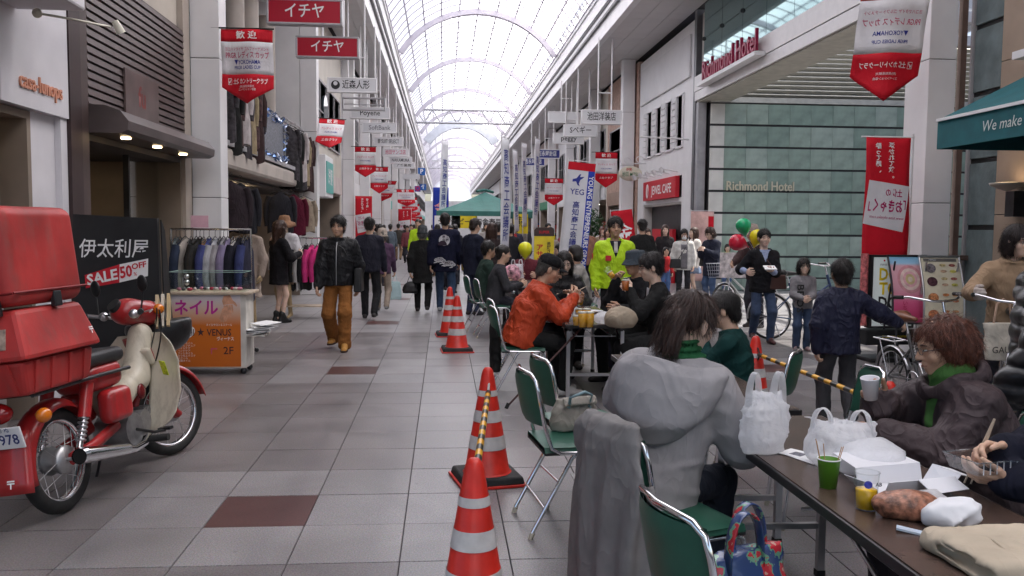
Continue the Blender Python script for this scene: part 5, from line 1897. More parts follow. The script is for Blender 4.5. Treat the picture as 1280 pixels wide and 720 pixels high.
# ------------------------------------------------------------------ pennants, banners, upright flags
flag_red = cloth((0.55,0.012,0.025),'flag_red',.08,4,.12,90,.6)
flag_white = cloth((0.7,0.68,0.7),'flag_white',.06,4,.12,90,.6)


def pennant(label,x,y,ztop,w,l,mirror=False,yaw=0.0,swing=0.0,detail=True,skew=0.0,ph=0.0,pole=True):
    t = thing('pennant_flag',label,'flag',(x,y,ztop),yaw,'red and white welcome pennants')
    def fx(px,pz):                      # px 0..w, pz 0..-l
        k = -pz/l
        return Vector((px + skew*k,swing*k + .05*math.sin(px*7/w + ph)*(0.35 + k) + .015*math.sin(pz*11 + ph),pz))
    def rows(z0,z1,nm,mat,n=5,tip=False):
        m = MB()
        def fn(a,b):
            px = w*a; pz = -l*(z0 + (z1 - z0)*b)
            if tip:
                lim = -l*(.78 + (1 - abs(2*a - 1))*.22)
                pz = -l*z0 + (lim + l*z0)*b
            return fx(px,pz)
        m.surf(fn,12,n); return m.build(nm,mat,t,solid=.002)
    rows(0,.17,'red_band',flag_red,3); rows(.17,.6,'white_field',flag_white,6); rows(.6,1,'red_tip',flag_red,6,True)
    sg = -1 if mirror else 1
    def put(body,size,zz,mat,width,bold=.015):
        text(body,size,mat,t,(w/2,0,-l*zz),sx=sg,width=None if not width else width*sg,bold=bold,fn=lambda q: fx(q.x,q.z) + Vector((0,-.006,0)))
    put('歓 迎',.11*w/.66,.085,white_print,w*.42)
    if detail:
        put('ヨコハマタイヤ ゴルフトーナメント',.05,.27,rose_print,w*.84,.005); put('PRGR レディス カップ',.09,.35,rose_print,w*.84)
        put('▼YOKOHAMA',.075,.44,navy_print,w*.52); put('PRGR LADIES CUP',.06,.51,navy_print,w*.52)
        put('☑ 土佐カントリークラブ',.075,.7,white_print,w*.78); put('(財)高知県観光',.035,.77,white_print,w*.3,0); put('コンベンション協会',.035,.81,white_print,w*.36,0)
    else:
        put('プレディス カップ',.07,.34,rose_print,w*.8,.01); put('YOKOHAMA',.06,.46,navy_print,w*.5,.01); put('土佐クラブ',.07,.72,white_print,w*.6,.01)
    if pole:
        m = MB(); m.tube([(-.12,.01,.012),(w + .02,.01,.012)],.011,6); m.build('pole',black,t)


pennant('welcome pennant hanging by the white column near the clothes balcony',-2.81,11.32,4.02,.64,.93,ph=.4,swing=.03)
pennant('large welcome pennant seen from behind, its lettering reversed',4.95,10.1,4.52,.78,1.42,True,-14,.14,True,-.1,1.3)
pennant('small welcome pennant on the third left column',-2.8,27.7,4.05,.66,.95,detail=False,ph=2)
pennant('small welcome pennant on the fourth left column, left of the far crowd',-2.78,33.3,3.8,.66,1.0,detail=False,ph=3)
pennant('folded welcome pennant blowing sideways under the white column tops',-2.8,20.0,3.98,.6,.7,detail=False,yaw=25,swing=-.45,skew=-.25,ph=1)
pennant('curled far welcome pennant beside the blank hanging sign',-2.8,39.4,3.6,.7,.9,detail=False,yaw=20,swing=.4,skew=-.2,ph=4)
pennant('welcome pennant on the column beyond the white cafe',4.98,28.4,4.05,.74,1.15,detail=False,ph=5)
pennant('far right welcome pennant half hidden by the white upright flags',4.9,42,3.95,.9,1.3,detail=False,ph=6)
for i in range(4):
    pennant('%s of the pennants slanting down in a row by the far crowd' % ORD[i],-2.55 + .0*i,47 + 5*i,3.55 - .25*i,.95,.9,detail=False,yaw=10,ph=i,skew=.1)


def okyaku(label,x,y,ztop,w,l,mirror):
    t = thing('okyaku_banner',label,'banner',(x,y,ztop),0,'red hanging banners with a tilted white square')
    fx = lambda q: Vector((q.x,.02*math.sin(q.z*4 + q.x*5),q.z))
    m = MB(); m.surf(lambda a,b: fx(Vector((w*a,0,-l*b))),8,14); m.build('cloth',flag_red,t,solid=.002)
    sg = -1 if mirror else 1
    mx = lambda px: (w - px) if mirror else px
    sq = [(mx(.0*w),-.40*l),(mx(.92*w),-.35*l),(mx(1.0*w),-.71*l),(mx(.14*w),-.78*l)]
    m = MB()
    def sf(a,b):
        p0 = Vector(sq[0]).lerp(Vector(sq[1]),a); p1 = Vector(sq[3]).lerp(Vector(sq[2]),a); p = p0.lerp(p1,b)
        return fx(Vector((p.x,0,p.y))) + Vector((0,-.004,0))
    m.surf(sf,6,6); m.build('white_square',flag_white,t)
    off = Vector((0,-.0075,0))
    tl = .045*sg
    def put(body,size,px,pz,mat,width=None,vert=False,bold=.02,ang=.0):
        r = Vector((math.cos(ang),0,math.sin(ang)*sg)); u = Vector((-math.sin(ang)*sg,0,math.cos(ang)))
        text(body,size,mat,t,(mx(px*w),0,-pz*l),right=r,up=u,sx=sg,width=None if not width else width*sg,vertical=vert,bold=bold,fn=lambda q: fx(q) + off)
    put('浮かれて飲。',.075,.42,.19,white_print,None,.95); put('酔って踊、',.075,.72,.17,white_print,None,.95)
    put('土佐の',.1,.36,.46,magenta_print,.38*w,ang=.07); put('「おきゃく」',.16,.5,.57,magenta_print,.82*w,ang=.07,bold=.025); put('www.tosa-okyaku.com',.05,.5,.66,magenta_print,.74*w,ang=.07,bold=.005)
    m = MB(); m.tube([(-.05,.02,.01),(w + .05,.02,.01)],.01,6); m.tube([(w + .02 if not mirror else w + .03,.02,.05),(w + .03,.02,-l)],.012,6); m.build('pole',white_paint,t)


okyaku('red banner with reversed lettering beside the wide white column',5.01,10.0,2.66,.56,1.44,True)
okyaku('red banner with a white square down the left row, behind the walkers',-2.78,27.6,2.5,.52,1.5,False)
okyaku('small far red banner with a white square above the far crowd',-2.7,52,2.6,.75,1.8,False)


def nobori(label,base,h,w,l,cmat,body,tmat,size,tilt=0.0,yaw=0.0,strip=None,top=None,tx=.5,stripbody=None,stripmat=None,emblem=False,vs_=.92,face=1):
    t = thing('upright_flag',label,'flag',base,yaw,'upright advertising flags')
    t.rotation_euler = (0,R(tilt),R(yaw))
    m = MB(); m.cyl((0,.012,.08),(0,.012,h),.011,n=8); m.cyl((0,.012,h - .03),(w*face,.012,h - .03),.006,n=6); m.build('pole',white_paint,t)
    m = MB(); m.box((0,.012,.045),(.34,.34,.09),None,0,(.8,.8)); m.build('base',grey_paint,t,bevel=.02)
    ph = base[0]*3
    fx = lambda q: Vector((q.x,.03*math.sin(q.z*3.2 + q.x*4 + ph)*(.3 + abs(q.x)),q.z))
    z1 = h - .05
    m = MB(); m.surf(lambda a,b: fx(Vector((face*w*a,0,z1 - l*b))),6,16); m.build('cloth',cmat,t,solid=.002)
    off = Vector((0,-.006,0))
    if top:
        m = MB(); m.surf(lambda a,b: fx(Vector((face*w*a,0,z1 - .12*b))) + off*.6,6,2); m.build('top_band',top,t)
    if strip:
        m = MB(); m.surf(lambda a,b: fx(Vector((face*w*(.76 + .24*a),0,z1 - .12 - (l - .12)*b))) + off*.6,2,14); m.build('side_strip',strip,t)
    if stripbody:
        text(stripbody,.1,stripmat,t,(face*w*.88,0,z1 - l*.52),right=(0,0,-1),up=(1,0,0),width=l*.82,bold=.02,fn=lambda q: fx(q) + off)
    text(body,size,tmat,t,(face*w*tx,0,z1 - l*(.66 if emblem else .52)),vertical=vs_,bold=.012,fn=lambda q: fx(q) + off)
    if emblem:
        m = MB(); c = Vector((face*w*.42,0,z1 - .27)); s_ = .1
        pts = [(-.9,.1),(-.3,.3),(.1,.9),(.35,.95),(.2,.5),(.9,.6),(.6,.3),(.3,.1),(.1,-.5),(.3,-.9),(-.1,-.7),(-.35,-.2),(-.9,-.3)]
        m.poly([fx(c + Vector((a*s_,0,b*s_))) + off for a,b in pts][::-1]); m.build('emblem',navy_print,t)
        text('YEG',.12,navy_print,t,(face*w*.42,0,z1 - .45),fn=lambda q: fx(q) + off,bold=.01)


nob_white = cloth((.68,.68,.72),'nobori_white',.05,3,.1,80,.6)
nob_blue = cloth((.03,.06,.42),'nobori_blue',.05,3,.1,80,.6)
b0 = G(690,412); 
nobori('upright white flag reading 高知商工会議所青年部 with a blue strip',(b0.x,b0.y,0),2.62,.42,1.75,nob_white,'高知商工会議所青年部',navy_print,.112,5,0,strip=nob_blue,top=flag_red,tx=.42,stripbody='YOUNG ENTREPRENEURS GROUP',stripmat=white_print,emblem=True,vs_=1.0)
for i,(u,v,Y,hh,tl,lab) in enumerate([(627,400,15.5,3.2,0,'tall thin white flag edge-on beside the green tent'),(547,300,30,4.6,3,'tall white flag left of the tent, blue lettering on its edge'),(645,300,26,3.9,-4,'first of the slim white flags right of the tent'),(655,300,28,4.3,-3,'second of the slim white flags right of the tent'),(665,300,24,4.1,3,'third of the slim white flags right of the tent')]):
    p = AT(u,284,Y)
    nobori(lab,(p.x,Y,0),hh,.36,hh*.62,nob_white,'高知商工会議所',navy_print,.24,tl,62 if i != 1 else 50,vs_=1.0)
p = AT(541,284,33); nobori('far blue upright flag with red and white characters',(p.x,33,0),3.1,.6,2.0,nob_blue,'金券',M('nobori_pink',(.75,.3,.3),.5),.5,0,0,vs_=.95)
p = AT(783,284,19.5); nobori('red upright flag reading 商金券 near the dark suit',(p.x - .1,19.5,0),2.0,.5,1.4,flag_red,'金券',white_print,.42,-8,0,vs_=.95)
p = AT(851,284,22.2); nobori('pink and red upright flag in front of the white cafe',(p.x,21.3,0),2.05,.6,1.75,cloth((.62,.4,.36),'flag_salmon',.3,3),'',red_print,.4,0,0,strip=flag_red,vs_=.95)

# yellow standing beer sign
p = G(679,395)
ys = thing('beer_sign','yellow standing sign with red katakana and a dark rounded top','sign',(AT(680,300,18).x,18,0),-4)
m = MB(); m.bx(-.21,.21,-.04,.04,.12,1.38); m.build('panel',M('yellow_sign',(.75,.58,.03),.45),ys,bevel=.01)
m = MB(); m.prism([(-.21,-.045,1.381),(.21,-.045,1.381),(.21,-.045,1.5),(.16,-.045,1.56),(-.16,-.045,1.56),(-.21,-.045,1.5)],(0,.09,0)); m.build('head',M('dark_brown_sign',(.05,.03,.025),.5),ys)
text('アサヒスー',.15,red_print,ys,(-.09,-.044,.85),vertical=.95,bold=.03); text('洗練されたクリアな味',.085,black_print,ys,(.1,-.044,.85),vertical=.95,bold=.02); text('SUPER',.08,red_print,ys,(0,-.05,1.46),bold=.02)
m = MB(); m.box((0,0,.06),(.5,.36,.12),None,0,(.8,.8)); m.build('base',black,ys,bevel=.02)

# green tent
tent_m = cloth((.055,.17,.15),'tent_green',.1,3,.1,60,.6)
p = AT(606,265,30)
tn = thing('canopy_tent','green pyramid canopy tent standing in the middle of the street','tent',(p.x,30,0))
hw,ez_,ap = 1.66,2.08,2.78
m = MB(); n = 8
ring = lambda k: [(-hw + 2*hw*i/n,-hw) for i in range(n)] + [(hw,-hw + 2*hw*i/n) for i in range(n)] + [(hw - 2*hw*i/n,hw) for i in range(n)] + [(-hw,hw - 2*hw*i/n) for i in range(n)]
vs = []
for j in range(8):
    k = j/8; r_ = ring(0); 
    for x,y in r_:
        sag = .05*math.sin(PI*k)
        vs.append((x*(1 - k),y*(1 - k),ez_ + (ap - ez_)*k - sag))
nn = len(r_)
fs = [(j*nn + i,j*nn + (i + 1) % nn,(j + 1)*nn + (i + 1) % nn,(j + 1)*nn + i) for j in range(7) for i in range(nn)]
vs.append((0,0,ap)); fs += [(7*nn + i,7*nn + (i + 1) % nn,len(vs) - 1) for i in range(nn)]
m.add(vs,fs,0,False); m.build('canopy',tent_m,tn,solid=.005)
m = MB()
for a,b in (((-hw,-hw),(hw,-hw)),((hw,-hw),(hw,hw)),((hw,hw),(-hw,hw)),((-hw,hw),(-hw,-hw))):
    m.add([(*a,ez_),(*b,ez_),(*b,ez_ - .2),(*a,ez_ - .2)],[(0,1,2,3)])
m.build('valance',tent_m,tn)
for sx in (-1,1):
    for sy in (-1,1):
        m = MB(); m.bx(sx*(hw - .03) - .02,sx*(hw - .03) + .02,sy*(hw - .03) - .02,sy*(hw - .03) + .02,0,ez_ - .01); m.build('leg',steel,tn)
m = MB()
m.tube([(-.3,-.3,ap + .0),(0,0,ap + .06),(.3,.3,ap)],.05,6); m.build('peak_cap',tent_m,tn)
for i,(x,c,body) in enumerate(((-.75,yellow_print,'生ビール'),(0.05,white_print,'田舎寿司'),(1.1,yellow_print,'お茶'),(-1.3,white_print,'うどん'))):
    t = thing('price_card',['yellow card with dark characters hung under the tent edge','white card hung under the middle of the tent edge','yellow card hung near the right tent leg','white card hung near the left tent leg'][i],'card',(tn.location.x + x,28.3,1.72))
    m = MB(); m.bx(-.42 if i != 2 else -.24,.42 if i != 2 else .24,-.005,.005,-.2 if i != 2 else -.36,.2 if i != 2 else .28); m.build('card_board',c,t)
    text(body,.22,black_print,t,(0,-.008,0),bold=.02,vertical=.9 if i == 2 else False)

# stall goods under the tent and a cooler stack, red bunting
for i in range(7):
    t = MB(); x = tn.location.x - 1.0 + .38*i; 
    if i % 2 == 0:
        t.box((0,0,.2),(.34,.4,.38))
    else:
        t.lathe([(.0,0),(.16,0),(.17,.3),(.12,.42),(.0,.44)],n=12)
    o = t.build('stall_box' if i % 2 == 0 else 'stall_drum',M('stall_col_%d' % i,[(.5,.04,.04),(.6,.5,.1),(.6,.6,.6),(.5,.05,.05),(.1,.2,.5),(.7,.6,.1),(.6,.05,.05)][i],.5),bevel=.02)
    o.location = (x + .0,31.2,.75 if False else 0)
    tag(o,'%s coloured container from the left under the tent' % ORD[i],'container','containers under the tent')

# ------------------------------------------------------------------ left side: sale board, nail counter, clothes
sale = thing('sale_board','tall black sale board with white characters beside the boutique','sign board',(-2.7,7.35,0),0)
m = MB(); m.prism([(-.36,0,0.0),(.37,0,0.0),(.34,.0,1.6),(-.33,.0,1.63)],(0,.05,0)); m.build('board',M('chalkboard',(.016,.016,.018),.5,0,.3,5),sale)
m = MB(); m.prism([(.371,.06,0),(.38,.36,0),(.35,.13,1.5),(.345,.06,1.59)],(.012,.0,0)); m.build('rear_leaf',MATS['chalkboard'],sale)
text('伊太利屋',.165,white_print,sale,(-0.01,-.006,1.34),bold=.006,width=.55,shear=.1)
m = MB(); m.add([(-.24,-.006,1.02),(.03,-.006,1.07),(.035,-.006,1.22),(-.245,-.006,1.13)],[(0,1,2,3)]); m.build('red_sticker',red_print,sale)
m = MB(); m.add([(.03,-.006,1.07),(.26,-.006,1.125),(.265,-.006,1.27),(.035,-.006,1.22)],[(0,1,2,3)]); m.build('white_sticker',white_print,sale)
text('SALE',.12,white_print,sale,(-.105,-.009,1.11),(1,0,.22),(-.1,0,1),bold=.03,width=.25)
text('50',.13,red_print,sale,(.085,-.009,1.155),(1,0,.22),(-.1,0,1),bold=.03,width=.1); text('OFF',.065,red_print,sale,(.19,-.009,1.21),(1,0,.22),(-.1,0,1),bold=.03,width=.12); text('%',.04,red_print,sale,(.16,-.009,1.14),bold=.01)


def orange_fade(nt,b):
    tc = nt.nodes.new('ShaderNodeTexCoord'); sp = nt.nodes.new('ShaderNodeSeparateXYZ'); nt.links.new(tc.outputs['Object'],sp.inputs[0])
    r = nt.nodes.new('ShaderNodeValToRGB'); e = r.color_ramp.elements
    mr = nt.nodes.new('ShaderNodeMapRange'); mr.inputs[1].default_value = 0.1; mr.inputs[2].default_value = 0.85
    nt.links.new(sp.outputs[2],mr.inputs[0]); nt.links.new(mr.outputs[0],r.inputs[0])
    e[0].position,e[1].position = 0.0,0.95
    e[0].color = (.55,.13,.01,1); e[1].color = (.68,.64,.68,1)
    k = e.new(.55); k.color = (.6,.15,.012,1)
    k = e.new(.74); k.color = (.66,.42,.3,1)
    nt.links.new(r.outputs[0],b.inputs['Base Color'])


nc = thing('nail_counter','orange and white nail salon counter on castors with a glass case','counter',(-2.44,9.1,0),0)
wash = M('white_wash',(.6,.57,.52),.6,0,.2,5)
m = MB(); m.bx(-.4,.4,-.018,.35,.07,.835); m.build('cabinet',wash,nc,bevel=.004)
m = MB(); m.bx(-.385,.345,-.024,-.0185,.085,.83); m.build('front_print',ramp_mat('nail_print',orange_fade,.45),nc)
m = MB(); m.bx(-.45,.45,-.06,.4,.836,.862); m.build('top_board',wood,nc,bevel=.004)
for x in (-.36,.36):
    for y in (.03,.3):
        m = MB(); m.sph((x,y,.035),.034,10,8); m.cyl((x,y,.04),(x,y,.075),.012,n=6); m.build('castor',dark_metal,nc)
PZ = -.0265
text('ネイル',.17,M('pink_print',(.5,.02,.28),.5,0,0),nc,(-.1,PZ,.69),bold=.025,width=.44)
text('♥',.17,white_print,nc,(-.22,PZ,.43),(.95,0,-.3),(.3,0,.95),bold=.0); text('Nail ★ VENUS',.1,M('brown_print',(.06,.025,.03),.5,0,0),nc,(.0,PZ - .002,.44),bold=.01,width=.5)
text('ネイルサロン＆スクール',.03,white_print,nc,(.13,PZ,.52),width=.26); text('ヴィーナス',.045,white_print,nc,(.19,PZ,.375),width=.17,bold=.01)
text('2F',.11,MATS['brown_print'],nc,(.22,PZ,.25),bold=.01)
text('↖',.14,rose_print,nc,(.08,PZ,.245),bold=.0)
for i in range(8): text(['・ジェルネイル','・スカルプチュア','・ネイルケア','・ハンドケア','・フットネイル','・まつ毛エクステ','・スクール','・出張ネイル'][i],.026,white_print,nc,(-.32,PZ,.33 - .026*i),align='LEFT')
# the printed pair of hands
hand_tint = M('printed_skin',(.62,.32,.2),.5,0,.2,20)
m = MB()
def hand2d(cx,cz,ang,s_):
    out = []
    for fx_,L,w in ((-.9,1.5,.2),(-.45,1.85,.21),(0.02,1.8,.21),(.45,1.4,.18)):
        out.append([(fx_ - w,0),(fx_ + w,0),(fx_ + w*.8,-L),(fx_,-L - .2),(fx_ - w*.8,-L)])
    out.append([(-1.1,.1),(.65,.1),(.7,.9),(.4,1.8),(-.8,1.8),(-1.2,.9)])
    out.append([(.65,.9),(1.2,.3),(1.45,-.35),(1.25,-.5),(.85,-.05),(.6,.2)])
    ca,sa = math.cos(ang),math.sin(ang)
    for j,pl in enumerate(out):
        m.poly([(cx + s_*(a*ca - b*sa),PZ - .0006*j,cz + s_*(a*sa + b*ca)) for a,b in pl])
hand2d(.235,.73,.12,.055)
m.build('printed_hand',hand_tint,nc)
m = MB(); hand2d(.2,.63,-.35,.045); m.build('printed_hand',hand_tint,nc)
g = clear_mat('case_glass',(.93,.97,.95),.06)
m = MB()
for a in ((-.38,.38,.0,.006),(-.38,.38,.33,.336)): m.bx(a[0],a[1],a[2],a[3],.863,1.06)
for a in ((-.386,-.38),(.38,.386)): m.bx(a[0],a[1],0,.336,.863,1.06)
m.build('glass_case',g,nc)
m = MB()
for z in (1.062,):
    for a in ((-.386,.386,0,.008),(-.386,.386,.328,.336),(-.386,-.378,.0081,.3279),(.378,.386,.0081,.3279)): m.bx(a[0],a[1],a[2],a[3],z,z + .006)
m.build('case_rim',M('pale_green_edge',(.35,.5,.45),.2),nc)
rnd = random.Random(3)
for i in range(16):
    m = MB(); x = -.3 + .04*i; m.sph((x,.1 + rnd.uniform(-.05,.1),.885),(rnd.uniform(.015,.035),.02,.018),8,6)
    m.build('ornament',M('orn_%d' % (i % 5),[(.6,.2,.3),(.1,.1,.1),(.7,.7,.7),(.5,.05,.1),(.6,.5,.5)][i % 5],.3,.2),nc)
m = MB(); m.cyl((-.28,.15,.863),(-.28,.15,1.0),.008,n=8); m.sph((-.24,.15,.95),.03,10,8); m.sph((-.24,.15,1.01),.027,10,8); m.build('figurine',steel,nc)
lf = thing('leaflet_pile','heap of white leaflets at the side of the nail counter','leaflets',(-1.95,9.2,.42))
for i in range(7):
    m = MB(); m.box((.02*i - .03,.0,.018*i),(.2,.26,.006),Matrix.Rotation(R(13*i - 30),3,'Z') @ Matrix.Rotation(R(5*(i % 3) - 5),3,'Y')); m.build('leaflet',white_print,lf)
m = MB(); m.bx(-.12,.1,-.12,.14,-.02,-.006); m.build('tray',wash,lf)


def garment_mesh(w,L,d,seed,sleeve=True,skirt=1.0):
    rnd = random.Random(seed); m = MB(); n,rows = 18,12
    vs = []
    for j in range(rows + 1):
        k = j/rows
        ww = w*(.28 + .72*min(1,k*7))*(1 - .12*math.sin(PI*min(1,k*1.6)) + (skirt - 1)*k)
        dd = d*(.45 + .55*min(1,k*4))
        for i in range(n):
            a = 2*PI*i/n
            f = 1 + .12*math.sin(5*a + seed + 3*k)*k + .06*math.sin(9*a + seed)
            vs.append((ww/2*math.cos(a),dd/2*math.sin(a)*f,-L*k - .02*(1 - math.cos(a) ** 2)*0 + (.02*math.sin(3*a + seed) if j == rows else 0) + (.05*(1 - abs(math.cos(a))) if j == 0 else 0)))
    fs = [(j*n + i,(j + 1)*n + i,(j + 1)*n + (i + 1) % n,j*n + (i + 1) % n) for j in range(rows) for i in range(n)]
    m.add(vs,fs,0,True)
    if sleeve:
        for sx in (-1,1):
            m.tube([(sx*w*.42,0,-.05),(sx*w*.52,.02,-.2),(sx*w*.53,.03,-.42),(sx*w*.5,.02,-.58)],[.05,.055,.05,.045],8)
    return m


def garment(label,loc,rz,w,L,d,col,seed,mat=None,group='clothes hanging on racks',sleeve=True,name='hanging_garment',skirt=1.0):
    t = thing(name,label,'garment',loc,rz,group)
    garment_mesh(w,L,d,seed,sleeve,skirt).build('cloth',mat or cloth(col),t)
    m = MB(); m.tube([(-w*.4,0,-.02),(0,0,.06),(w*.4,0,-.02)],.006,6); m.tube([(0,0,.06),(0,0,.11),(.02,0,.135),(0,0,.15),(-.018,0,.135)],.0035,5); m.build('hanger',black,t)
    return t


def rack(label,x0,x1,y,z,group=None):
    t = thing('clothes_rack',label,'clothes rack',((x0 + x1)/2,y,0)); w = (x1 - x0)/2
    m = MB(); m.cyl((-w,0,z),(w,0,z),.014,n=10); m.build('rail',chrome,t)
    for sx in (-1,1):
        m = MB(); m.cyl((sx*w,0,.06),(sx*w,0,z + .01),.013,n=10); m.build('upright',chrome,t)
        m = MB(); m.tube([(sx*w,-.25,.05),(sx*w,-.12,.08),(sx*w,.12,.08),(sx*w,.25,.05)],.013,8); m.build('foot',chrome,t)
        for sy in (-1,1):
            m = MB(); m.sph((sx*w,sy*.25,.03),.028,8,6); m.build('castor',dark_metal,t)
    m = MB(); m.bx(-w,w,-.18,.18,.2,.22); m.build('shelf',wood,t)
    return t


rack('clothes rack behind the nail counter, in front of the column',-3.2,-2.28,10.45,1.5)
RC = [((.16,.19,.2),'grey-blue'),((.03,.04,.07),'navy'),((.4,.36,.32),'cream'),((.03,.03,.03),'black'),((.04,.035,.03),'charcoal'),((.03,.03,.03),'dark'),((.26,.15,.08),'brown'),((.06,.07,.2),'royal blue'),((.45,.45,.48),'pale grey'),((.05,.05,.07),'slate'),((.42,.4,.42),'white'),((.25,.21,.33),'lilac'),((.55,.52,.5),'ivory'),((.02,.02,.03),'inky black'),((.05,.06,.16),'checked blue'),((.03,.03,.05),'midnight')]
for i,(c,nm) in enumerate(RC):
    x = -3.14 + .055*i + .012*math.sin(i*5)
    garment('%s garment, %s from the left on the rack behind the counter' % (nm,ORD[i]),(x,10.45,1.36),84 + 11*math.sin(i*2.3),.4 + .06*math.sin(i*3.1),.75 + .2*math.sin(i*1.9),.06 + .03*math.sin(i*4.1) ** 2,c,i,sleeve=i % 3 != 0)
m = thing('pink_card','pink card standing on the front clothes rack','card',(-2.86,10.42,1.52)); q = MB(); q.bx(-.1,.1,-.006,.006,0,.14); q.build('card_board',M('pink_card',(.7,.42,.5),.5),m)
rack('second clothes rack past the dress shopper, with dark and pink clothes',-2.75,-1.95,14.7,1.35)
for i,(c,nm) in enumerate([((.1,.03,.15),'purple'),((.5,.5,.5),'white'),((.02,.02,.02),'black'),((.5,.48,.46),'ivory'),((.02,.02,.02),'dark'),((.65,.05,.22),'bright pink'),((.6,.04,.2),'magenta'),((.65,.05,.2),'hot pink')]):
    garment('%s garment on the second rack past the dress shopper' % nm,(-2.68 + .095*i,14.7,1.2),80 + 8*math.sin(i),.42,.72 if i < 5 else .5,.08,c,30 + i)
# jackets hung under and over the balcony
for i,(y,c,nm,L) in enumerate([(12.2,(.03,.022,.026),'dark printed',.62),(12.75,(.02,.02,.025),'black satin',.68),(15.8,(.02,.02,.025),'black',.7),(17.2,(.09,.01,.025),'wine red',.75),(18.4,(.3,.24,.18),'beige patterned',.7),(13.6,(.015,.015,.015),'black slogan',.6)]):
    garment('%s jacket hung below the balcony edge' % nm,(XL + .28 if i != 5 else XL - .1,y,2.12),12 if i < 5 else 80,.46,L,.16,c,50 + i,group='jackets hung below the balcony')
for k,(ya,cnt,zt) in enumerate(((12.0,9,3.75),(17.2,8,3.5))):
    t = thing('balcony_rail','%s chrome clothes rail standing on the balcony' % ('near' if k == 0 else 'far'),'clothes rail',(XL + .12,ya + 1,2.7))
    m = MB(); m.cyl((0,-1.1,zt - 2.7 + .14),(0,1.2,zt - 2.7 + .14),.015,n=8); m.cyl((0.06,-1.3,.65),(0.06,1.3,.65),.012,n=8); m.build('rail',steel,t)
    for q in (-1,1.1):
        m = MB(); m.cyl((0,q,0),(0,q,zt - 2.7 + .14),.014,n=8); m.build('upright',steel,t)
    for i in range(cnt):
        c = [(.035,.03,.035),(.02,.02,.022),(.06,.03,.03),(.5,.45,.45),(.03,.03,.05),(.3,.24,.15),(.025,.025,.03),(.05,.03,.03),(.1,.02,.03)][i]
        garment('%s garment counted along the %s balcony rail' % (ORD[i],'near' if k == 0 else 'far'),(XL + .14 + .03*(i % 2),ya + .1 + .25*i,zt - .02 - .05*(i % 3)),15 + 10*(i % 3),.46,1.05 + .1*math.sin(i*2),.13,c,70 + 10*k + i,mat=M('print_cloth_%d' % (i % 4),c,.8,0,.8,16,.2,90) if i % 2 == 0 else None,group='clothes on the balcony rails',skirt=1.05)
# ------------------------------------------------------------------ wheels, delivery moped, bicycles
def wheel(parent,c,r,tw,name='wheel',spokes=18,rim_mat=chrome,hubr=.05,hubw=.09,tyre=None):
    """axis along local X"""
    w = bpy.data.objects.new(name,None); COL.objects.link(w); w.parent = parent; w.location = c; w.empty_display_size = .05
    m = MB(); m.torus((0,0,0),r - tw,tw,(1,0,0),40,10); m.build('tyre',tyre or rubber,w)
    m = MB(); q = rot_to((1,0,0)); m.lathe([(r - tw*1.75,-tw*.75),(r - tw*2.1,-tw*.4),(r - tw*2.1,tw*.4),(r - tw*1.75,tw*.75),(r - tw*1.6,tw*.6),(r - tw*1.6,-tw*.6),(r - tw*1.75,-tw*.75)],(0,0,0),40,rot=q); m.build('rim',rim_mat,w)
    m = MB(); m.lathe([(.0,-hubw/2),(hubr,-hubw/2),(hubr*1.05,-hubw/4),(hubr*.8,0),(hubr*1.05,hubw/4),(hubr,hubw/2),(0,hubw/2)],(0,0,0),18,rot=q); m.cyl((-hubw*.8,0,0),(hubw*.8,0,0),.01,n=8); m.build('hub',M('hub_alloy',(.42,.42,.43),.4,.8,.15,15),w)
    m = MB()
    for i in range(spokes):
        a = 2*PI*i/spokes; b = a + (.35 if i % 2 else -.35); s = (hubw*.4)*(1 if i % 4 < 2 else -1)
        m.cyl((s,hubr*math.cos(a),hubr*math.sin(a)),(0,(r - tw*2)*math.cos(b),(r - tw*2)*math.sin(b)),.0016,n=4,caps=False)
    o = m.build('spokes',steel,w); o['kind'] = 'stuff'
    return w


post_red = M('moped_red',(0.36,0.018,0.02),0.3,0,0.18,5,0.03,40,coat=.4)
box_red = M('box_red',(0.38,0.03,0.028),0.5,0,0.3,3.0,0.12,25,det=10)


def grime(m,col=(.16,.1,.085),amount=.55,scale=5.0):
    """road film: patchy and streaked, over the paint"""
    nt = m.node_tree; b = nt.nodes['Principled BSDF']; lk = b.inputs['Base Color'].links
    tc = nt.nodes.new('ShaderNodeTexCoord'); mp_ = nt.nodes.new('ShaderNodeMapping'); mp_.inputs['Scale'].default_value = (3,3,.7); nt.links.new(tc.outputs['Object'],mp_.inputs[0])
    n = nt.nodes.new('ShaderNodeTexNoise'); n.inputs['Scale'].default_value = scale; n.inputs['Detail'].default_value = 9; n.inputs['Roughness'].default_value = .7; nt.links.new(mp_.outputs[0],n.inputs['Vector'])
    r = nt.nodes.new('ShaderNodeValToRGB'); r.color_ramp.elements[0].position = .5; r.color_ramp.elements[1].position = .78; nt.links.new(n.outputs['Fac'],r.inputs[0])
    mu = nt.nodes.new('ShaderNodeMath'); mu.operation = 'MULTIPLY'; mu.inputs[1].default_value = amount; nt.links.new(r.outputs[0],mu.inputs[0])
    mx = nt.nodes.new('ShaderNodeMix'); mx.data_type = 'RGBA'; mx.inputs[7].default_value = (*col,1)
    nt.links.new(mu.outputs[0],mx.inputs['Factor'])
    if lk: nt.links.new(lk[0].from_socket,mx.inputs[6])
    nt.links.new(mx.outputs[2],b.inputs['Base Color'])
    ro = nt.nodes.new('ShaderNodeMapRange'); ro.inputs[3].default_value = b.inputs['Roughness'].default_value; ro.inputs[4].default_value = min(1,b.inputs['Roughness'].default_value + .35); nt.links.new(mu.outputs[0],ro.inputs[0]); nt.links.new(ro.outputs[0],b.inputs['Roughness'])


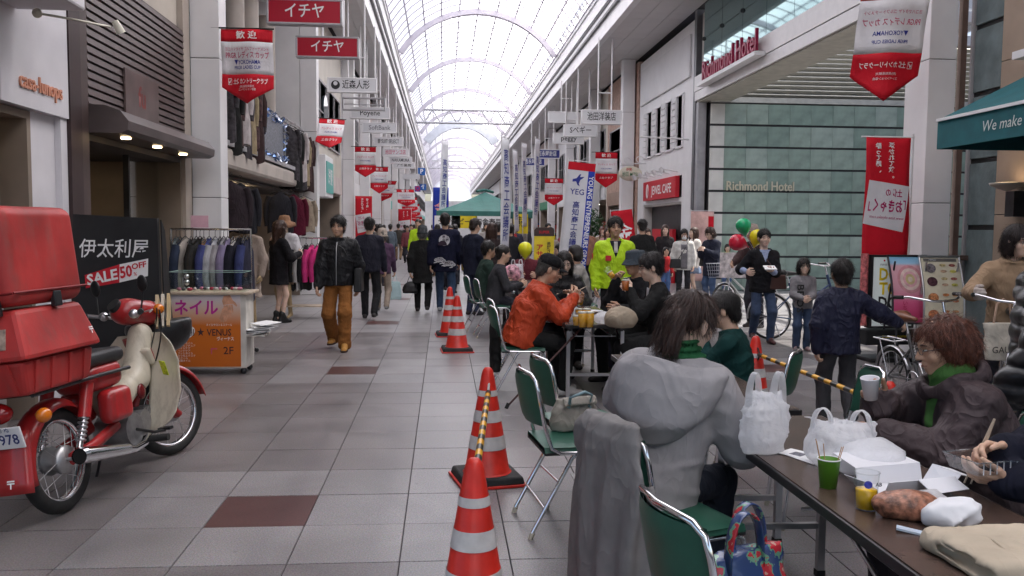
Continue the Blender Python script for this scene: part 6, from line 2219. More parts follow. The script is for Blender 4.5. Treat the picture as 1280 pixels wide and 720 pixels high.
grime(box_red); grime(post_red,(.1,.05,.04),.6,6); grime(M('cream_plastic',(0.55,0.5,0.4),0.38,0,0.12,4,0.02,30),(.22,.17,.12),.7,4)
cream_pl = M('cream_plastic',(0.55,0.5,0.4),0.38,0,0.12,4,0.02,30)
mp = thing('delivery_moped','red and cream delivery moped with a big red box on its rack','moped',(-1.936,5.32,0),0)
mp.rotation_euler = (0,R(-7.5),R(-9))
WB = .6
wheel(mp,(0,-WB,.285),.285,.04,'rear_wheel',hubr=.075,hubw=.12)
wheel(mp,(0,WB,.285),.285,.036,'front_wheel',hubr=.06,hubw=.1)


def fender(cy,r,a0,a1,w,mat,name,drop=.03):
    m = MB()
    m.surf(lambda a,b: ((b - .5)*w,cy + (r - drop*abs(2*b - 1) ** 2.5)*math.cos(a0 + (a1 - a0)*a),.285 + (r - drop*abs(2*b - 1) ** 2.5)*math.sin(a0 + (a1 - a0)*a)),18,8)
    return m.build(name,mat,mp,solid=.003)


fender(-WB,.335,R(25),R(192),.15,post_red,'rear_mudguard',.05)
fender(WB,.33,R(10),R(165),.12,post_red,'front_mudguard',.04)
m = MB()                                                                    # tail panel under the plate
m.surf(lambda a,b: ((b - .5)*(.2 + .06*a),-WB - .33 - .07*a - .02*math.sin(PI*b),.52 - .3*a),6,6); m.build('mud_flap',post_red,mp,solid=.004)
text('〒',.055,white_print,mp,(.03,-WB - .425,.27),right=(1,0,0),up=(0,.2,1),bold=.02)
m = MB(); m.box((0,-WB - .4,.5),(.23,.012,.115),Matrix.Rotation(R(14),3,'X')); pl = m.build('number_plate',M('plate_white',(.68,.68,.7),.4),mp,bevel=.008)
text('64978',.075,M('plate_blue',(.02,.03,.14),.5,0,0),mp,(.01,-WB - .4045,.49),right=(1,0,0),up=(0,-.249,1),bold=.015,width=.17)
text('高知市 ぬ',.028,MATS['plate_blue'],mp,(0,-WB - .4175,.54),right=(1,0,0),up=(0,-.249,1),bold=.01)
m = MB(); m.sph((-.02,-WB - .38,.62),(.085,.05,.055),14,8); m.build('tail_lamp',M('tail_red',(.3,.008,.01),.15,0,0,coat=.5),mp)
for sx in (-1,1):
    m = MB(); m.sph((sx*.17,-WB - .3,.58),(.035,.045,.038),12,8); m.cyl((sx*.1,-WB - .25,.58),(sx*.16,-WB - .29,.58),.012,n=6); m.build('indicator',M('amber',(.6,.16,.01),.15,0,0,coat=.4),mp)
# swing arm, shocks, exhaust
for sx in (-1,1):
    m = MB(); m.tube([(sx*.085,-WB,.285),(sx*.09,-WB + .18,.3),(sx*.08,-.12,.36)],[.022,.026,.024],8,ry=.036); m.build('swing_arm',post_red,mp)
    m = MB(); m.cyl((sx*.11,-WB + .04,.33),(sx*.115,-WB + .13,.5),.018,n=10); m.build('shock_rod',chrome,mp)
    m = MB()
    for i in range(7): m.torus(Vector((sx*.112,-WB + .06,.37)).lerp(Vector((sx*.115,-WB + .12,.5)),i/6),.024,.005,(0,.4,.9),14,5)
    m.build('shock_spring',steel,mp)['kind'] = 'stuff'
    m = MB(); m.cyl((sx*.115,-WB + .115,.48),(sx*.115,-WB + .19,.66),.034,.036,n=12); m.build('shock_cover',post_red,mp)
m = MB(); m.tube([(.12,.18,.24),(.14,.05,.2),(.15,-.1,.2),(.155,-.2,.225)],[.018,.02,.024,.03],12); m.build('exhaust_pipe',chrome,mp)
m = MB(); m.cyl((.155,-.18,.222),(.165,-WB - .02,.3),.034,.046,n=18,caps=False); m.cyl((.165,-WB - .02,.3),(.166,-WB - .06,.305),.046,.042,n=18,caps=False); ms = m.build('silencer',chrome,mp)
m = MB(); m.disc((.166,-WB - .055,.304),.04,(0,-1,.1),18); m.build('outlet',M('outlet_black',(.01,.01,.01),.9),ms)  # flat black disc across the pipe end
# engine
alloy = M('engine_alloy',(.36,.36,.37),.42,.85,.25,12,.2,60)
m = MB(); m.cyl((-.1,.02,.3),(.11,.02,.3),.1,n=20); m.cyl((-.08,.17,.32),(.1,.17,.32),.07,n=18); m.box((0,.1,.3),(.17,.22,.15)); m.build('crankcase',alloy,mp,bevel=.01)
m = MB()
for i in range(7): m.box((0,.24 + .018*i,.33),(.13,.008,.12))
m.box((0,.3,.33),(.1,.16,.09)); m.build('cylinder',alloy,mp)
for sx in (-1,1):
    m = MB(); m.tube([(0,.1,.2),(sx*.25,.1,.21)],.012,8); m.cyl((sx*.15,.1,.215),(sx*.27,.1,.215),.022,n=10); m.build('footrest',rubber,mp)
m = MB(); m.tube([(.13,.0,.3),(.17,.12,.25),(.2,.2,.24)],.01,6); m.box((.2,.21,.25),(.08,.05,.016)); m.build('brake_pedal',black,mp)
# red side covers and tank
def blob(name,c,r,mat,par=mp,fr=None):
    m = MB(); m.sph(c,r,18,12,0,fr); return m.build(name,mat,par)
def rblock(name,c,sz,rad,mat,h=.012):
    c = np.array(c,F32); hz = np.array(sz,F32)/2 - rad
    f = lambda P: np.linalg.norm(np.maximum(np.abs(P - c) - hz,0),axis=1) + np.minimum((np.abs(P - c) - hz).max(1),0) - rad
    return solid(name,f,c - np.array(sz)/2,c + np.array(sz)/2,h,mat,mp)
rblock('tool_cover',(.115,-.16,.49),(.11,.24,.2),.045,post_red)
rblock('tool_cover',(-.115,-.16,.49),(.11,.24,.2),.045,post_red)
rblock('fuel_tank',(0,-.2,.67),(.26,.34,.16),.06,post_red)
rblock('seat',(0,-.22,.775),(.27,.44,.09),.04,M('seat_vinyl',(.02,.02,.022),.45,0,.15,8,.1,120))
# cream step-through body and leg shields
def spine(P):
    d = cone_sdf(P,(0,.44,.84),(0,.3,.58),.075,.075); d = smin(d,cone_sdf(P,(0,.3,.58),(0,.0,.46),.075,.085),.08); d = smin(d,cone_sdf(P,(0,.0,.46),(0,-.12,.56),.085,.08),.06)
    return d
solid('step_body',spine,(-.12,-.24,.34),(.12,.56,.95),.014,cream_pl,mp)
for sx in (-1,1):
    m = MB()
    def sh(a,b):                     # a across from the spine outwards, b down
        z = .84 - .62*b
        wmax = float(np.interp(b,[0,.12,.3,.6,.82,.93,1],[.1,.17,.22,.24,.21,.15,.05]))
        x = .05 + wmax*a
        y = .47 - .28*b + .02 - .055*a ** 2.2 + .02*math.sin(PI*b) + .06*b ** 2
        return (sx*x,y,z)
    m.surf(sh,12,20); m.build('leg_shield',cream_pl,mp,solid=.006)
m = MB(); m.box((.06,.36,.7),(.09,.05,.12),Matrix.Rotation(R(25),3,'X')); m.build('glove_box',cream_pl,mp,bevel=.02)
m = MB(); m.sph((.085,.2,.5),(.02,.045,.05),12,8); m.build('side_reflector',M('dark_red_gloss',(.12,.01,.012),.12,0,0),mp)
m = MB(); m.add([(.19,.27,.68),(.235,.24,.68),(.235,.235,.6),(.19,.262,.6)],[(3,2,1,0)]); 
m = MB(); m.box((.2,.3,.62),(.05,.004,.1),Matrix.Rotation(R(20),3,'X') @ Matrix.Rotation(R(-25),3,'Z')); m.build('yellow_sticker',M('sticker_yellow',(.6,.7,.02),.4,0,.3,60),mp)
# forks, handlebar, lamp, basket
for sx in (-1,1):
    m = MB(); m.tube([(sx*.06,.42,.82),(sx*.075,.5,.55),(sx*.085,.57,.3),(sx*.085,WB,.27)],[.026,.026,.03,.03],8,ry=.045); m.build('fork',post_red,mp)
m = MB(); m.tube([(-.34,.22,1.0),(-.25,.3,1.0),(-.08,.4,.96),(.08,.4,.96),(.25,.3,1.0),(.34,.22,1.0)],.012,8); m.build('handlebar',steel,mp)
for sx in (-1,1):
    m = MB(); m.tube([(sx*.25,.3,1.0),(sx*.36,.2,1.0)],.018,10); m.build('grip',rubber,mp)
    m = MB(); m.tube([(sx*.2,.37,.99),(sx*.3,.34,1.0),(sx*.37,.26,.99)],.006,6); m.build('lever',steel,mp)
    m = MB(); m.tube([(sx*.2,.34,1.0),(sx*.22,.36,1.12)],.006,6); m.build('mirror_stalk',black,mp)
    m = MB(); m.sph((sx*.22,.36,1.17),(.045,.015,.055),12,8); m.build('mirror',black,mp)
    m = MB(); m.sph((sx*.14,.33,.985),(.03,.03,.03),10,8); m.build('switch',steel,mp)
f_ = lambda P: smin(cone_sdf(P,(0,.38,1.0),(0,.55,.97),.075,.085),ell_sdf(P,(0,.4,1.0),(.1,.1,.08)),.04)
solid('headlamp_shell',f_,(-.13,.25,.85),(.13,.68,1.12),.012,post_red,mp)
m = MB(); m.disc((0,.635,.965),.075,(0,1,0)); m.build('headlamp_lens',M('lens',(.8,.8,.8),.1,0,0),mp)
m = MB(); m.cyl((0,.33,1.03),(0,.3,1.06),.045,n=16); m.build('speedometer',black,mp)
m = MB(); m.sph((.12,.5,.99),(.035,.04,.035),10,8); m.build('indicator',MATS['amber'],mp)
bk = lambda P: np.maximum(ell_sdf(P,(-.02,.74,.85),(.22,.2,.18)) + .012*folds(P,26),P[:,2] - .9)
solid('basket_cover',bk,(-.26,.45,.65),(.3,.98,.92),.014,M('black_cover',(.012,.012,.013),.35,0,.3,10,.3,30),mp)
for i in range(3):
    m = MB(); m.box((.04 + .03*i,.63 + .02*i,.95),(.02,.2,.22),Matrix.Rotation(R(-18),3,'X') @ Matrix.Rotation(R(25),3,'Z')); m.build('folder',M('folder_%d' % i,[(.55,.45,.28),(.6,.55,.45),(.5,.38,.2)][i],.6),mp)
# rack, box
m = MB()
for sx in (-1,1): m.tube([(sx*.14,.0,.68),(sx*.16,-.4,.69),(sx*.16,-.95,.69)],.012,6)
for y in (-.3,-.6,-.9): m.tube([(-.16,y,.69),(.16,y,.69)],.01,6)
m.build('rack',dark_metal,mp)
BY0,BY1 = -1.08,-.48
m = MB()
m.add([(-.2,BY0 + .04,.7),(.2,BY0 + .04,.7),(.2,BY1 - .02,.7),(-.2,BY1 - .02,.7),(-.23,BY0,.87),(.23,BY0,.87),(.23,BY1,.87),(-.23,BY1,.87)],[(3,2,1,0),(0,1,5,4),(1,2,6,5),(2,3,7,6),(3,0,4,7),(4,5,6,7)])
m.build('box_tray',box_red,mp,bevel=.02)
for y in (-.98,-.85,-.7,-.57):
    m = MB(); m.add([(.195,y - .012,.71),(.208,y - .012,.71),(.24,y - .012,.865),(.222,y - .012,.865),(.195,y + .012,.71),(.208,y + .012,.71),(.24,y + .012,.865),(.222,y + .012,.865)],[(0,1,2,3),(7,6,5,4),(1,5,6,2),(0,4,5,1),(3,2,6,7)]); m.build('tray_rib',box_red,mp)
for x in (-.15,0,.15):
    m = MB(); m.add([(x - .012,BY0 + .045,.71),(x + .012,BY0 + .045,.71),(x + .012,BY0 - .012,.865),(x - .012,BY0 - .012,.865),(x - .012,BY0 + .03,.71),(x + .012,BY0 + .03,.71),(x + .012,BY0 - .02,.865),(x - .012,BY0 - .02,.865)],[(4,5,6,7),(0,4,7,3),(1,2,6,5)]); m.build('tray_rib',box_red,mp)
m = MB()
m.add([(-.27,BY0 - .03,.875),(.27,BY0 - .03,.875),(.27,BY1 + .03,.875),(-.27,BY1 + .03,.875),(-.21,BY0 + .03,1.12),(.21,BY0 + .03,1.12),(.21,BY1 - .03,1.12),(-.21,BY1 - .03,1.12)],[(3,2,1,0),(0,1,5,4),(1,2,6,5),(2,3,7,6),(3,0,4,7),(4,5,6,7)])
m.build('box_apron',box_red,mp,bevel=.025)
f_ = lambda P: np.linalg.norm(np.maximum(np.abs(P - np.array([0,-.78,1.38],F32)) - np.array([.172,.24,.185],F32),0),axis=1) - .06 + .002*waves(P,9)
lid = solid('box_lid',f_,(-.26,-1.12,1.1),(.26,-.44,1.66),.014,box_red,mp)
m = MB(); m.torus((0,-.7,1.30),.001,.001)
m = MB()
pts = [(-.237,-1.085,1.2),(.237,-1.085,1.2),(.237,-.475,1.2),(-.237,-.475,1.2)]
for a,b in zip(pts,pts[1:] + pts[:1]): m.cyl(a,b,.007,n=6)
m.build('lid_seam',M('seam_red',(.2,.012,.014),.5),mp)
for x in (-.13,.13):
    m = MB(); m.box((x,BY0 - .0,1.14),(.06,.03,.09)); m.build('latch',dark_metal,mp,bevel=.006)
m = MB(); m.box((.225,-.74,1.15),(.03,.06,.08)); m.build('latch',dark_metal,mp,bevel=.006)
m = MB(); m.box((0.05,-.75,1.63),(.05,.05,.02)); m.build('lid_knob',black,mp,bevel=.004)
text('〒',.05,white_print,mp,(.262,-.53,.955),right=(0,1,0),up=(-.2,0,1),bold=.02)
sl_ = math.atan2(.06,.245)
for nm,x,z,w,h,mt in (('worn_label',.08,.985,.17,.1,M('worn_label',(.36,.27,.22),.6,0,.5,30)),('yellow_label',-.2,.95,.07,.14,M('label_yellow',(.65,.5,.02),.5,0,.3,40))):
    m = MB(); m.box((x,BY0 + .0 - .003 + (z - .997)*.245 - .0,z),(w,.003,h),Matrix.Rotation(-sl_,3,'X')); m.build(nm,mt,mp)
m = MB(); m.tube([(-.06,-.02,.3),(-.2,.05,.02)],.009,6); m.build('side_stand',dark_metal,mp)
mp.location.z = 0.0
for k,(a,b_,c_) in enumerate((((.18,.36,1.0),(.1,.5,.9),(.05,.42,.7)),((-.18,.36,1.0),(-.02,.56,.92),(.02,.45,.7)),((.2,.35,.99),(.17,.44,.85),(.1,.4,.66)))):
    m = MB(); A,B_,C_ = Vector(a),Vector(b_),Vector(c_); m.tube([A*(1 - t) ** 2 + B_*2*t*(1 - t) + C_*t*t for t in np.linspace(0,1,10)],.0045,6); m.build('cable',rubber,mp)
_pv = Vector((0,.52,.285)); _st = Matrix.Translation(_pv) @ Matrix.Rotation(R(-22),4,'Z') @ Matrix.Translation(-_pv)
for o in list(bpy.data.objects):                     # the front end is turned to the right
    if o.parent == mp and o.name.split('.')[0] in ('front_wheel','front_mudguard','fork','handlebar','grip','lever','mirror','mirror_stalk','switch','headlamp_shell','headlamp_lens','speedometer'):
        o.matrix_basis = _st @ o.matrix_basis


def bicycle(label,loc,rz,r=.33,col=(.1,.12,.14),saddle=(.02,.02,.02),basket=True,steer=10,lean=4,low=0.0):
    t = thing('bicycle',label,'bicycle',loc,rz,'bicycles')
    t.rotation_euler = (0,R(lean),R(rz))
    fm = M('bike_%02x%02x%02x' % tuple(int(255*c) for c in col),col,.3,.4,.1,5)
    wb = .53 if r > .3 else .46
    tw = .019
    wheel(t,(0,-wb,r),r,tw,'rear_wheel',20,chrome,.022,.09); wheel(t,(0,wb,r),r,tw,'front_wheel',20,chrome,.022,.09)
    bb = Vector((0,-.08,.27)); st = Vector((0,-.23,.8 - low)); hd0 = Vector((0,wb - .17,.92 - low*.4)); hd1 = Vector((0,wb - .1,.68))
    m = MB()
    m.tube([hd1,hd1.lerp(bb,.6) + Vector((0,0,-.03)),bb],.019,8); m.tube([hd0.lerp(hd1,.6),(0,0,.5),st.lerp(bb,.6)],.015,8); m.tube([bb,st],.016,8); m.tube([hd0,hd1],.021,8)
    for sx in (-1,1): m.tube([bb,(sx*.055,-wb,r)],.009,6); m.tube([st.lerp(bb,.3),(sx*.055,-wb,r)],.008,6)
    m.build('frame',fm,t)
    m = MB()
    for sx in (-1,1): m.tube([hd1 + Vector((sx*.03,0,0)),(sx*.05,wb - .04,.5),(sx*.05,wb,r)],.011,6)
    m.build('fork',chrome,t)
    m = MB(); m.tube([hd0,hd0 + Vector((0,-.03,.12))],.013,8); p = hd0 + Vector((0,-.03,.12)); m.tube([p + Vector((-.27,-.24,.03)),p + Vector((-.24,-.1,.04)),p + Vector((-.1,.02,.01)),p,p + Vector((.1,.02,.01)),p + Vector((.24,-.1,.04)),p + Vector((.27,-.24,.03))],.011,8); m.build('handlebar',chrome,t)
    for sx in (-1,1):
        m = MB(); m.tube([p + Vector((sx*.262,-.14,.037)),p + Vector((sx*.272,-.26,.029))],.016,8); m.build('grip',rubber,t)
    m = MB(); m.tube([st,st + Vector((0,-.03,.1))],.012,8); m.build('seat_post',chrome,t)
    sp_ = st + Vector((0,-.03,.12))
    f2 = lambda P: smin(cone_sdf(P,sp_ + Vector((-.045,-.08,.02)),sp_ + Vector((.045,-.08,.02)),.05,.05),cone_sdf(P,sp_ + Vector((0,-.08,.015)),sp_ + Vector((0,.14,.015)),.05,.022),.03) 
    solid('saddle',f2,npm(sp_) - .17,npm(sp_) + .19,.012,M('saddle_%02x' % int(255*saddle[0]),saddle,.35,0,.15,8),t)
    m = MB(); q = rot_to((1,0,0)); m.lathe([(.085,-.004),(.09,0),(.085,.004)],bb + Vector((.05,0,0)),20,rot=q)
    for sx in (-1,1):
        m.tube([bb + Vector((sx*.06,0,0)),bb + Vector((sx*.07,.1*sx,-.13*sx))],.009,6); m.box(bb + Vector((sx*.115,.1*sx,-.13*sx)),(.08,.05,.018))
    m.build('crank',chrome,t)
    for cy,nm in ((-wb,'mudguard'),(wb,'mudguard')):
        m = MB(); a0,a1 = (R(20),R(185)) if cy < 0 else (R(60),R(170))
        m.surf(lambda a,b: ((b - .5)*.05,cy + (r + .02 - .008*abs(2*b - 1))*math.cos(a0 + (a1 - a0)*a),r + (r + .02 - .008*abs(2*b - 1))*math.sin(a0 + (a1 - a0)*a)),14,4); m.build(nm,steel,t,solid=.002)
    m = MB(); z = 2*r + .07
    for sx in (-1,1): m.tube([st + Vector((sx*.03,-.02,-.06)),(sx*.07,-wb + .12,z),(sx*.07,-wb - .2,z)],.007,6); m.tube([(sx*.07,-wb - .1,z),(sx*.055,-wb,r)],.006,6)
    for y in (-wb + .1,-wb - .05,-wb - .2): m.tube([(-.07,y,z),(.07,y,z)],.006,6)
    m.build('carrier',chrome,t)
    if basket:
        m = MB(); c = Vector((0,wb + .1,.86))
        for k in range(5):
            zz = -.12 + .06*k; sc = .85 + .15*k/4
            m.tube([c + Vector((sx*.18*sc,sy*.14*sc,zz)) for sx,sy in ((-1,-1),(1,-1),(1,1),(-1,1))],.003 if k < 4 else .006,5,closed=True)
        for k in range(7):
            x = -.16 + .053*k
            for sy in (-1,1): m.tube([c + Vector((x*.85,sy*.12,-.12)),c + Vector((x*1.05,sy*.14,.12))],.0025,4)
        for k in range(5):
            y = -.1 + .05*k
            for sx in (-1,1): m.tube([c + Vector((sx*.153,y,-.12)),c + Vector((sx*.18,y*1.1,.12))],.0025,4)
        m.build('basket',steel,t)
    m = MB(); m.tube([(.03,-wb + .03,r),(.12,-wb + .1,.02)],.007,6); m.build('kickstand',steel,t)
    return t


bicycle('parked small-wheeled bicycle with brown saddle beside the menu stands',(4.08,6.94,0),183,.255,(.12,.12,.12),(.16,.06,.03),False,lean=3,low=.14)
bicycle('bicycle with chrome handlebar parked by the green wall, behind the boys',(5.15,11.9,0),-84,.33,(.05,.08,.16),(.02,.02,.02),False,lean=-4)
bicycle('bicycle ridden by the person in the tan coat',(4.3,6.2,0),148,.33,(.3,.3,.32),(.02,.02,.02),False,lean=0)
bicycle('bicycle with a front basket behind the balloons',(5.25,14.6,0),120,.32,(.4,.4,.4),(.02,.02,.02),True,lean=3)

# ------------------------------------------------------------------ menu stands of the coffee shop
ds = thing('coffee_sign','white light-box sign with yellow and black block lettering','sign',(AT(1112,380,9.9).x,9.9,0),4)
m = MB(); m.bx(-.26,.26,-.05,.05,.42,1.24); m.build('panel',M('sign_glow',(.62,.68,.66),.4,0,0,emit=(.8,.9,.88),estr=.06),ds)
m = MB()
for a in ((-.285,.285,1.241,1.265),(-.285,.285,.395,.419)): m.bx(a[0],a[1],-.06,.06,a[2],a[3])
for a in ((-.285,-.261),(.261,.285)): m.bx(a[0],a[1],-.06,.06,.42,1.24)
m.build('frame',black,ds)
for i,(b_,z,mt) in enumerate((('DOU',1.03,yellow_print),('TOR',.86,yellow_print),('DOU',.69,black_print),('TOR',.53,black_print))):
    text(b_,.2,mt,ds,(0,-.053,z),bold=.03,width=.36)
text('COFFEE',.075,black_print,ds,(0,-.053,.455),bold=.01,width=.3); text('FINEST QUALITY',.03,black_print,ds,(0,-.053,1.15),width=.34)
for x in (-.12,0,.12):
    m = MB(); m.disc((x,-.053,1.2),.012,(0,-1,0),10); m.build('red_dot',red_print,ds)
m = MB(); m.bx(-.36,.36,-.12,.12,.2,.38); m.build('plinth',black,ds,bevel=.01); text('EXCELLENT COFFEE',.035,yellow_print,ds,(0,-.123,.3))
m = MB(); m.bx(-.1,.1,-.06,.06,.05,.2); m.build('stem',black,ds); m = MB(); m.bx(-.33,.33,-.2,.2,0,.05); m.build('base',black,ds,bevel=.015)
m = MB(); m.cyl((-.34,0,.42),(-.34,0,1.28),.045,n=12); m.build('side_roll',M('red_mottle',(.45,.12,.12),.5,0,.7,25),ds)


def menu_stand(label,x,y,rz,mat,frame,w=.42):
    t = thing('menu_stand',label,'menu stand',(x,y,0),rz,'curved menu stands')
    cur = lambda k: (.18 - .22*k - .1*math.sin(PI*k),.52 + .74*k)
    m = MB(); m.surf(lambda a,b: ((a - .5)*w,-.1 + .2*b - .06*math.sin(PI*b),.5 + .75*b),4,14); pn = m.build('panel',mat,t)
    m = MB()
    for sx in (-1,1): m.tube([(sx*(w/2 + .012),-.1 + .2*b - .06*math.sin(PI*b),.5 + .75*b) for b in np.linspace(-.02,1.02,12)],.012,6)
    m.build('side_rail',frame,t)
    for z,y_ in ((.49,-.105),(1.262,.105)):
        m = MB(); m.bx(-w/2 - .02,w/2 + .02,y_ - .012,y_ + .012,z - .012,z + .012); m.build('cross_rail',frame,t)
    m = MB()
    for sx in (-1,1): m.cyl((sx*w*.4,-.08,.5),(sx*w*.42,-.14,.02),.011,n=8); m.cyl((sx*w*.42,-.0,1.2),(sx*w*.46,.32,.02),.011,n=8)
    m.build('legs_frame',frame,t)
    m = MB(); m.bx(-w*.46,w*.46,-.15,-.12,.01,.035); m.build('foot_bar',frame,t)
    def onp(px,b,e=.004): return Vector(((px - .5)*w,-.1 + .2*b - .06*math.sin(PI*b) - e,.5 + .75*b))
    return t,onp


def milk_poster(nt,b):
    tc = nt.nodes.new('ShaderNodeTexCoord'); mpn = nt.nodes.new('ShaderNodeMapping'); mpn.inputs['Location'].default_value = (0,0,-.9)
    nt.links.new(tc.outputs['Object'],mpn.inputs[0])
    sp = nt.nodes.new('ShaderNodeSeparateXYZ'); nt.links.new(tc.outputs['Object'],sp.inputs[0])
    r = nt.nodes.new('ShaderNodeValToRGB'); e = r.color_ramp.elements
    mr = nt.nodes.new('ShaderNodeMapRange'); mr.inputs[1].default_value = .5; mr.inputs[2].default_value = 1.25
    nt.links.new(sp.outputs[2],mr.inputs[0]); nt.links.new(mr.outputs[0],r.inputs[0])
    e[0].position,e[1].position = 0,1; e[0].color = (.5,.03,.12,1); e[1].color = (.2,.42,.62,1)
    for p_,c in ((.3,(.6,.1,.22)),(.5,(.62,.3,.36)),(.86,(.64,.36,.4)),(.9,(.3,.5,.66))):
        k = e.new(p_); k.color = (*c,1)
    nt.links.new(r.outputs[0],b.inputs['Base Color'])


t,onp = menu_stand('curved menu stand with a pink strawberry drink poster',AT(1136,380,9.6).x,9.6,-6,ramp_mat('milk_poster',milk_poster,.3),dark_metal)
for j,(rr,c) in enumerate(((.16,(.55,.25,.28)),(.125,(.66,.5,.45)),(.09,(.62,.33,.36)),(.06,(.5,.4,.2)),(.03,(.6,.5,.4)))):
    m = MB(); n = 20
    m.poly([onp(.48 + rr/.42*.9*math.cos(a),.66 + rr/.75*math.sin(a),.004 + .002*j) for a in [2*PI*i/n for i in range(n)]]); m.build('printed_swirl',M('swirl_%d' % j,c,.4,0,.15,20),t)
text('いちご',.06,M('deep_rose',(.4,.01,.06),.5,0,0),t,onp(.3,.22,.008),vertical=.9); 
t,onp = menu_stand('curved white menu stand with sandwich pictures, nearest the slate wall',AT(1176,380,9.4).x,9.4,-8,M('menu_paper',(.62,.56,.42),.4,0,.12,9),steel)
m = MB(); m.poly([onp(.06,.94),onp(.94,.94),onp(.94,.985),onp(.06,.985)]); m.build('title_bar',M('menu_title',(.12,.11,.1),.5),t)
text('MENU',.03,white_print,t,onp(.3,.962,.008))
rnd = random.Random(8)
for j,(cy,big) in enumerate(((.84,(.14,.12,.13)),(.64,(.08,.03,.04)),(.4,(.5,.2,.08)),(.15,(.5,.17,.07)))):
    m = MB(); m.poly([onp(.22 + .14*math.cos(a),cy + .07*math.sin(a),.006) for a in [2*PI*i/16 for i in range(16)]]); m.build('printed_dish',M('dish_%d' % j,big,.4,0,.6,40),t)
    for k in range(4):
        cx_,cz_ = .55 + .25*(k % 2),cy + .045 - .09*(k // 2)
        m = MB(); m.poly([onp(cx_ + .09*math.cos(a),cz_ + .022*math.sin(a),.006) for a in [2*PI*i/12 for i in range(12)]]); m.build('printed_dish',M('dishs_%d' % (k + 4*(j > 1)),[(.5,.4,.2),(.3,.1,.08),(.45,.3,.2),(.5,.45,.1),(.55,.2,.07),(.5,.25,.1),(.6,.3,.1),(.45,.15,.06)][k + 4*(j > 1)],.4,0,.5,50),t)
# ------------------------------------------------------------------ people
BLK = (0.012,0.011,0.013)
HB = (0.012,0.009,0.008)          # black hair
HBR = (0.04,0.017,0.01)           # brown hair


def figure(label,loc,rz,H=1.65,top=((.1,.1,.1),{}),bottom=((.03,.03,.04),{}),shoes=(.03,.025,.025),hair=(HB,'short'),hat=None,group=None,skirt=None,glasses=False,shoe_kw=None,**kw):
    p = Person(label,(loc[0],loc[1],0),rz,H,group=group,**kw)
    if top: p.top(top[0] if not isinstance(top[0],tuple) else cloth(top[0]),**top[1])
    if bottom: p.trousers(bottom[0] if not isinstance(bottom[0],tuple) else cloth(bottom[0]),**bottom[1])
    if skirt: p.skirt(cloth(skirt[0]),**skirt[1])
    if shoes: p.shoes(M('shoe_%02x%02x%02x' % tuple(int(255*c) for c in shoes),shoes,.45,0,.15,10),**(shoe_kw or {}))
    p.hatted = bool(hat)
    if hair: p.hair(hair[0],hair[1],*(hair[2:]))
    if hat: p.cap(cloth(hat[0]),hat[1])
    if glasses: p.glasses()
    return p


def carrier_bag(p,i,size=(.2,.1,.3),mat=None,name='shopping_bag',drop=.12,label=None,cat='bag'):
    """a bag hanging from a person's hand: a thing of its own"""
    w = p.root.matrix_basis @ (p.wri[i] + p.hdir[i]*.09)
    t = thing(name,label,cat,(w.x,w.y,w.z))
    f = lambda P: loft_sdf(P,(0,0,-drop - size[2]),np.eye(3,dtype=F32),[(0,size[0]*.45,size[1]*.4),(.05,size[0]*.5,size[1]*.5),(size[2]*.7,size[0]*.45,size[1]*.4),(size[2],size[0]*.3,size[1]*.16)]) + .012*folds(P,30,size[2]*9)
    solid('bag_body',f,(-size[0],-size[1],-drop - size[2] - .02),(size[0],size[1],-drop + .03),.013,mat or plastic_bag_mat('white_polythene'),t)
    m = MB()
    m.tube([(-size[0]*.2,0,-drop - .02),(-.02,0,-.03),(0,0,.0),(.02,0,-.03),(size[0]*.2,0,-drop - .02)],.006,6); m.build('handle',mat or MATS['white_polythene'],t)
    return t


# --- walkers on the left
def shell(name,col,rough=.55):
    m = M(name,col,rough,0,.12,6,0)
    m.node_tree.nodes['Principled BSDF'].inputs['Specular IOR Level'].default_value = 0.3
    return wrinkle(m,.75,8.0,300,.03)


shell('orange_shell',(.46,.055,.018)); shell('neon_yellow',(.48,.72,.02)); shell('navy_shell',(.013,.014,.034),.6); shell('brown_nylon',(.058,.04,.043),.6); shell('black_quilt',(.012,.011,.012),.45); shell('black_shell',(.01,.01,.012),.5)
black_shell = M('black_shell',(.012,.012,.014),.5,0,.3,8,.25,60)
p = figure('person in a black fur-hooded jacket and ochre trousers walking towards the camera',G(424,436),176,1.66,(black_shell,dict(hem=-.07,t=.036,puff=.012,collar=.02,ff=30,fold=.014,flare=1.02)),((.25,.1,.028),dict(wide=.018,t=.018,fold=.013)),None,(HB,'short',1.08),stride=.3,detail=2,skin='tan',head=(2,3,0))
p.shoes(M('tan_boots',(.42,.2,.04),.6,0,.15,12,.15,60),1.12,.05,M('boot_sole',(.06,.03,.02),.7))
m = MB(); rnd = random.Random(2)
for i in range(420):                                   # fur trim of the hood
    a = rnd.uniform(-2.5,2.5); c = p.T(.125*math.sin(a),-.055 + .11*math.cos(a)*.8*(1 if math.cos(a) > 0 else .7),.515 + .02*math.cos(a)) + Vector((rnd.uniform(-.03,.03),rnd.uniform(-.03,.03),rnd.uniform(-.03,.03)))
    d = Vector((rnd.uniform(-1,1),rnd.uniform(-1,1),rnd.uniform(-1,1))).normalized()*.035; e = d.cross(Vector((rnd.uniform(-1,1),rnd.uniform(-1,1),1))).normalized()*.004
    m.add([c - d*.3 - e,c - d*.3 + e,c + d],[(0,1,2)])
o = m.build('fur_trim',cloth((.1,.07,.055)),p.root); o['kind'] = 'stuff'
m = MB(); m.tube([p.T(0.0,.17,-.06),p.T(.0,.176,.2),p.T(.0,.155,.42),p.T(0,.1,.5)],.005,6); m.build('zip',steel,p.root)
p.bag(p.T(-.26,.0,.0),(.1,.26,.3),black,[p.T(-.2,.02,.1),p.T(-.1,.17,.4),p.T(.12,.02,.54)],'shoulder_bag')
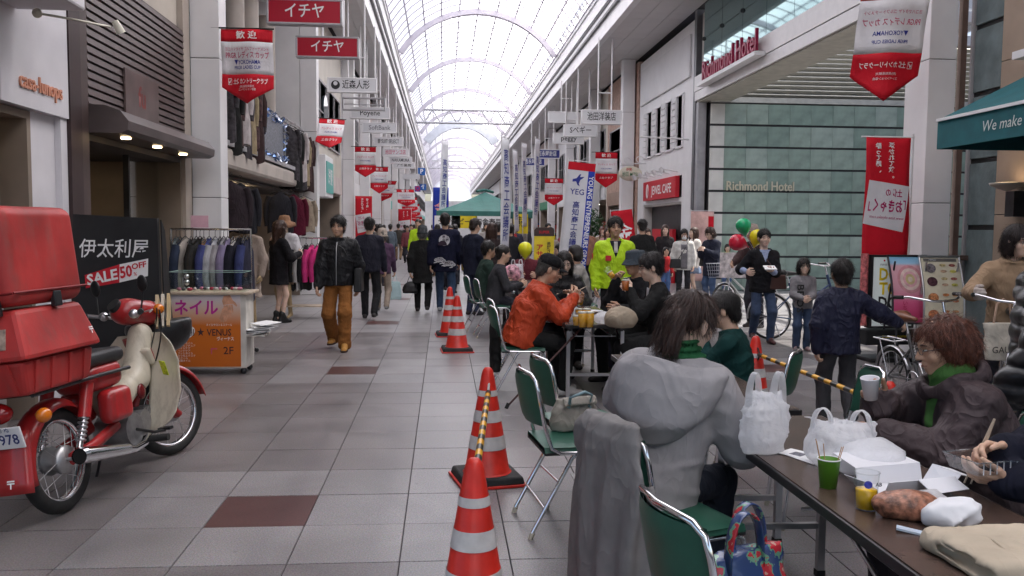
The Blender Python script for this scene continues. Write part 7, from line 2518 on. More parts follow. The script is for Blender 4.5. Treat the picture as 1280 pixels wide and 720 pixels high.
p = figure('person in dark navy jacket walking away behind the ochre trousers',G(462,399),-3,1.69,((.022,.02,.03),dict(hem=-.1,t=.028,fold=.012)),((.018,.018,.02),{}),hair=(HB,'short'),stride=.34,detail=1)
p = figure('person in purple cardigan and pale hat carrying a white bag',G(478,389),0,1.5,((.1,.055,.1),dict(hem=-.12,t=.02)),((.32,.26,.21),{}),shoes=(.2,.2,.2),hair=((.1,.09,.08),'bob'),hat=((.45,.38,.32),'cloche'),stride=.36,detail=1)
carrier_bag(p,1,(.24,.12,.34),plastic_bag_mat('teal_white_polythene',(.6,.78,.8)),label='white and teal shopping bag carried by the purple cardigan')
dress = cloth((.012,.011,.013),'black_knit',.3,10,.4,90)
tights = M('sheer_tights',(.045,.032,.032),.6,0,.2,20)
p = figure('long-haired person in a black off-shoulder dress and ankle boots at the clothes',G(349,403),-52,1.6,(dress,dict(hem=-.27,t=.018,flare=1.12,puff=.012,open_v=None,fold=.012)),(tights,dict(t=-.012,fold=.0)),shoes=None,hair=(HBR,'long',1.05),hands=((-.06,.3,1.05),(.12,.3,1.1)),detail=1,skin='fair',head=(10,10,0))
p.shoes(black,.98,.07)
m = MB(); m.sph(p.sh[0] + Vector((-.005,.0,.045)),(.066,.066,.05),14,8); m.build('bare_shoulder',p.skin,p.root)
# far walkers
FW = [((488,333),0,1.64,(.12,.15,.18),(.04,.07,.16),'person in a pale denim jacket walking away down the left side'),((498,326),0,1.68,(.05,.045,.04),(.24,.16,.1),'person in a dark jacket and khaki trousers down the left side'),((506,320),4,1.65,(.03,.03,.035),(.04,.04,.06),'far person in dark clothes beside the khaki trousers'),
      ((514,323),180,1.66,(.04,.04,.045),(.05,.06,.1),'far person facing the camera left of the yellow jacket'),((471,342),10,1.62,(.015,.015,.02),(.03,.03,.03),'person with a black hood behind the purple cardigan'),((517,315),180,1.6,(.2,.2,.22),(.05,.05,.06),'far person in grey at the street middle'),((509,312),0,1.7,(.02,.02,.02),(.02,.02,.02),'farthest person in black by the left shops'),((480,326),0,1.62,(.18,.1,.08),(.04,.04,.05),'far person in brown by the left shop fronts')]
for (u,v),rz,H,c,b,lab in FW:
    figure(lab,G(u,v),rz,H,(c,dict(hem=-.12,t=.022)),(b,{}),stride=.3,detail=0,hair=(HB,'short' if H > 1.63 else 'bob'),group='walkers far down the street')
neon = M('neon_yellow',(.48,.72,.02),.55,0,.06,6,.15,60)
p = figure('person in a neon yellow jacket walking in the street middle',(-.78,26.5),170,1.78,(neon,dict(hem=-.1,t=.025)),((.02,.02,.025),{}),stride=.25,detail=0)
p = figure('person in long black coat and grey knit hat carrying a black handbag',G(528,390),0,1.56,((.014,.013,.014),dict(hem=-.32,t=.03,flare=1.18)),((.015,.015,.015),{}),hair=((.1,.1,.1),'bob'),hat=((.06,.065,.07),'cloche'),stride=.3,detail=1)
carrier_bag(p,0,(.26,.1,.22),black,'handbag',.1,'black handbag carried by the long black coat')
# happi coat with printed fan and wave
p = figure('person in a navy happi coat with a white crest and wave print',G(556,390),-4,1.8,((.01,.011,.028),dict(hem=-.2,t=.034,flare=1.05,puff=.02,cuff=.07,sleeve=.9,fold=.009)),((.05,.08,.14),{}),shoes=(.4,.4,.4),hair=(HB,'short'),stride=.42,detail=1)
white_dye = M('white_dye',(.6,.6,.62),.8,0,.1,20)
def on_back(fn_pts,name,y=-.172):
    m = MB()
    for pl in fn_pts: m.poly([p.T(-a,y - .001,b) for a,b in pl])
    return m.build(name,white_dye,p.root)
cr = [(.0 + .095*math.cos(a),.345 + .095*math.sin(a)) for a in [2*PI*i/22 for i in range(22)]]
on_back([cr],'crest',-.178)
m = MB(); m.poly([p.T(-(.03 + .075*math.cos(a)),-.181,.27 + .07*math.sin(a)) for a in np.linspace(-.2,PI + .2,12)]); m.build('crest_fan',M('happi_navy',(.03,.015,.03),.8),p.root)
for j,b_ in enumerate(('商工','会議')): 
    text(b_,.06,M('happi_navy'),p.root,tuple(p.T(.02 - .0*j,-.181,.4 - .055*j)),right=(1,0,0),bold=.02)
wav = []
rnd = random.Random(4)
for k in range(9):
    x0 = -.15 + .034*k; z0 = -.07 + .02*math.sin(k*1.3) + .012*k
    wav.append([(x0 + .05*math.cos(a)*(1 - .1*math.sin(3*a)),z0 + .032*math.sin(a)) for a in np.linspace(0,2*PI,13)[:-1]])
    wav.append([(x0,z0 - .05),(x0 + .06,z0 - .06),(x0 + .055,z0 - .045),(x0 + .01,z0 - .032)])
on_back(wav,'wave_print',-.196)
m = MB()
for k in range(9):
    x0 = -.145 + .034*k; z0 = -.07 + .02*math.sin(k*1.3) + .012*k
    m.tube([p.T(-(x0 + .026*math.cos(a)),-.199,z0 + .016*math.sin(a)) for a in np.linspace(0,5,9)],.0035,4)
m.build('wave_curl',M('happi_navy'),p.root)
figure('person in navy happi with pale collar standing beside the happi coat',(.52,15.2),-50,1.68,((.014,.016,.03),dict(hem=-.2,t=.03,flare=1.05)),((.04,.05,.09),{}),hair=((.02,.012,.01),'short'),head=(15,0,0),detail=1)
figure('long brown-haired person standing in front of the tent',(.88,15.9),8,1.6,((.05,.035,.035),dict(hem=-.15,t=.024)),((.03,.03,.04),{}),hair=((.055,.028,.02),'long'),detail=1)
# people round the tent
TP = [((-.2,27.6),20,(.2,.2,.22),'person in grey at the left corner of the tent'),((1.35,27.4),180,(.35,.32,.3),'person in cream behind the tent counter'),((2.2,26.5),160,(.05,.05,.08),'person in navy by the right tent leg'),((1.9,24.5),40,(.4,.04,.05),'person in red near the tent front'),((2.9,24.0),200,(.5,.42,.02),'person in yellow near the tent front'),((2.6,29.5),200,(.4,.38,.36),'person in white standing right of the tent'),((3.1,33),180,(.06,.06,.07),'person in black beyond the tent'),((.3,23.5),10,(.03,.03,.035),'person in black just left of the tent front')]
for (x,y),rz,c,lab in TP:
    figure(lab,(x,y),rz,1.58 + .1*random.random(),(c,dict(hem=-.12,t=.024)),((.03,.03,.04),{}),detail=0,hair=(HB,random.choice(['short','bob','long'])),group='people round the tent')

EX = [((1.5,19.5),10,1.62,(.02,.02,.025),'short','person in black standing in front of the yellow beer sign'),((2.35,19.0),200,1.55,(.3,.25,.22),'bob','person in beige standing behind the tall white flag'),((3.0,21.0),170,1.6,(.2,.05,.06),'long','person in dark red beyond the tall white flag'),((3.35,23.0),30,1.7,(.05,.06,.09),'short','person in slate blue walking away beyond the flags'),((1.15,18.2),-30,1.66,(.03,.03,.035),'short','person in black beside the long brown hair'),((.15,20.5),190,1.58,(.35,.3,.25),'bob','person in pale coat left of the tent crowd'),((4.3,22.5),185,1.56,(.4,.2,.22),'long','person in pink-brown between the dark suit and the cafe'),((4.75,24.0),160,1.62,(.04,.04,.05),'bob','person in charcoal in front of the cafe windows'),((-.35,38),0,1.66,(.04,.04,.05),'short','far person in black left of the tent'),((-1.2,44),180,1.6,(.25,.2,.2),'bob','far person in pale clothes mid street'),((-1.7,50),0,1.68,(.05,.05,.06),'short','far person in dark clothes near the pennant row'),((3.6,30),180,1.6,(.3,.3,.32),'short','far person in grey right of the tent'),((4.4,36),0,1.6,(.06,.03,.04),'long','far person in plum near the right shops'),((2.6,17.3),170,1.58,(.03,.03,.04),'bob','person in black right of the tall white flag'),((3.1,18.6),20,1.66,(.25,.12,.08),'short','person in rust brown walking away beside the dark suit'),((4.6,19.3),190,1.54,(.35,.33,.3),'bob','person in oatmeal between the dark suit and the black-haired one'),((.75,21.5),180,1.6,(.06,.07,.1),'short','person in blue grey in front of the tent'),((1.7,22.3),200,1.6,(.42,.4,.4),'long','person in off-white in front of the tent'),((-1.6,22.0),0,1.6,(.03,.03,.035),'bob','person in black walking behind the purple cardigan'),((-2.0,24.5),180,1.66,(.09,.08,.07),'short','person in olive by the third left column'),((-.9,31),0,1.62,(.05,.05,.06),'long','person in dark coat walking away left of the tent'),((-1.5,36),180,1.58,(.2,.06,.07),'bob','person in brick red far down the left'),((-.6,47),0,1.66,(.04,.04,.05),'short','tiny far person in dark clothes mid street')]
for (x,y),rz,H,c,hst,lab in EX:
    figure(lab,(x,y),rz,H,(c,dict(hem=-.13,t=.024)),((.03,.03,.04),{}),detail=0,hair=(HB if x < 3 else HBR,hst),stride=.2,group='people further down the street')
SE = [((.72,12.2),-86,(.04,.04,.045),'short','person in charcoal seated in front of the dark green jacket'),((2.02,12.4),86,(.3,.28,.26),'bob','person in cream seated across from the dark green jacket'),((2.05,14.2),95,(.05,.06,.1),'long','person in navy seated at the far end of the third table'),((1.4,14.6),178,(.14,.03,.04),'bob','person in wine red at the end of the third table')]
for (x,y),rz,c,hst,lab in SE:
    figure(lab,(x,y),rz,1.6,(c,dict(hem=-.1,t=.024)),((.03,.03,.04),{}),detail=0,hair=(HB,hst),sit=.455,lean=10,hands=((-.14,.36,.75),(.14,.36,.75)),group='people seated at the third table')
    copy_thing(chair0,(x,y,0),rz,'pipe chair under the ' + lab.replace(' seated','').replace('person in ','person in '))
# --- seated at the tables
p = figure('seated person in a dark green jacket with glasses, facing the far table',(.6,13.0),-80,1.68,((.028,.05,.04),dict(hem=-.11,t=.03,fold=.014)),((.05,.045,.045),{}),hair=(HB,'short'),glasses=True,sit=.455,lean=6,hands=((-.15,.36,.72),(.12,.34,.70)),detail=1,skin='tan')
figure('small child seated beyond the dark green jacket',(.98,14.5),175,1.12,((.3,.1,.08),dict(t=.018)),((.05,.06,.1),{}),hair=(HBR,'bob'),sit=.42,detail=0)
figure('person with black hair seated across the far table',(2.05,13.2),90,1.62,((.03,.03,.035),dict(t=.025)),((.03,.03,.04),{}),hair=(HB,'short'),sit=.455,lean=12,detail=0)
figure('person with black hair bending over the table behind the orange jacket',(.78,8.8),-84,1.66,((.015,.015,.017),dict(hem=-.1,t=.03,puff=.008)),((.02,.02,.025),{}),hair=(HB,'short',1.06),sit=.455,lean=30,head=(12,0,0),hands=((-.1,.5,.84),(.12,.5,.8)),detail=1,elbow=((-.6,-.2,-.5),(.6,-.2,-.5)))
orange = M('orange_shell',(.42,.05,.018),.55,0,.1,5,.25,45)
p = figure('person in an orange jacket and black cap eating with chopsticks',(.72,7.95),-86,1.68,(orange,dict(hem=-.1,t=.036,fold=.015,collar=.012,cuff=.05,ff=28)),((.013,.013,.015),dict(fold=.012)),shoes=(.5,.48,.46),hair=((.06,.055,.05),'crop'),hat=((.014,.014,.016),'cap'),sit=.455,lean=21,fat=1.12,head=(9,0,0),hands=((-.06,.50,.86),(.1,.47,.90)),palm=((.6,.2,.5),(-.8,-.3,.3)),wrist_d=((.2,.8,.3),(-.25,.5,.75)),curl=(.75,.85),detail=2,skin='tan')
w = p.root.matrix_basis @ (p.wri[1] + p.hdir[1]*.08)
for k in range(2):
    t = MB(); a = Vector((0,0,0)); t.cyl(a + Vector((-.1,-.01 - .012*k,-.045)),a + Vector((.09,.01,.05)),.0035,n=6)
    o = t.build('chopstick',wood); o.location = w; tag(o,'%s chopstick held by the orange jacket' % ORD[k],'chopstick','chopsticks of the orange jacket')
p = figure('long-haired person in a black quilted coat seated at the table end',(1.36,9.78),180,1.58,(M('black_quilt',(.014,.013,.014),.4,0,.3,8,.2,40),dict(hem=-.1,t=.035,ribs=.012,fold=.006)),((.02,.02,.025),{}),hair=(HB,'long',1.04),sit=.455,lean=8,head=(14,0,0),hands=((-.14,.36,.76),(.14,.36,.76)),detail=1,skin='fair')
p = figure('person in a grey bucket hat and black jacket drinking beer',(2.02,8.65),118,1.66,((.014,.014,.016),dict(hem=-.1,t=.034,fold=.014)),((.02,.02,.022),{}),hair=((.03,.03,.03),'crop'),hat=((.05,.062,.075),'bucket'),sit=.455,lean=8,hands=((-.16,.4,.76),(.05,.3,1.02)),palm=(None,(-.9,-.1,.1)),wrist_d=(None,(-.35,.1,.9)),curl=(.5,.8),detail=2,skin='tan',head=(0,0,0))
drinker = p
p = figure('person with glasses in a black cardigan raising a beer cup',(2.04,7.8),86,1.66,((.014,.013,.015),dict(hem=-.1,t=.026,fold=.014,open_v=.26)),((.02,.02,.022),{}),hair=((.016,.012,.012),'short',1.04),glasses=True,sit=.455,lean=10,head=(6,0,0),hands=((-.1,.34,.98),(.16,.38,.77)),palm=((.9,.1,.1),None),wrist_d=((.25,.6,.7),None),curl=(.8,.5),detail=2,skin='fair')
raiser = p
m = MB(); m.surf(lambda a,b: p.T((a - .5)*(.02 + .1*b),.128 - .05*b,.3 + .2*b),6,6); m.build('white_shirt',cloth((.6,.6,.62)),p.root,solid=.004)
copy_thing(chair0,(2.14,9.2,0),84,'pipe chair under the child with the white shirt')
figure('black-haired child in a white shirt behind the black cardigan',(2.14,9.2),84,1.36,((.5,.5,.5),dict(t=.018)),((.04,.04,.06),{}),hair=(HB,'bob',1.05),sit=.455,detail=1)
p = figure('person standing in an open neon yellow jacket facing the camera',(2.12,10.6),176,1.66,(neon,dict(hem=-.09,t=.034,fold=.013,collar=.02,open_v=.3)),((.015,.015,.018),{}),hair=(HB,'short',1.06),detail=2,skin='tan',shoulder_w=1.05)
m = MB(); m.surf(lambda a,b: p.T((a - .5)*(.03 + .12*b),.135 - .05*b,.33 + .19*b),6,6); m.build('undershirt',cloth((.03,.03,.04)),p.root,solid=.004)
m = MB(); m.surf(lambda a,b: p.T((a - .5)*.045,.14 - .035*b,.37 + .14*b),4,4); m.build('collar_shirt',cloth((.55,.52,.5)),p.root,solid=.004)
m = MB(); m.box(p.T(.1,.168,.3),(.07,.006,.065)); m.build('red_badge',red_print,p.root)
m = MB(); m.box(p.elb[1].lerp(p.sh[1],.55) + Vector((.078,.02,0)),(.006,.06,.08)); m.build('arm_badge',red_print,p.root)
figure('person in a black suit seen from behind beside the yellow jacket',(3.72,16.0),4,1.7,((.012,.012,.014),dict(hem=-.12,t=.026)),((.012,.012,.014),{}),hair=(HB,'short'),detail=1)
# --- standing on the right
p = figure('person in a dark vest with pink sleeves beyond the tall white flag',G(727,351),178,1.5,((.03,.03,.035),dict(hem=-.12,t=.02)),((.03,.03,.03),{}),hair=(HBR,'bob'),hands=((-.05,.25,.98),(.06,.25,.98)),detail=1)
for i in (0,1):
    f_ = lambda P,i=i: smin(cone_sdf(P,p.sh[i].lerp(p.elb[i],.35),p.elb[i],.068,.064),cone_sdf(P,p.elb[i],p.wri[i],.064,.05),.02)
    lo,hi = bounds([(p.sh[i],p.elb[i],.08,.08),(p.elb[i],p.wri[i],.08,.06)]); solid('sleeve',f_,lo,hi,.016,cloth((.5,.03,.2)),p.root)
figure('tall dark-haired person behind the pink sleeves',(4.15,27.2),178,1.68,((.06,.07,.1),dict(t=.02)),((.03,.03,.04),{}),detail=0)
p = figure('auburn-haired person in a tan coat holding a phone up',G(752,350),178,1.55,((.3,.22,.15),dict(hem=-.3,t=.024,flare=1.12)),((.1,.08,.07),{}),hair=((.12,.045,.03),'long'),hands=((-.05,.24,1.3),(.08,.22,1.0)),detail=0,skin='fair')
figure('person in white behind the tan coat',(4.95,26.8),190,1.58,((.5,.45,.45),dict(t=.022)),((.2,.12,.1),{}),hair=(HBR,'bob'),detail=0)
figure('long-haired person in black by the white cafe',(5.35,20.6),172,1.62,((.02,.018,.02),dict(hem=-.15,t=.026)),((.05,.06,.1),{}),hair=(HBR,'long'),hands=((-.05,.25,1.0),None),detail=0,skin='fair')
p = figure('person in a white cardigan and face mask with a dark shoulder bag',G(853,375),172,1.52,((.55,.53,.5),dict(hem=-.18,t=.03,puff=.012,flare=1.06)),((.022,.022,.026),{}),hair=(HB,'bob'),detail=1,head=(8,0,0))
m = MB(); m.surf(lambda a,b: p.hp((a - .5)*.11,.1 - .16*abs(a - .5) ** 1.5 + .008*math.sin(PI*b),-.01 - .085*b),8,6); m.build('face_mask',cloth((.7,.7,.72)),p.root,solid=.003)
m = MB(); m.surf(lambda a,b: p.T((a - .5)*.16,.163 - .02*b,-.15 + .6*b),6,8); m.build('grey_tunic',cloth((.16,.15,.16)),p.root,solid=.004)
p.bag(p.T(.2,.1,-.02),(.26,.1,.2),black,[p.T(.14,.17,.1),p.T(.02,.19,.3),p.T(-.11,.06,.53)],'shoulder_bag')
figure('child in a red top beside the white cardigan',G(831,370),182,1.08,((.45,.03,.035),dict(t=.016)),((.08,.14,.3),{}),hair=(HB,'bob'),detail=0)
figure('person in a white dress and ankle boots turned towards the cafe flag',G(866,372),105,1.56,((.58,.54,.5),dict(hem=-.2,t=.028,flare=1.1,puff=.015)),(M('bare_legs',(.5,.32,.24),.5),dict(t=-.015,fold=0)),shoes=(.25,.16,.09),hair=(HBR,'long'),detail=0,skin='fair',skirt=((.2,.25,.35),dict(bot=-.32,w=.22)),hands=((-.1,.22,.95),None))
p = figure('person in a navy hooded coat looking down at a phone',G(888,381),118,1.58,((.018,.02,.035),dict(hem=-.28,t=.034,flare=1.08)),((.05,.08,.15),{}),shoes=(.3,.28,.3),hair=((.035,.018,.012),'bob'),head=(28,0,0),hands=((-.1,.27,1.12),(.08,.27,1.12)),detail=1,skin='fair')
p.bag(p.T(.22,-.02,.05),(.12,.26,.22),black,[p.T(.2,-.05,.15),p.T(.18,-.05,.5),p.T(.19,.08,.2)],'shoulder_bag')
p = figure('child in a bright green vest by the green wall',G(908,364),165,1.14,((.35,.65,.08),dict(t=.026,puff=.008)),((.1,.16,.3),{}),hair=(HB,'bob'),detail=0,skin='fair')
denim = M('dark_denim',(.03,.05,.1),.8,0,.3,9,.3,150)
p = figure('person in a black knit over a pale blue shirt holding leaflets',G(951,428),176,1.54,(cloth((.012,.012,.014),'black_knit2',.3,10,.4,90),dict(hem=-.13,t=.03,sleeve=.55,cuff=.07,open_v=.32,fold=.014)),(denim,dict(fold=.012)),shoes=(.06,.02,.02),hair=(HB,'bun'),hands=((-.03,.27,1.0),(.26,.16,.98)),palm=((.2,0,1),None),detail=2,skin='fair',stride=.22)
blue_shirt = cloth((.3,.36,.52),'blue_shirt',.1,6,.2,90)
for i in (0,1):
    f_ = lambda P,i=i: smin(cone_sdf(P,p.sh[i].lerp(p.elb[i],.85),p.elb[i],.052,.05),cone_sdf(P,p.elb[i],p.wri[i].lerp(p.elb[i],.1),.05,.036),.02) + .006*folds(P,40)
    lo,hi = bounds([(p.sh[i],p.elb[i],.07,.07),(p.elb[i],p.wri[i],.07,.05)]); solid('sleeve',f_,lo,hi,.012,blue_shirt,p.root)
m = MB(); m.surf(lambda a,b: p.T((a - .5)*(.02 + .15*b),.136 - .06*b,.34 + .18*b),6,6); m.build('shirt_front',blue_shirt,p.root,solid=.004)
p.bag(p.T(-.2,.1,.03),(.24,.1,.2),M('brown_leather',(.06,.025,.02),.4),[p.T(-.16,.15,.12),p.T(-.06,.17,.3),p.T(.1,.03,.52)],'shoulder_bag')
w = p.root.matrix_basis @ (p.wri[0] + p.hdir[0]*.09)
o = MB().box((0,0,0),(.16,.11,.012),Matrix.Rotation(R(25),3,'X')).build('leaflet',white_print); o.location = w + Vector((0,-.02,.035)); tag(o,'white leaflets held by the black knit','leaflet')
bw = p
p = figure('person in a pale hat and brown jacket reaching across behind the balloons',(4.95,13.3),125,1.62,((.05,.03,.03),dict(hem=-.1,t=.03)),((.04,.04,.05),{}),hair=(HB,'crop'),hat=((.35,.28,.24),'cloche'),hands=((-.15,.5,1.0),(.1,.5,1.02)),lean=14,detail=1)
p = figure('boy in a grey sweatshirt with black lettering down its front',G(1001,438),174,1.14,((.2,.19,.2),dict(hem=-.1,t=.02,fold=.012)),(denim,dict(t=.012,wide=.006)),shoes=(.3,.2,.2),hair=(HB,'bob',1.03),hands=((-.03,.17,.68),(.05,.18,.69)),palm=((1,0,0),(-1,0,0)),detail=2,skin='fair')
text('BROS',.12,M('black_print2',(.02,.02,.02),.7,0,0),p.root,tuple(p.T(.1,.17,.1)),right=(0,0,-1),up=(-1,0,0),bold=.02,width=.36)
navy_shell = M('navy_shell',(.014,.015,.034),.6,0,.2,6,.2,50)
p = figure('boy in a navy jacket walking away with his arm stretched out',G(1046,533),-8,1.29,(navy_shell,dict(hem=-.13,t=.034,fold=.014,collar=.03,puff=.006,flare=1.06)),((.05,.05,.055),dict(wide=.01)),shoes=(.03,.03,.03),hair=(HB,'short',1.04),hands=(None,(.52,.1,.80)),elbow=(None,(.2,-.5,-.6)),stride=.2,detail=2,skin='mid')
text('38',.09,M('gold_print',(.45,.33,.12),.5,0,0),p.root,tuple(p.sh[0] + Vector((-.07,-.03,-.08))),right=(0,-1,0),up=(.1,0,1),bold=.015)
# --- the near tables
forest = cloth((.008,.036,.034),'forest_knit',.25,10,.35,90)
p = figure('small boy in a dark green sweater eating at the table',(1.84,5.2),62,1.3,(forest,dict(hem=-.1,t=.024,fold=.012)),((.04,.04,.05),{}),hair=(HB,'crop',1.02),sit=.455,lean=8,head=(10,0,0),hands=((-.05,.22,.86),(.1,.3,.78)),detail=2,skin='mid')
# grey hoodie
hoodie = cloth((.31,.297,.305),'grey_fleece',.1,8,.35,160)
def hood(d,P,q):
    ph = np.arctan2(q[:,0],-q[:,1])                       # 0 at the middle of the back
    cb = 0.5 + 0.5*np.cos(ph)
    rad = np.sqrt(q[:,0] ** 2 + q[:,1] ** 2)
    def roll(r0,r1,z0,z1,t0,t1,wob):
        rc = r0 + (r1 - r0)*cb; zc = z0 + (z1 - z0)*cb ** 1.5; tr = t0 + (t1 - t0)*cb
        return np.sqrt((rad - rc) ** 2 + ((q[:,2] - zc)*0.75) ** 2) - tr - wob*np.sin(ph*6 + q[:,2]*30)
    a = roll(.115,.15,.51,.45,.026,.05,.004)         # rolled edge round the neck
    b = roll(.14,.185,.46,.34,.024,.07,.007)          # the bag of the hood falling down the back
    return smin(smin(d,b,.012),a,.012)
class _H: pass
p0 = _H(); p0.k = .94
p = Person('person in a grey hooded sweatshirt seen from behind at the near table',(.845,3.36,0),-38,1.62,sit=.455,lean=13,side=6,head=(6,22,0),hands=((-.12,.34,.98),(.2,.34,.80)),detail=2,skin='fair',shoulder_w=1.03)
p.top(hoodie,'sweatshirt',hem=-.13,t=.036,puff=.012,fold=.016,ff=24,flare=1.08,cuff=.065,res=.0105)
def hood_pt(a,b):                     # a: round the neck from shoulder to shoulder over the back; b: from the neck seam over the rim and down
    ph = R(-128 + 256*a); c = (0.5 + 0.5*math.cos(ph)) ** 2.2
    prof = [(.082,.43),(.105 + .01*c,.425 - .03*c),(.125 + .02*c,.47 - .02*c),(.15 + .035*c,.525 - .03*c),(.172 + .042*c,.505 - .06*c),(.17 + .055*c,.45 - .1*c),(.15 + .065*c,.415 - .19*c),(.12 + .04*c,.40 - .25*c)]
    k = b*(len(prof) - 1); i = min(int(k),len(prof) - 2); t = k - i; t = t*t*(3 - 2*t)*.35 + t*.65
    r_ = prof[i][0]*(1 - t) + prof[i + 1][0]*t; z_ = prof[i][1]*(1 - t) + prof[i + 1][1]*t
    w_ = math.sin(PI*b)
    r_ += w_*(.009*math.sin(ph*3.2 + 6*b) + .006*math.sin(ph*7 + 9*b + 1)); z_ += w_*.008*math.sin(ph*4 + 2)
    return p.T(r_*math.sin(ph)*1.28,-r_*math.cos(ph)*1.02 - .012,z_)
m = MB(); m.surf(hood_pt,64,40); m.build('hood',hoodie,p.root,solid=.012,off=0)
m = MB(); m.tube([hood_pt(a,.44) for a in np.linspace(0,1,40)],.006,6); m.build('hood_rim',hoodie,p.root)
for i in (0,1):                        # armhole seams
    m = MB(); m.tube([p.sh[i] + p.fr @ Vector(((-1 if i == 0 else 1)*-.012,.095*math.cos(an),.095*math.sin(an) - .02)) for an in np.linspace(0,2*PI,18)[:-1]],.004,5,closed=True); m.build('armhole_seam',hoodie,p.root)
p.trousers(cloth((.03,.035,.05))); p.shoes(M('shoe_dark',(.03,.03,.03),.5))
p.hair((.03,.014,.011),'pony',.98)
f_ = lambda P: np.maximum(smin(cone_sdf(P,p.neck + Vector((0,0,.0)),p.neck + Vector((0,.02,.06)),.083,.076),cone_sdf(P,p.neck + Vector((-.05,.03,-.02)),p.neck + Vector((.05,.03,-.02)),.06,.06),.03) + .008*np.sin(P[:,2]*210),-(cone_sdf(P,p.neck,p.neck + Vector((0,.02,.2)),.06,.06)))
solid('green_collar',f_,npm(p.neck) - .15,npm(p.neck) + .15,.008,cloth((.02,.1,.04),'green_knit',.2,20,.5,120),p.root)
# brown jacket lady
brownj = M('brown_nylon',(.06,.042,.045),.6,0,.15,5,.3,40)
p = Person('person with auburn hair in a brown jacket lifting a white paper cup',(2.16,3.22,0),82,1.5,sit=.44,lean=17,head=(4,0,0),headscale=.97,hands=((-.10,.42,.75),(.08,.40,.84)),palm=((.2,0,-1),(-.85,.1,.2)),wrist_d=(None,(-.1,.55,.8)),curl=(.35,.75),detail=2,skin='tan',fat=1.12,elbow=(None,(.8,-.1,-.5)))
lady = p
p.top(brownj,'jacket',hem=-.11,t=.045,puff=.016,fold=.018,ff=25,collar=.0,cuff=.06,open_v=.36)
p.trousers(cloth((.04,.03,.035))); p.shoes(M('shoe_dark',(.03,.03,.03),.5))
p.hair((.085,.026,.014),'perm',.96)
f_ = lambda P: smin(np.abs(cone_sdf(P,p.neck + Vector((0,.0,-.015)),p.neck + Vector((0,.02,.035)),.078,.07)) - .014,np.minimum(cone_sdf(P,p.T(-.03,.09,.49),p.T(.03,.15,.33),.03,.026),cone_sdf(P,p.T(.03,.09,.49),p.T(-.01,.16,.36),.03,.024)),.02) + .006*folds(P,60)
solid('green_scarf',f_,npm(p.neck) - .24,npm(p.neck) + .2,.008,cloth((.07,.17,.045),'green_scarf',.2,14,.3,110),p.root)
f_ = lambda P: np.abs(cone_sdf(P,p.wri[0].lerp(p.elb[0],.12),p.wri[0].lerp(p.elb[0],.3),.062,.066)) - .004
solid('cuff_lining',f_,npm(p.wri[0]) - .15,npm(p.wri[0]) + .15,.008,M('rust_lining',(.25,.08,.03),.5),p.root)
p.glasses()
f_ = lambda P: (lambda q: np.sqrt((np.sqrt(q[:,0] ** 2 + (q[:,1] - .01) ** 2) - .115) ** 2 + ((q[:,2] - .475 + .22*np.clip(q[:,1],0,.2))*.55) ** 2) - .02 - .006*np.sin(np.arctan2(q[:,0],q[:,1])*4))((P - npm(p.P)) @ p.F)
solid('collar',f_,npm(p.neck) - .26,npm(p.neck) + .2,.009,brownj,p.root)
m = MB(); m.tube([p.T(-.02,.185,-.05),p.T(-.02,.19,.12),p.T(-.02,.165,.33)],.007,6); m.build('placket',brownj,p.root)
# chopsticks person at the edge
p = Person('person in navy at the picture edge eating from a clear tray',(2.24,2.5,0),84,1.6,sit=.455,lean=10,hands=((-.02,.47,.77),(.06,.44,.84)),palm=((.5,.2,.8),(-.6,.1,-.6)),wrist_d=((.1,.9,.1),(-.1,.8,.15)),curl=(.5,.75),detail=2,skin='mid',elbow=((-.7,-.2,-.6),(.7,-.2,-.6)))
eater = p
p.top(cloth((.012,.013,.024),'navy_knit',.3,10,.4,90),'jacket',hem=-.1,t=.04,puff=.015,fold=.016)
p.trousers(cloth((.02,.02,.025))); p.shoes(M('shoe_dark',(.03,.03,.03),.5)); p.hair(HB,'bob')
# tan coat on the bicycle and black puffer at the right edge
p = Person('person in a tan coat and gloves on a bicycle at the picture edge',(4.5,6.5,0),148,1.56,hip=(0,0,.86),lean=10,head=(0,-42,0),hands=((-.26,.44,1.08),(.26,.44,1.08)),feet=((-.13,.3,.1),(.13,.12,.25)),detail=2,skin='fair')
p.top(cloth((.28,.19,.12),'tan_wool',.12,8,.3,120),'coat',hem=-.14,t=.032,fold=.013,cuff=.05); p.trousers(cloth((.05,.05,.06))); p.shoes(M('shoe_dark',(.03,.03,.03),.5)); p.hair((.018,.011,.01),'bob',1.03)
for i in (0,1):
    pr = [(a,b,ra + .005,rb + .005) for a,b,ra,rb in p.hand_pr[i]]
    def fg(P,pr=pr):
        d = cone_sdf(P,*pr[0])
        for q in pr[1:]: d = smin(d,cone_sdf(P,*q),.008)
        return d
    lo,hi = bounds(pr); solid('glove',fg,lo,hi,.006,cloth((.42,.36,.33),'grey_glove'),p.root)
puff = M('black_puffer',(.012,.012,.014),.32,0,.25,9,.12,40)
p = Person('person in a black puffer jacket standing at the picture edge',(2.84,3.8,0),68,1.6,detail=2,hands=((-.22,.2,.84),None),curl=(.7,.5))
p.top(puff,'puffer_jacket',hem=-.12,t=.055,puff=.03,ribs=.016,fold=.008,cuff=.07); p.trousers(cloth((.03,.03,.035))); p.shoes(M('shoe_dark',(.03,.03,.03),.5)); p.hair(HB,'short')
carrier_bag(p,0,(.24,.14,.3),None,'shopping_bag',.05,'white plastic bag held by the black puffer jacket')
t = thing('tote_bag','cream tote bag hung from the bicycle handlebar','bag',tuple(G(1252,425,.74)))
f_ = lambda P: loft_sdf(P,(0,0,-.15),np.eye(3,dtype=F32),[(0,.12,.05),(.28,.15,.035)]) + .006*folds(P,30)
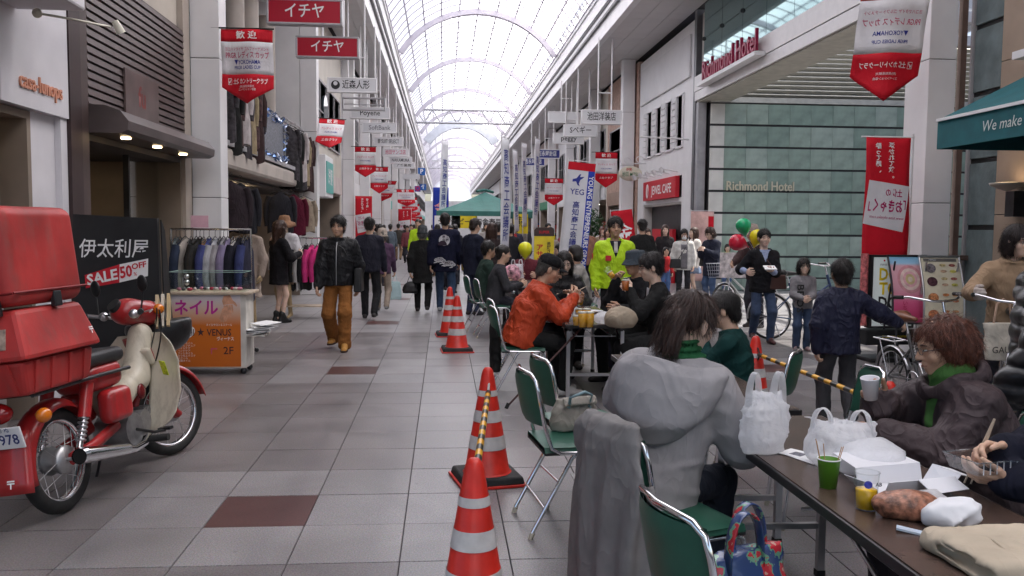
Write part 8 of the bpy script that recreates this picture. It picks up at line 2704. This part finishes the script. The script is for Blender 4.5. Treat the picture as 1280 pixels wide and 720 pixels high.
solid('bag_body',f_,(-.18,-.08,-.16),(.18,.08,.15),.012,cloth((.55,.5,.42)),t)
text('GAUZE',.07,M('dark_print',(.1,.09,.08),.6,0,0),t,(.0,-.062,-.07),bold=.01)
m = MB(); m.tube([(-.07,0,.12),(-.05,0,.27),(0,.0,.31),(.05,0,.27),(.07,0,.12)],.008,6); m.build('handle',cloth((.45,.3,.22)),t)

# --- mannequins
def mannequin(label,loc,rz,H,hat=False):
    skinm = M('mannequin_gold',(.45,.33,.18),.35,.2,.1,5)
    p = Person(label,(loc[0],loc[1],0),rz,H,detail=1,name='mannequin',cat='mannequin')
    for o in p.root.children:
        if o.name.startswith('body'): o.data.materials[0] = skinm
    return p
p = mannequin('mannequin in a beige trench coat over a lace dress',G(311,412),165,1.66)
p.top(cloth((.3,.24,.2),'trench',.1,8,.2,90),'trench_coat',hem=-.42,t=.03,flare=1.2,fold=.012,open_v=.0); p.skirt(cloth((.42,.38,.35),'lace_dress',.5,60,.4,150),'lace_dress',.45,-.3,.19); 
p = mannequin('mannequin in a floppy brown hat, white blouse and tan shawl',G(357,398),160,1.68)
p.top(cloth((.58,.56,.58),'white_blouse',.06,8,.2,90),'blouse',hem=-.12,t=.028,puff=.012); p.skirt(cloth((.3,.2,.14),'tan_shawl',.2,14,.3,70),'shawl',.12,-.32,.22,.02); p.cap(cloth((.24,.13,.075),'brown_felt'),'floppy')
# ------------------------------------------------------------------ things on the tables, balloons, plant
TZ = .7025
beer_m = M('beer',(.85,.42,.03),.1,0,.05,10,trans=0)
cup_clear = clear_mat('clear_cup',(.95,.96,.96),.07)
foam_m = M('beer_foam',(.75,.72,.62),.7,0,.05,40)


def beer_cup(label,loc,fill=.7,h=.125,r=.037,tilt=None,red=False,group='plastic beer cups'):
    t = thing('beer_cup',label,'cup',loc,0,group)
    if tilt: t.rotation_euler = tilt
    rr = lambda z: r*(.78 + .22*z/h)
    m = MB(); m.lathe([(0,.003),(rr(0) - .0015,.003),(rr(fill*h) - .0015,fill*h),(0,fill*h)],n=18); m.build('beer',beer_m if not red else M('red_beer',(.6,.16,.03),.1,0,.05,10,trans=0),t)
    m = MB(); m.lathe([(0,fill*h + .0005),(rr(fill*h) - .0016,fill*h + .0005),(rr(fill*h + .012) - .0016,fill*h + .012),(0,fill*h + .014)],n=18); m.build('foam',foam_m,t)
    m = MB(); m.lathe([(0,0),(rr(0),0),(rr(h),h)],n=18); m.torus((0,0,h),rr(h),.0018,n=18,m=5); m.build('cup_wall',cup_clear,t)
    return t


for i,(u,v,f_,lab) in enumerate([(721,407,.72,'small beer cup at the left of the cups on the beer table'),(728,409,.9,'full beer cup in the middle of the beer table cluster'),(737,409,.9,'beer cup at the right of the beer table cluster'),(724,400,.7,'beer cup at the back of the beer table cluster'),(725,382,.85,'tall full beer cup standing alone behind the cluster'),(733,402,.8,'half hidden beer cup behind the beer table cluster')]):
    q = G(u,v,TZ); beer_cup(lab,q,f_,.135 if i else .11,.042)
w = drinker.root.matrix_basis @ (drinker.wri[1] + drinker.hdir[1]*.075)
beer_cup('beer cup at the lips of the grey bucket hat',w + Vector((-.045,-.035,-.03)),.5,.12,.036,(R(-25),R(-35),0))
w = raiser.root.matrix_basis @ (raiser.wri[0] + raiser.hdir[0]*.08)
beer_cup('reddish beer cup raised by the black cardigan',w + Vector((-.0,-.045,-.05)),.75,.12,.038,None,True)


def crumpled(name,label,cat,loc,size,mat,seed,fold=.02,ff=28,rz=0,flat=.6,h=.012):
    t = thing(name,label,cat,loc,rz)
    sx,sy,sz = size
    def f(P):
        d = ell_sdf(P,(0,0,sz*.45),(sx/2,sy/2,sz*.6)) + fold*folds(P,ff*1.3,seed)
        return np.maximum(d,-P[:,2])
    solid('body',f,(-sx*.7,-sy*.7,0),(sx*.7,sy*.7,sz*1.3),h,mat,t)
    return t


poly = plastic_bag_mat('white_polythene')


def handle_bag(label,loc,w,d,h,rz=0,seed=1.0,mat=None):
    """a supermarket bag standing with its two loops up"""
    t = thing('plastic_bag',label,'plastic bag',loc,rz)
    f = lambda P: np.maximum(loft_sdf(P,(0,0,0),np.eye(3,dtype=F32),[(0,w*.42,d*.42),(h*.2,w*.5,d*.5),(h*.6,w*.44,d*.4),(h*.75,w*.4,d*.22),(h*.8,w*.36,d*.12)]) + .018*folds(P,40,seed) + .007*np.sin(np.arctan2(P[:,0]/w,P[:,1]/d)*15 + P[:,2]*6)*np.clip(P[:,2]/h,0,1),-P[:,2])
    solid('bag_body',f,(-w*.7,-d*.7,0),(w*.7,d*.7,h),.008,mat or poly,t)
    for sx in (-1,1):
        m = MB()
        def hs(a,b):
            an = PI*a
            wd = .03 + .03*abs(math.cos(an))
            return (sx*w*.27 + w*.13*math.cos(an) + .01*math.sin(9*b),(b - .5)*wd + .008*math.sin(5*a + seed),h*.6 + h*.44*math.sin(an) ** .7)
        m.surf(hs,14,4); m.build('handle',mat or poly,t)
    return t


handle_bag('white plastic bag standing beside the grey hoodie sleeve',G(955,566,TZ),.19,.12,.3,10,1.2)
handle_bag('crumpled white plastic bag with a loop, in front of the brown jacket',G(1050,582,TZ),.24,.2,.2,-20,2.6)
crumpled('plastic_bag','low white plastic bag slumped beside the green cup','plastic bag',G(1085,590,TZ),(.26,.2,.12),poly,3.3,.025,24)
crumpled('plastic_bag','white plastic bag between the beer cups and the beige bag','plastic bag',G(757,404,TZ),(.22,.2,.1),poly,1.3,.02)
crumpled('plastic_bag','white plastic bag with print left of the beer cups','plastic bag',G(712,393,TZ),(.2,.2,.09),poly,5.3,.02)
crumpled('plastic_bag','white plastic bag in front of the quilted coat','plastic bag',G(698,374,TZ),(.26,.24,.14),poly,7.3,.02)
handle_bag('tall white plastic bag on the far table',G(646,352,TZ),.22,.16,.34,0,4.0)
crumpled('cloth_bag','crumpled beige cloth bag on the corner of the beer table','bag',G(776,409,TZ),(.3,.26,.17),cloth((.34,.28,.21),'beige_canvas',.12,9,.3,110),2.2,.018,20,15)
crumpled('gift_wrap','colourful wrapped bundle on the far table','bundle',G(640,352,TZ),(.3,.3,.26),M('gift_mottle',(.5,.25,.3),.5,0,.9,16),5.1,.02)
# green paper cup with sticks
t = thing('paper_cup','green paper cup holding wooden skewers','cup',G(1035,609,TZ))
m = MB(); m.lathe([(0,.0),(.027,.0),(.036,.092),(.0375,.094),(.0375,.097),(.034,.096),(.0255,.006),(0,.006)],n=22); m.build('cup_wall',M('green_paper',(.1,.27,.02),.45,0,.06,12),t)
m = MB(); m.torus((0,0,.096),.0366,.0022,n=22,m=6); m.build('rim',white_print,t)
for i,(dx,dy,L) in enumerate(((-.035,.01,.16),(-.028,.02,.15),(-.022,-.01,.15),(.035,.0,.135),(.05,.02,.13))):
    m = MB(); m.cyl((dx*.3,dy*.3,.01),(dx*1.2,dy*1.2,L),.0016,n=6); m.build('skewer',M('bamboo',(.45,.25,.12),.6),t)
# plastic cup of tea, label printed
t = thing('plastic_cup','clear plastic cup of golden tea with printed emblem','cup',G(1082,636,TZ))
m = MB(); m.lathe([(0,.004),(.0285,.004),(.031,.062),(0,.062)],n=22); m.build('tea',M('tea',(.85,.5,.01),.1,0,0),t)
m = MB(); m.lathe([(0,0),(.0295,0),(.037,.115)],n=24); m.torus((0,0,.115),.037,.002,n=24,m=6); m.build('cup_wall',cup_clear,t)
m = MB(); m.disc((-.012,-.0345,.085),.012,(-.3,-1,0),14); m.build('emblem',M('blue_emblem',(.05,.06,.4),.5,0,.4,120),t); text('AB',.016,black_print,t,(.02,-.036,.085),bold=.03)
# open white takeaway box with flaps
t = thing('takeaway_box','unfolded white card takeaway box in front of the brown sleeve','box',G(1135,612,TZ),12)
card = M('white_card',(.72,.72,.75),.5,0,.03,4)
m = MB(); m.bx(-.14,.12,-.05,.07,.0,.004); m.build('floor',card,t)
for nm,a in (('wall',[(-.14,-.05,0),(.12,-.05,0),(.12,-.075,.055),(-.14,-.075,.055)]),('wall',[(-.14,.07,0),(.12,.07,0),(.12,.085,.06),(-.14,.085,.06)]),('flap',[(-.14,-.05,0),(-.14,.07,0),(-.19,.075,.045),(-.19,-.05,.05)]),('flap',[(.12,-.05,0),(.12,.07,0),(.16,.07,.055),(.165,-.05,.05)]),('lid',[(-.14,.085,.06),(.12,.085,.06),(.1,.2,.075),(-.15,.19,.085)]),('tongue',[(.165,-.05,.05),(.16,.07,.055),(.23,.06,.035),(.235,-.03,.03)]),('flap',[(-.03,-.075,.056),(.11,-.075,.056),(.12,-.13,.03),(-.03,-.14,.028)])):
    m = MB(); m.poly(a); m.build(nm,card,t,solid=.002)
# bag of fried food, receipt, tissue, wrapper
crumpled('snack_bag','clear bag of brown fried sweet potato in front of the tea','bag',G(1133,646,TZ),(.2,.11,.08),M('fried_mottle',(.3,.13,.08),.35,0,.7,45,.5,60),3.1,.012,40,-8,h=.008)
crumpled('plastic_film','clear twisted film end over the fried sweet potato','film',G(1160,640,TZ),(.13,.12,.06),poly,5.7,.02,35,10,h=.008)
crumpled('tissue','crumpled white tissue beside the cloth bundle','tissue',G(1190,655,TZ),(.2,.12,.07),M('tissue_white',(.75,.75,.77),.8,0,.03,10),4.2,.022,38,20,h=.008)
for i,(u,v,rz,lab) in enumerate(((1000,568,35,'printed leaflet beside the white plastic bag'),(1012,573,20,'second printed leaflet under the first'))):
    t = thing('leaflet',lab,'leaflet',G(u,v,TZ + .0015*(2 - i)),rz); m = MB(); m.bx(-.05,.05,-.07,.07,0,.001); m.build('sheet',white_print,t); m = MB(); m.bx(-.03,.02,-.02,.03,.0012,.0014); m.build('printed_picture',M('ink_grey',(.12,.12,.15),.6,0,.6,90),t)
t = thing('wet_wipe','small pale blue wet-wipe sachet near the fried sweet potato','sachet',G(1142,666,TZ),60); m = MB(); m.box((0,0,.004),(.03,.09,.006),Matrix.Rotation(R(6),3,'X')); m.build('sachet',M('pale_blue',(.5,.58,.68),.4,0,.15,20),t)
# rolled beige cloth bundle in the corner
t = thing('cloth_bundle','folded beige canvas coat lying on the near table corner','coat',(1.5,2.04,TZ),0)
def fb(P):
    d = np.linalg.norm(np.maximum(np.abs(P - np.array([.03,0,.03],F32)) - np.array([.22,.12,.008],F32),0),axis=1) - .024
    d = smin(d,cone_sdf(P,(-.2,-.06,.026),(-.2,.12,.028),.024,.026),.015)
    d = np.maximum(d,-cone_sdf(P,(-.205,-.2,.03),(-.205,.06,.03),.014,.014))
    return np.maximum(d + .012*folds(P,30,2),-P[:,2])
solid('folded_cloth',fb,(-.26,-.2,0),(.28,.2,.12),.0085,cloth((.5,.42,.32),'canvas_cream',.1,7,.25,140),t)
m = MB(); m.tube([(-.12,-.145,.02),(-.11,-.14,.05),(-.1,.0,.062),(-.11,.14,.05)],.004,6); m.build('seam',cloth((.5,.42,.32),'canvas_cream'),t)
# clear food tray in the eater's hand with chopsticks
w = eater.root.matrix_basis @ (eater.wri[0] + eater.hdir[0]*.07)
t = thing('food_tray','clear plastic food tray held by the navy sleeve','food tray',w + Vector((.03,.02,.02)),10)
m = MB(); a0 = [(-.1,-.06,0),(.1,-.06,0),(.1,.06,0),(-.1,.06,0)]; a1 = [(-.115,-.075,.045),(.115,-.075,.045),(.115,.075,.045),(-.115,.075,.045)]
m.add(a0 + a1,[(0,1,2,3)] + [(i,(i + 1) % 4,4 + (i + 1) % 4,4 + i) for i in range(4)]); m.build('tray_wall',clear_mat('tray_clear',(.85,.88,.9),.15),t)
m = MB(); m.tube([Vector(a) for a in a1],.003,5,closed=True); m.build('tray_rim',clear_mat('tray_clear'),t)
for i in range(8):
    m = MB(); m.bx(-.09 + .025*i,-.087 + .025*i,-.068,-.066,.005,.042); m.build('tray_rib',card,t)
w = eater.root.matrix_basis @ (eater.wri[1] + eater.hdir[1]*.07)
for k in range(2):
    o = MB().cyl((.02,-.01,.1),(-.03 - .015*k,.02 + .012*k,-.12),.0042,.003,8).build('chopstick',wood); o.location = w; tag(o,'%s pale chopstick over the clear food tray' % ('near' if k == 0 else 'far'),'chopstick','chopsticks over the tray')
# white paper cup of the lady
w = lady.root.matrix_basis @ (lady.wri[1] + lady.hdir[1]*.085)
t = thing('paper_cup','plain white paper cup lifted by the brown jacket','cup',w + Vector((-.01,-.045,-.035)))
t.rotation_euler = (R(6),R(-8),0)
m = MB(); m.lathe([(0,.0),(.026,.0),(.036,.085),(.0375,.087),(.036,.09),(.033,.087),(.024,.006),(0,.006)],n=22); m.build('cup_wall',card,t)
# handbag on the empty chair, coat over the chair, floral bag, other bags
t = thing('handbag','small beige handbag with pale blue straps on the empty green chair','handbag',(.70,4.52,.475),20)
f_ = lambda P: np.maximum(loft_sdf(P,(0,0,0),np.eye(3,dtype=F32),[(0,.13,.07),(.05,.14,.08),(.13,.12,.06),(.17,.1,.03)]) + .01*folds(P,30,1),-P[:,2])
solid('bag_body',f_,(-.17,-.11,0),(.17,.11,.2),.01,cloth((.36,.33,.29),'beige_leather',.1,8,.15,60,.5),t)
stp = M('blue_leather',(.25,.36,.4),.45,0,.1,10)
m = MB(); m.tube([(-.06,-.05,.13),(-.09,-.12,.2),(-.02,-.15,.23),(.05,-.1,.2),(.06,-.05,.13)],.009,6,ry=.005); m.build('strap',stp,t)
m = MB(); m.tube([(.0,-.085,.02),(.03,-.1,.08),(.06,-.07,.13)],.012,6,ry=.004); m.build('strap',stp,t)
m = MB(); m.box((0,-.06,.165),(.2,.02,.05),Matrix.Rotation(R(-30),3,'X')); m.build('flap',cloth((.36,.33,.29),'beige_leather'),t,bevel=.01)
t = thing('draped_coat','grey wool coat hanging over the back of the hoodie chair','coat',(.87,3.18,0),-70)
def fc(P):
    d = loft_sdf(P,(-.0,-.272,0),np.eye(3,dtype=F32),[(.06,.25,.075),(.3,.235,.075),(.6,.225,.07),(.8,.21,.06),(.86,.17,.035)])
    return d + (.02*np.sin(P[:,0]*40 + 2.5*np.sin(P[:,2]*4)) + .016*np.sin(P[:,1]*75 + 3*np.sin(P[:,2]*3 + 1) + P[:,0]*9))*np.clip(1.05 - P[:,2],0,1) + .005*folds(P,18,2)
solid('cloth',fc,(-.36,-.42,.03),(.36,-.1,.96),.011,cloth((.2,.19,.188),'grey_wool',.12,9,.4,160),t)
def floral(nt,b):
    tc = nt.nodes.new('ShaderNodeTexCoord'); vo = nt.nodes.new('ShaderNodeTexVoronoi'); vo.inputs['Scale'].default_value = 17
    nz = nt.nodes.new('ShaderNodeTexNoise'); nz.inputs['Scale'].default_value = 30
    mxv = nt.nodes.new('ShaderNodeMix'); mxv.data_type = 'VECTOR'; mxv.inputs['Factor'].default_value = .06
    nt.links.new(tc.outputs['Object'],nz.inputs['Vector']); nt.links.new(tc.outputs['Object'],mxv.inputs[4]); nt.links.new(nz.outputs['Color'],mxv.inputs[5]); nt.links.new(mxv.outputs[1],vo.inputs['Vector'])
    r = nt.nodes.new('ShaderNodeValToRGB'); r.color_ramp.interpolation = 'CONSTANT'; e = r.color_ramp.elements
    e[0].position = 0; e[0].color = (.5,.3,.25,1); e[1].position = .16; e[1].color = (.45,.025,.04,1)
    for p_,c in ((.4,(.12,.3,.2)),(.5,(.03,.06,.17))): k = e.new(p_); k.color = (*c,1)
    nt.links.new(vo.outputs['Distance'],r.inputs[0]); 
    hs = nt.nodes.new('ShaderNodeMix'); hs.data_type = 'RGBA'; hs.inputs[7].default_value = (.03,.06,.17,1)
    sp = nt.nodes.new('ShaderNodeSeparateColor'); nt.links.new(vo.outputs['Color'],sp.inputs[0]); g = nt.nodes.new('ShaderNodeMath'); g.operation = 'GREATER_THAN'; g.inputs[1].default_value = .62
    nt.links.new(sp.outputs[0],g.inputs[0]); nt.links.new(g.outputs[0],hs.inputs['Factor']); nt.links.new(r.outputs[0],hs.inputs[6]); nt.links.new(hs.outputs[2],b.inputs['Base Color'])
    b.inputs['Coat Weight'].default_value = .5
flo = ramp_mat('floral_oilcloth',floral,.22)
t = thing('floral_bag','navy floral oilcloth tote bag with upright straps on the near chair','bag',(.88,2.4,.4),25)
f_ = lambda P: loft_sdf(P,(0,0,0),np.eye(3,dtype=F32),[(0,.15,.07),(.1,.16,.075),(.22,.15,.03)]) + .01*folds(P,26,3)
solid('bag_body',f_,(-.2,-.1,-.01),(.2,.1,.24),.01,flo,t)
for sy,dx in ((-1,-.03),(1,.04)):
    m = MB(); m.surf(lambda a,b: (dx + .062*math.cos(PI*a),sy*.03 + (b - .5)*.032,.17 + .17*math.sin(PI*a) ** .7),18,3); m.build('strap',flo,t,solid=.004)
crumpled('plaid_scarf','dark red plaid scarf heaped beside the floral bag','scarf',(1.08,2.2,.42),(.34,.3,.12),M('plaid_red',(.12,.015,.02),.85,0,.8,18,.3,140),1.5,.02,20)
crumpled('cloth_bag','green cloth bag lying under the near table','bag',(1.0,3.75,0),(.3,.22,.16),cloth((.04,.12,.04),'green_bag'),2.5,.015,24)
# chopstick packets, food dishes on the beer table
for i,(u,v,lab) in enumerate(((742,392,'white foam dish beside the lone beer cup'),(700,384,'white foam dish in front of the orange jacket'),(676,366,'foam dish near the bending black-haired person'))):
    t = thing('foam_dish',lab,'dish',G(u,v,TZ),0,'white foam dishes'); m = MB(); m.lathe([(0,.004),(.07,.004),(.09,.028),(.095,.03),(.088,.026),(.068,0),(0,0)],n=20); m.build('dish',card,t); m = MB(); m.sph((0,0,.012),(.055,.055,.015),12,6); m.build('food',M('noodles',(.4,.25,.1),.6,0,.5,60),t)
# a walking stick leaning by the orange jacket
t = thing('walking_stick','dark brown walking stick leaning beside the orange jacket','walking stick',(.55,7.3,0)); m = MB(); m.tube([(0,0,.02),(.75,.35,.72)],.009,8); m.build('shaft',M('stick_brown',(.06,.02,.018),.4),t); m = MB(); m.cyl((-.012,-.005,0),(.01,.005,.045),.016,n=8); m.build('ferrule',rubber,t)
t = thing('draped_coat','black coat hanging behind the orange jacket chair','coat',(.5,7.98,0),-88)
f_ = lambda P: loft_sdf(P,(0,-.02,0),np.eye(3,dtype=F32),[(.22,.16,.05),(.6,.18,.05),(.8,.17,.03)]) + .016*folds(P,20,4)
solid('cloth',f_,(-.25,-.12,.2),(.25,.1,.84),.014,cloth((.014,.012,.012)),t)

# balloons
def balloon(label,loc,col,r=.115,rot=(0,0,0),to=None):
    t = thing('balloon',label,'balloon',loc,0,'party balloons')
    mt = M('balloon_%02x%02x' % (int(col[0]*255),int(col[1]*255)),col,.18,0,.04,3); b = mt.node_tree.nodes['Principled BSDF']; b.inputs['Subsurface Weight'].default_value = .3; b.inputs['Subsurface Radius'].default_value = (.05,.05,.05)
    q = Matrix.Rotation(R(rot[0]),3,'X') @ Matrix.Rotation(R(rot[1]),3,'Y')
    m = MB(); m.lathe([(0.0,-r*1.28),(.018,-r*1.22),(r*.35,-r*1.02),(r*.72,-r*.62),(r*.95,-r*.15),(r,r*.2),(r*.9,r*.6),(r*.62,r*.9),(r*.3,r*1.05),(0,r*1.1)],(0,0,0),24,rot=q); m.build('skin',mt,t)
    m = MB(); k = q @ Vector((0,0,-r*1.28)); m.lathe([(.004,.01),(.013,-.012),(.0,-.008)],k,10,rot=q); m.build('knot',mt,t)
    if to is not None:
        d = Vector(to) - Vector(loc); m = MB(); m.tube([k,k.lerp(d,.4) + Vector((0,0,-.05)),d],.0015,4); m.build('string',white_print,t)
balloon('yellow balloon floating above the far table',AT(656.5,312,12.6),(.72,.7,.02),.105,to=G(650,352,TZ))
hb = bw.root.matrix_basis @ bw.wri[1]
hb2 = (5.0,13.0,1.05)
balloon('green balloon above the red and yellow ones',AT(929.5,283,11.9),(.02,.38,.16),.108,(0,-12),hb2)
balloon('red balloon left of the yellow one',AT(922.5,303.5,11.8),(.55,.02,.05),.118,(0,-70),hb2)
balloon('yellow balloon beside the black knit shoulder',AT(946,297,11.75),(.75,.62,.02),.105,(0,15),hb2)
# potted tree
q = G(742,330)
t = thing('potted_tree','small leafy potted tree between the columns near the cafe','plant',(5.6,33.2,0))
m = MB(); m.lathe([(0,0),(.22,0),(.3,.5),(.27,.5),(0,.46)],n=16); m.build('pot',M('pot_clay',(.3,.16,.1),.7),t)
m = MB(); m.tube([(0,0,.45),(.03,.02,.9),(-.02,.04,1.4),(.02,0,1.9)],[.04,.035,.03,.015],8); m.tube([(-.01,.03,1.2),(.25,.1,1.6)],[.02,.01],6); m.tube([(0,.03,1.1),(-.25,-.1,1.55)],[.02,.01],6); m.build('trunk',M('bark',(.1,.07,.05),.8,0,.3,20),t)
m = MB(); rnd = random.Random(9)
for i in range(900):
    a = rnd.uniform(0,2*PI); b = rnd.uniform(-1,1); rr = rnd.random() ** .4*.6
    c = Vector((rr*math.sqrt(1 - b*b)*math.cos(a),rr*math.sqrt(1 - b*b)*math.sin(a),1.65 + rr*b*1.15)) + Vector((.1*math.sin(i),.1*math.cos(i*1.7),0))
    d = Vector((rnd.uniform(-1,1),rnd.uniform(-1,1),rnd.uniform(-1,.6))).normalized()*.09; e = d.cross(Vector((rnd.uniform(-1,1),rnd.uniform(-1,1),1))).normalized()*.03
    m.add([c - d,c - e,c + d,c + e],[(0,1,2,3)],i % 2)
m.build('crown',[M('leaf_a',(.03,.09,.03),.5),M('leaf_b',(.06,.14,.05),.5)],t)['kind'] = 'stuff'
# wire drain cover near the chairs
q = G(742,598)
t = MB(); t.bx(-.13,.13,-.1,.1,.0,.004); o = t.build('drain_cover',M('drain_steel',(.25,.25,.25),.5,.6,.2,12)); o.location = (q.x,q.y,.001); tag(o,'small steel drain cover in the paving by the empty chairs','drain cover')
# leaflet box behind the balloons
q = AT(918,340,14.0)
t = thing('poster_board','white printed board fixed to the basket bicycle','board',(q.x,14.0,.75)); m = MB(); m.bx(-.25,.25,-.01,.01,0,.42); m.build('board',M('printed_board',(.55,.5,.5),.5,0,.5,14),t)
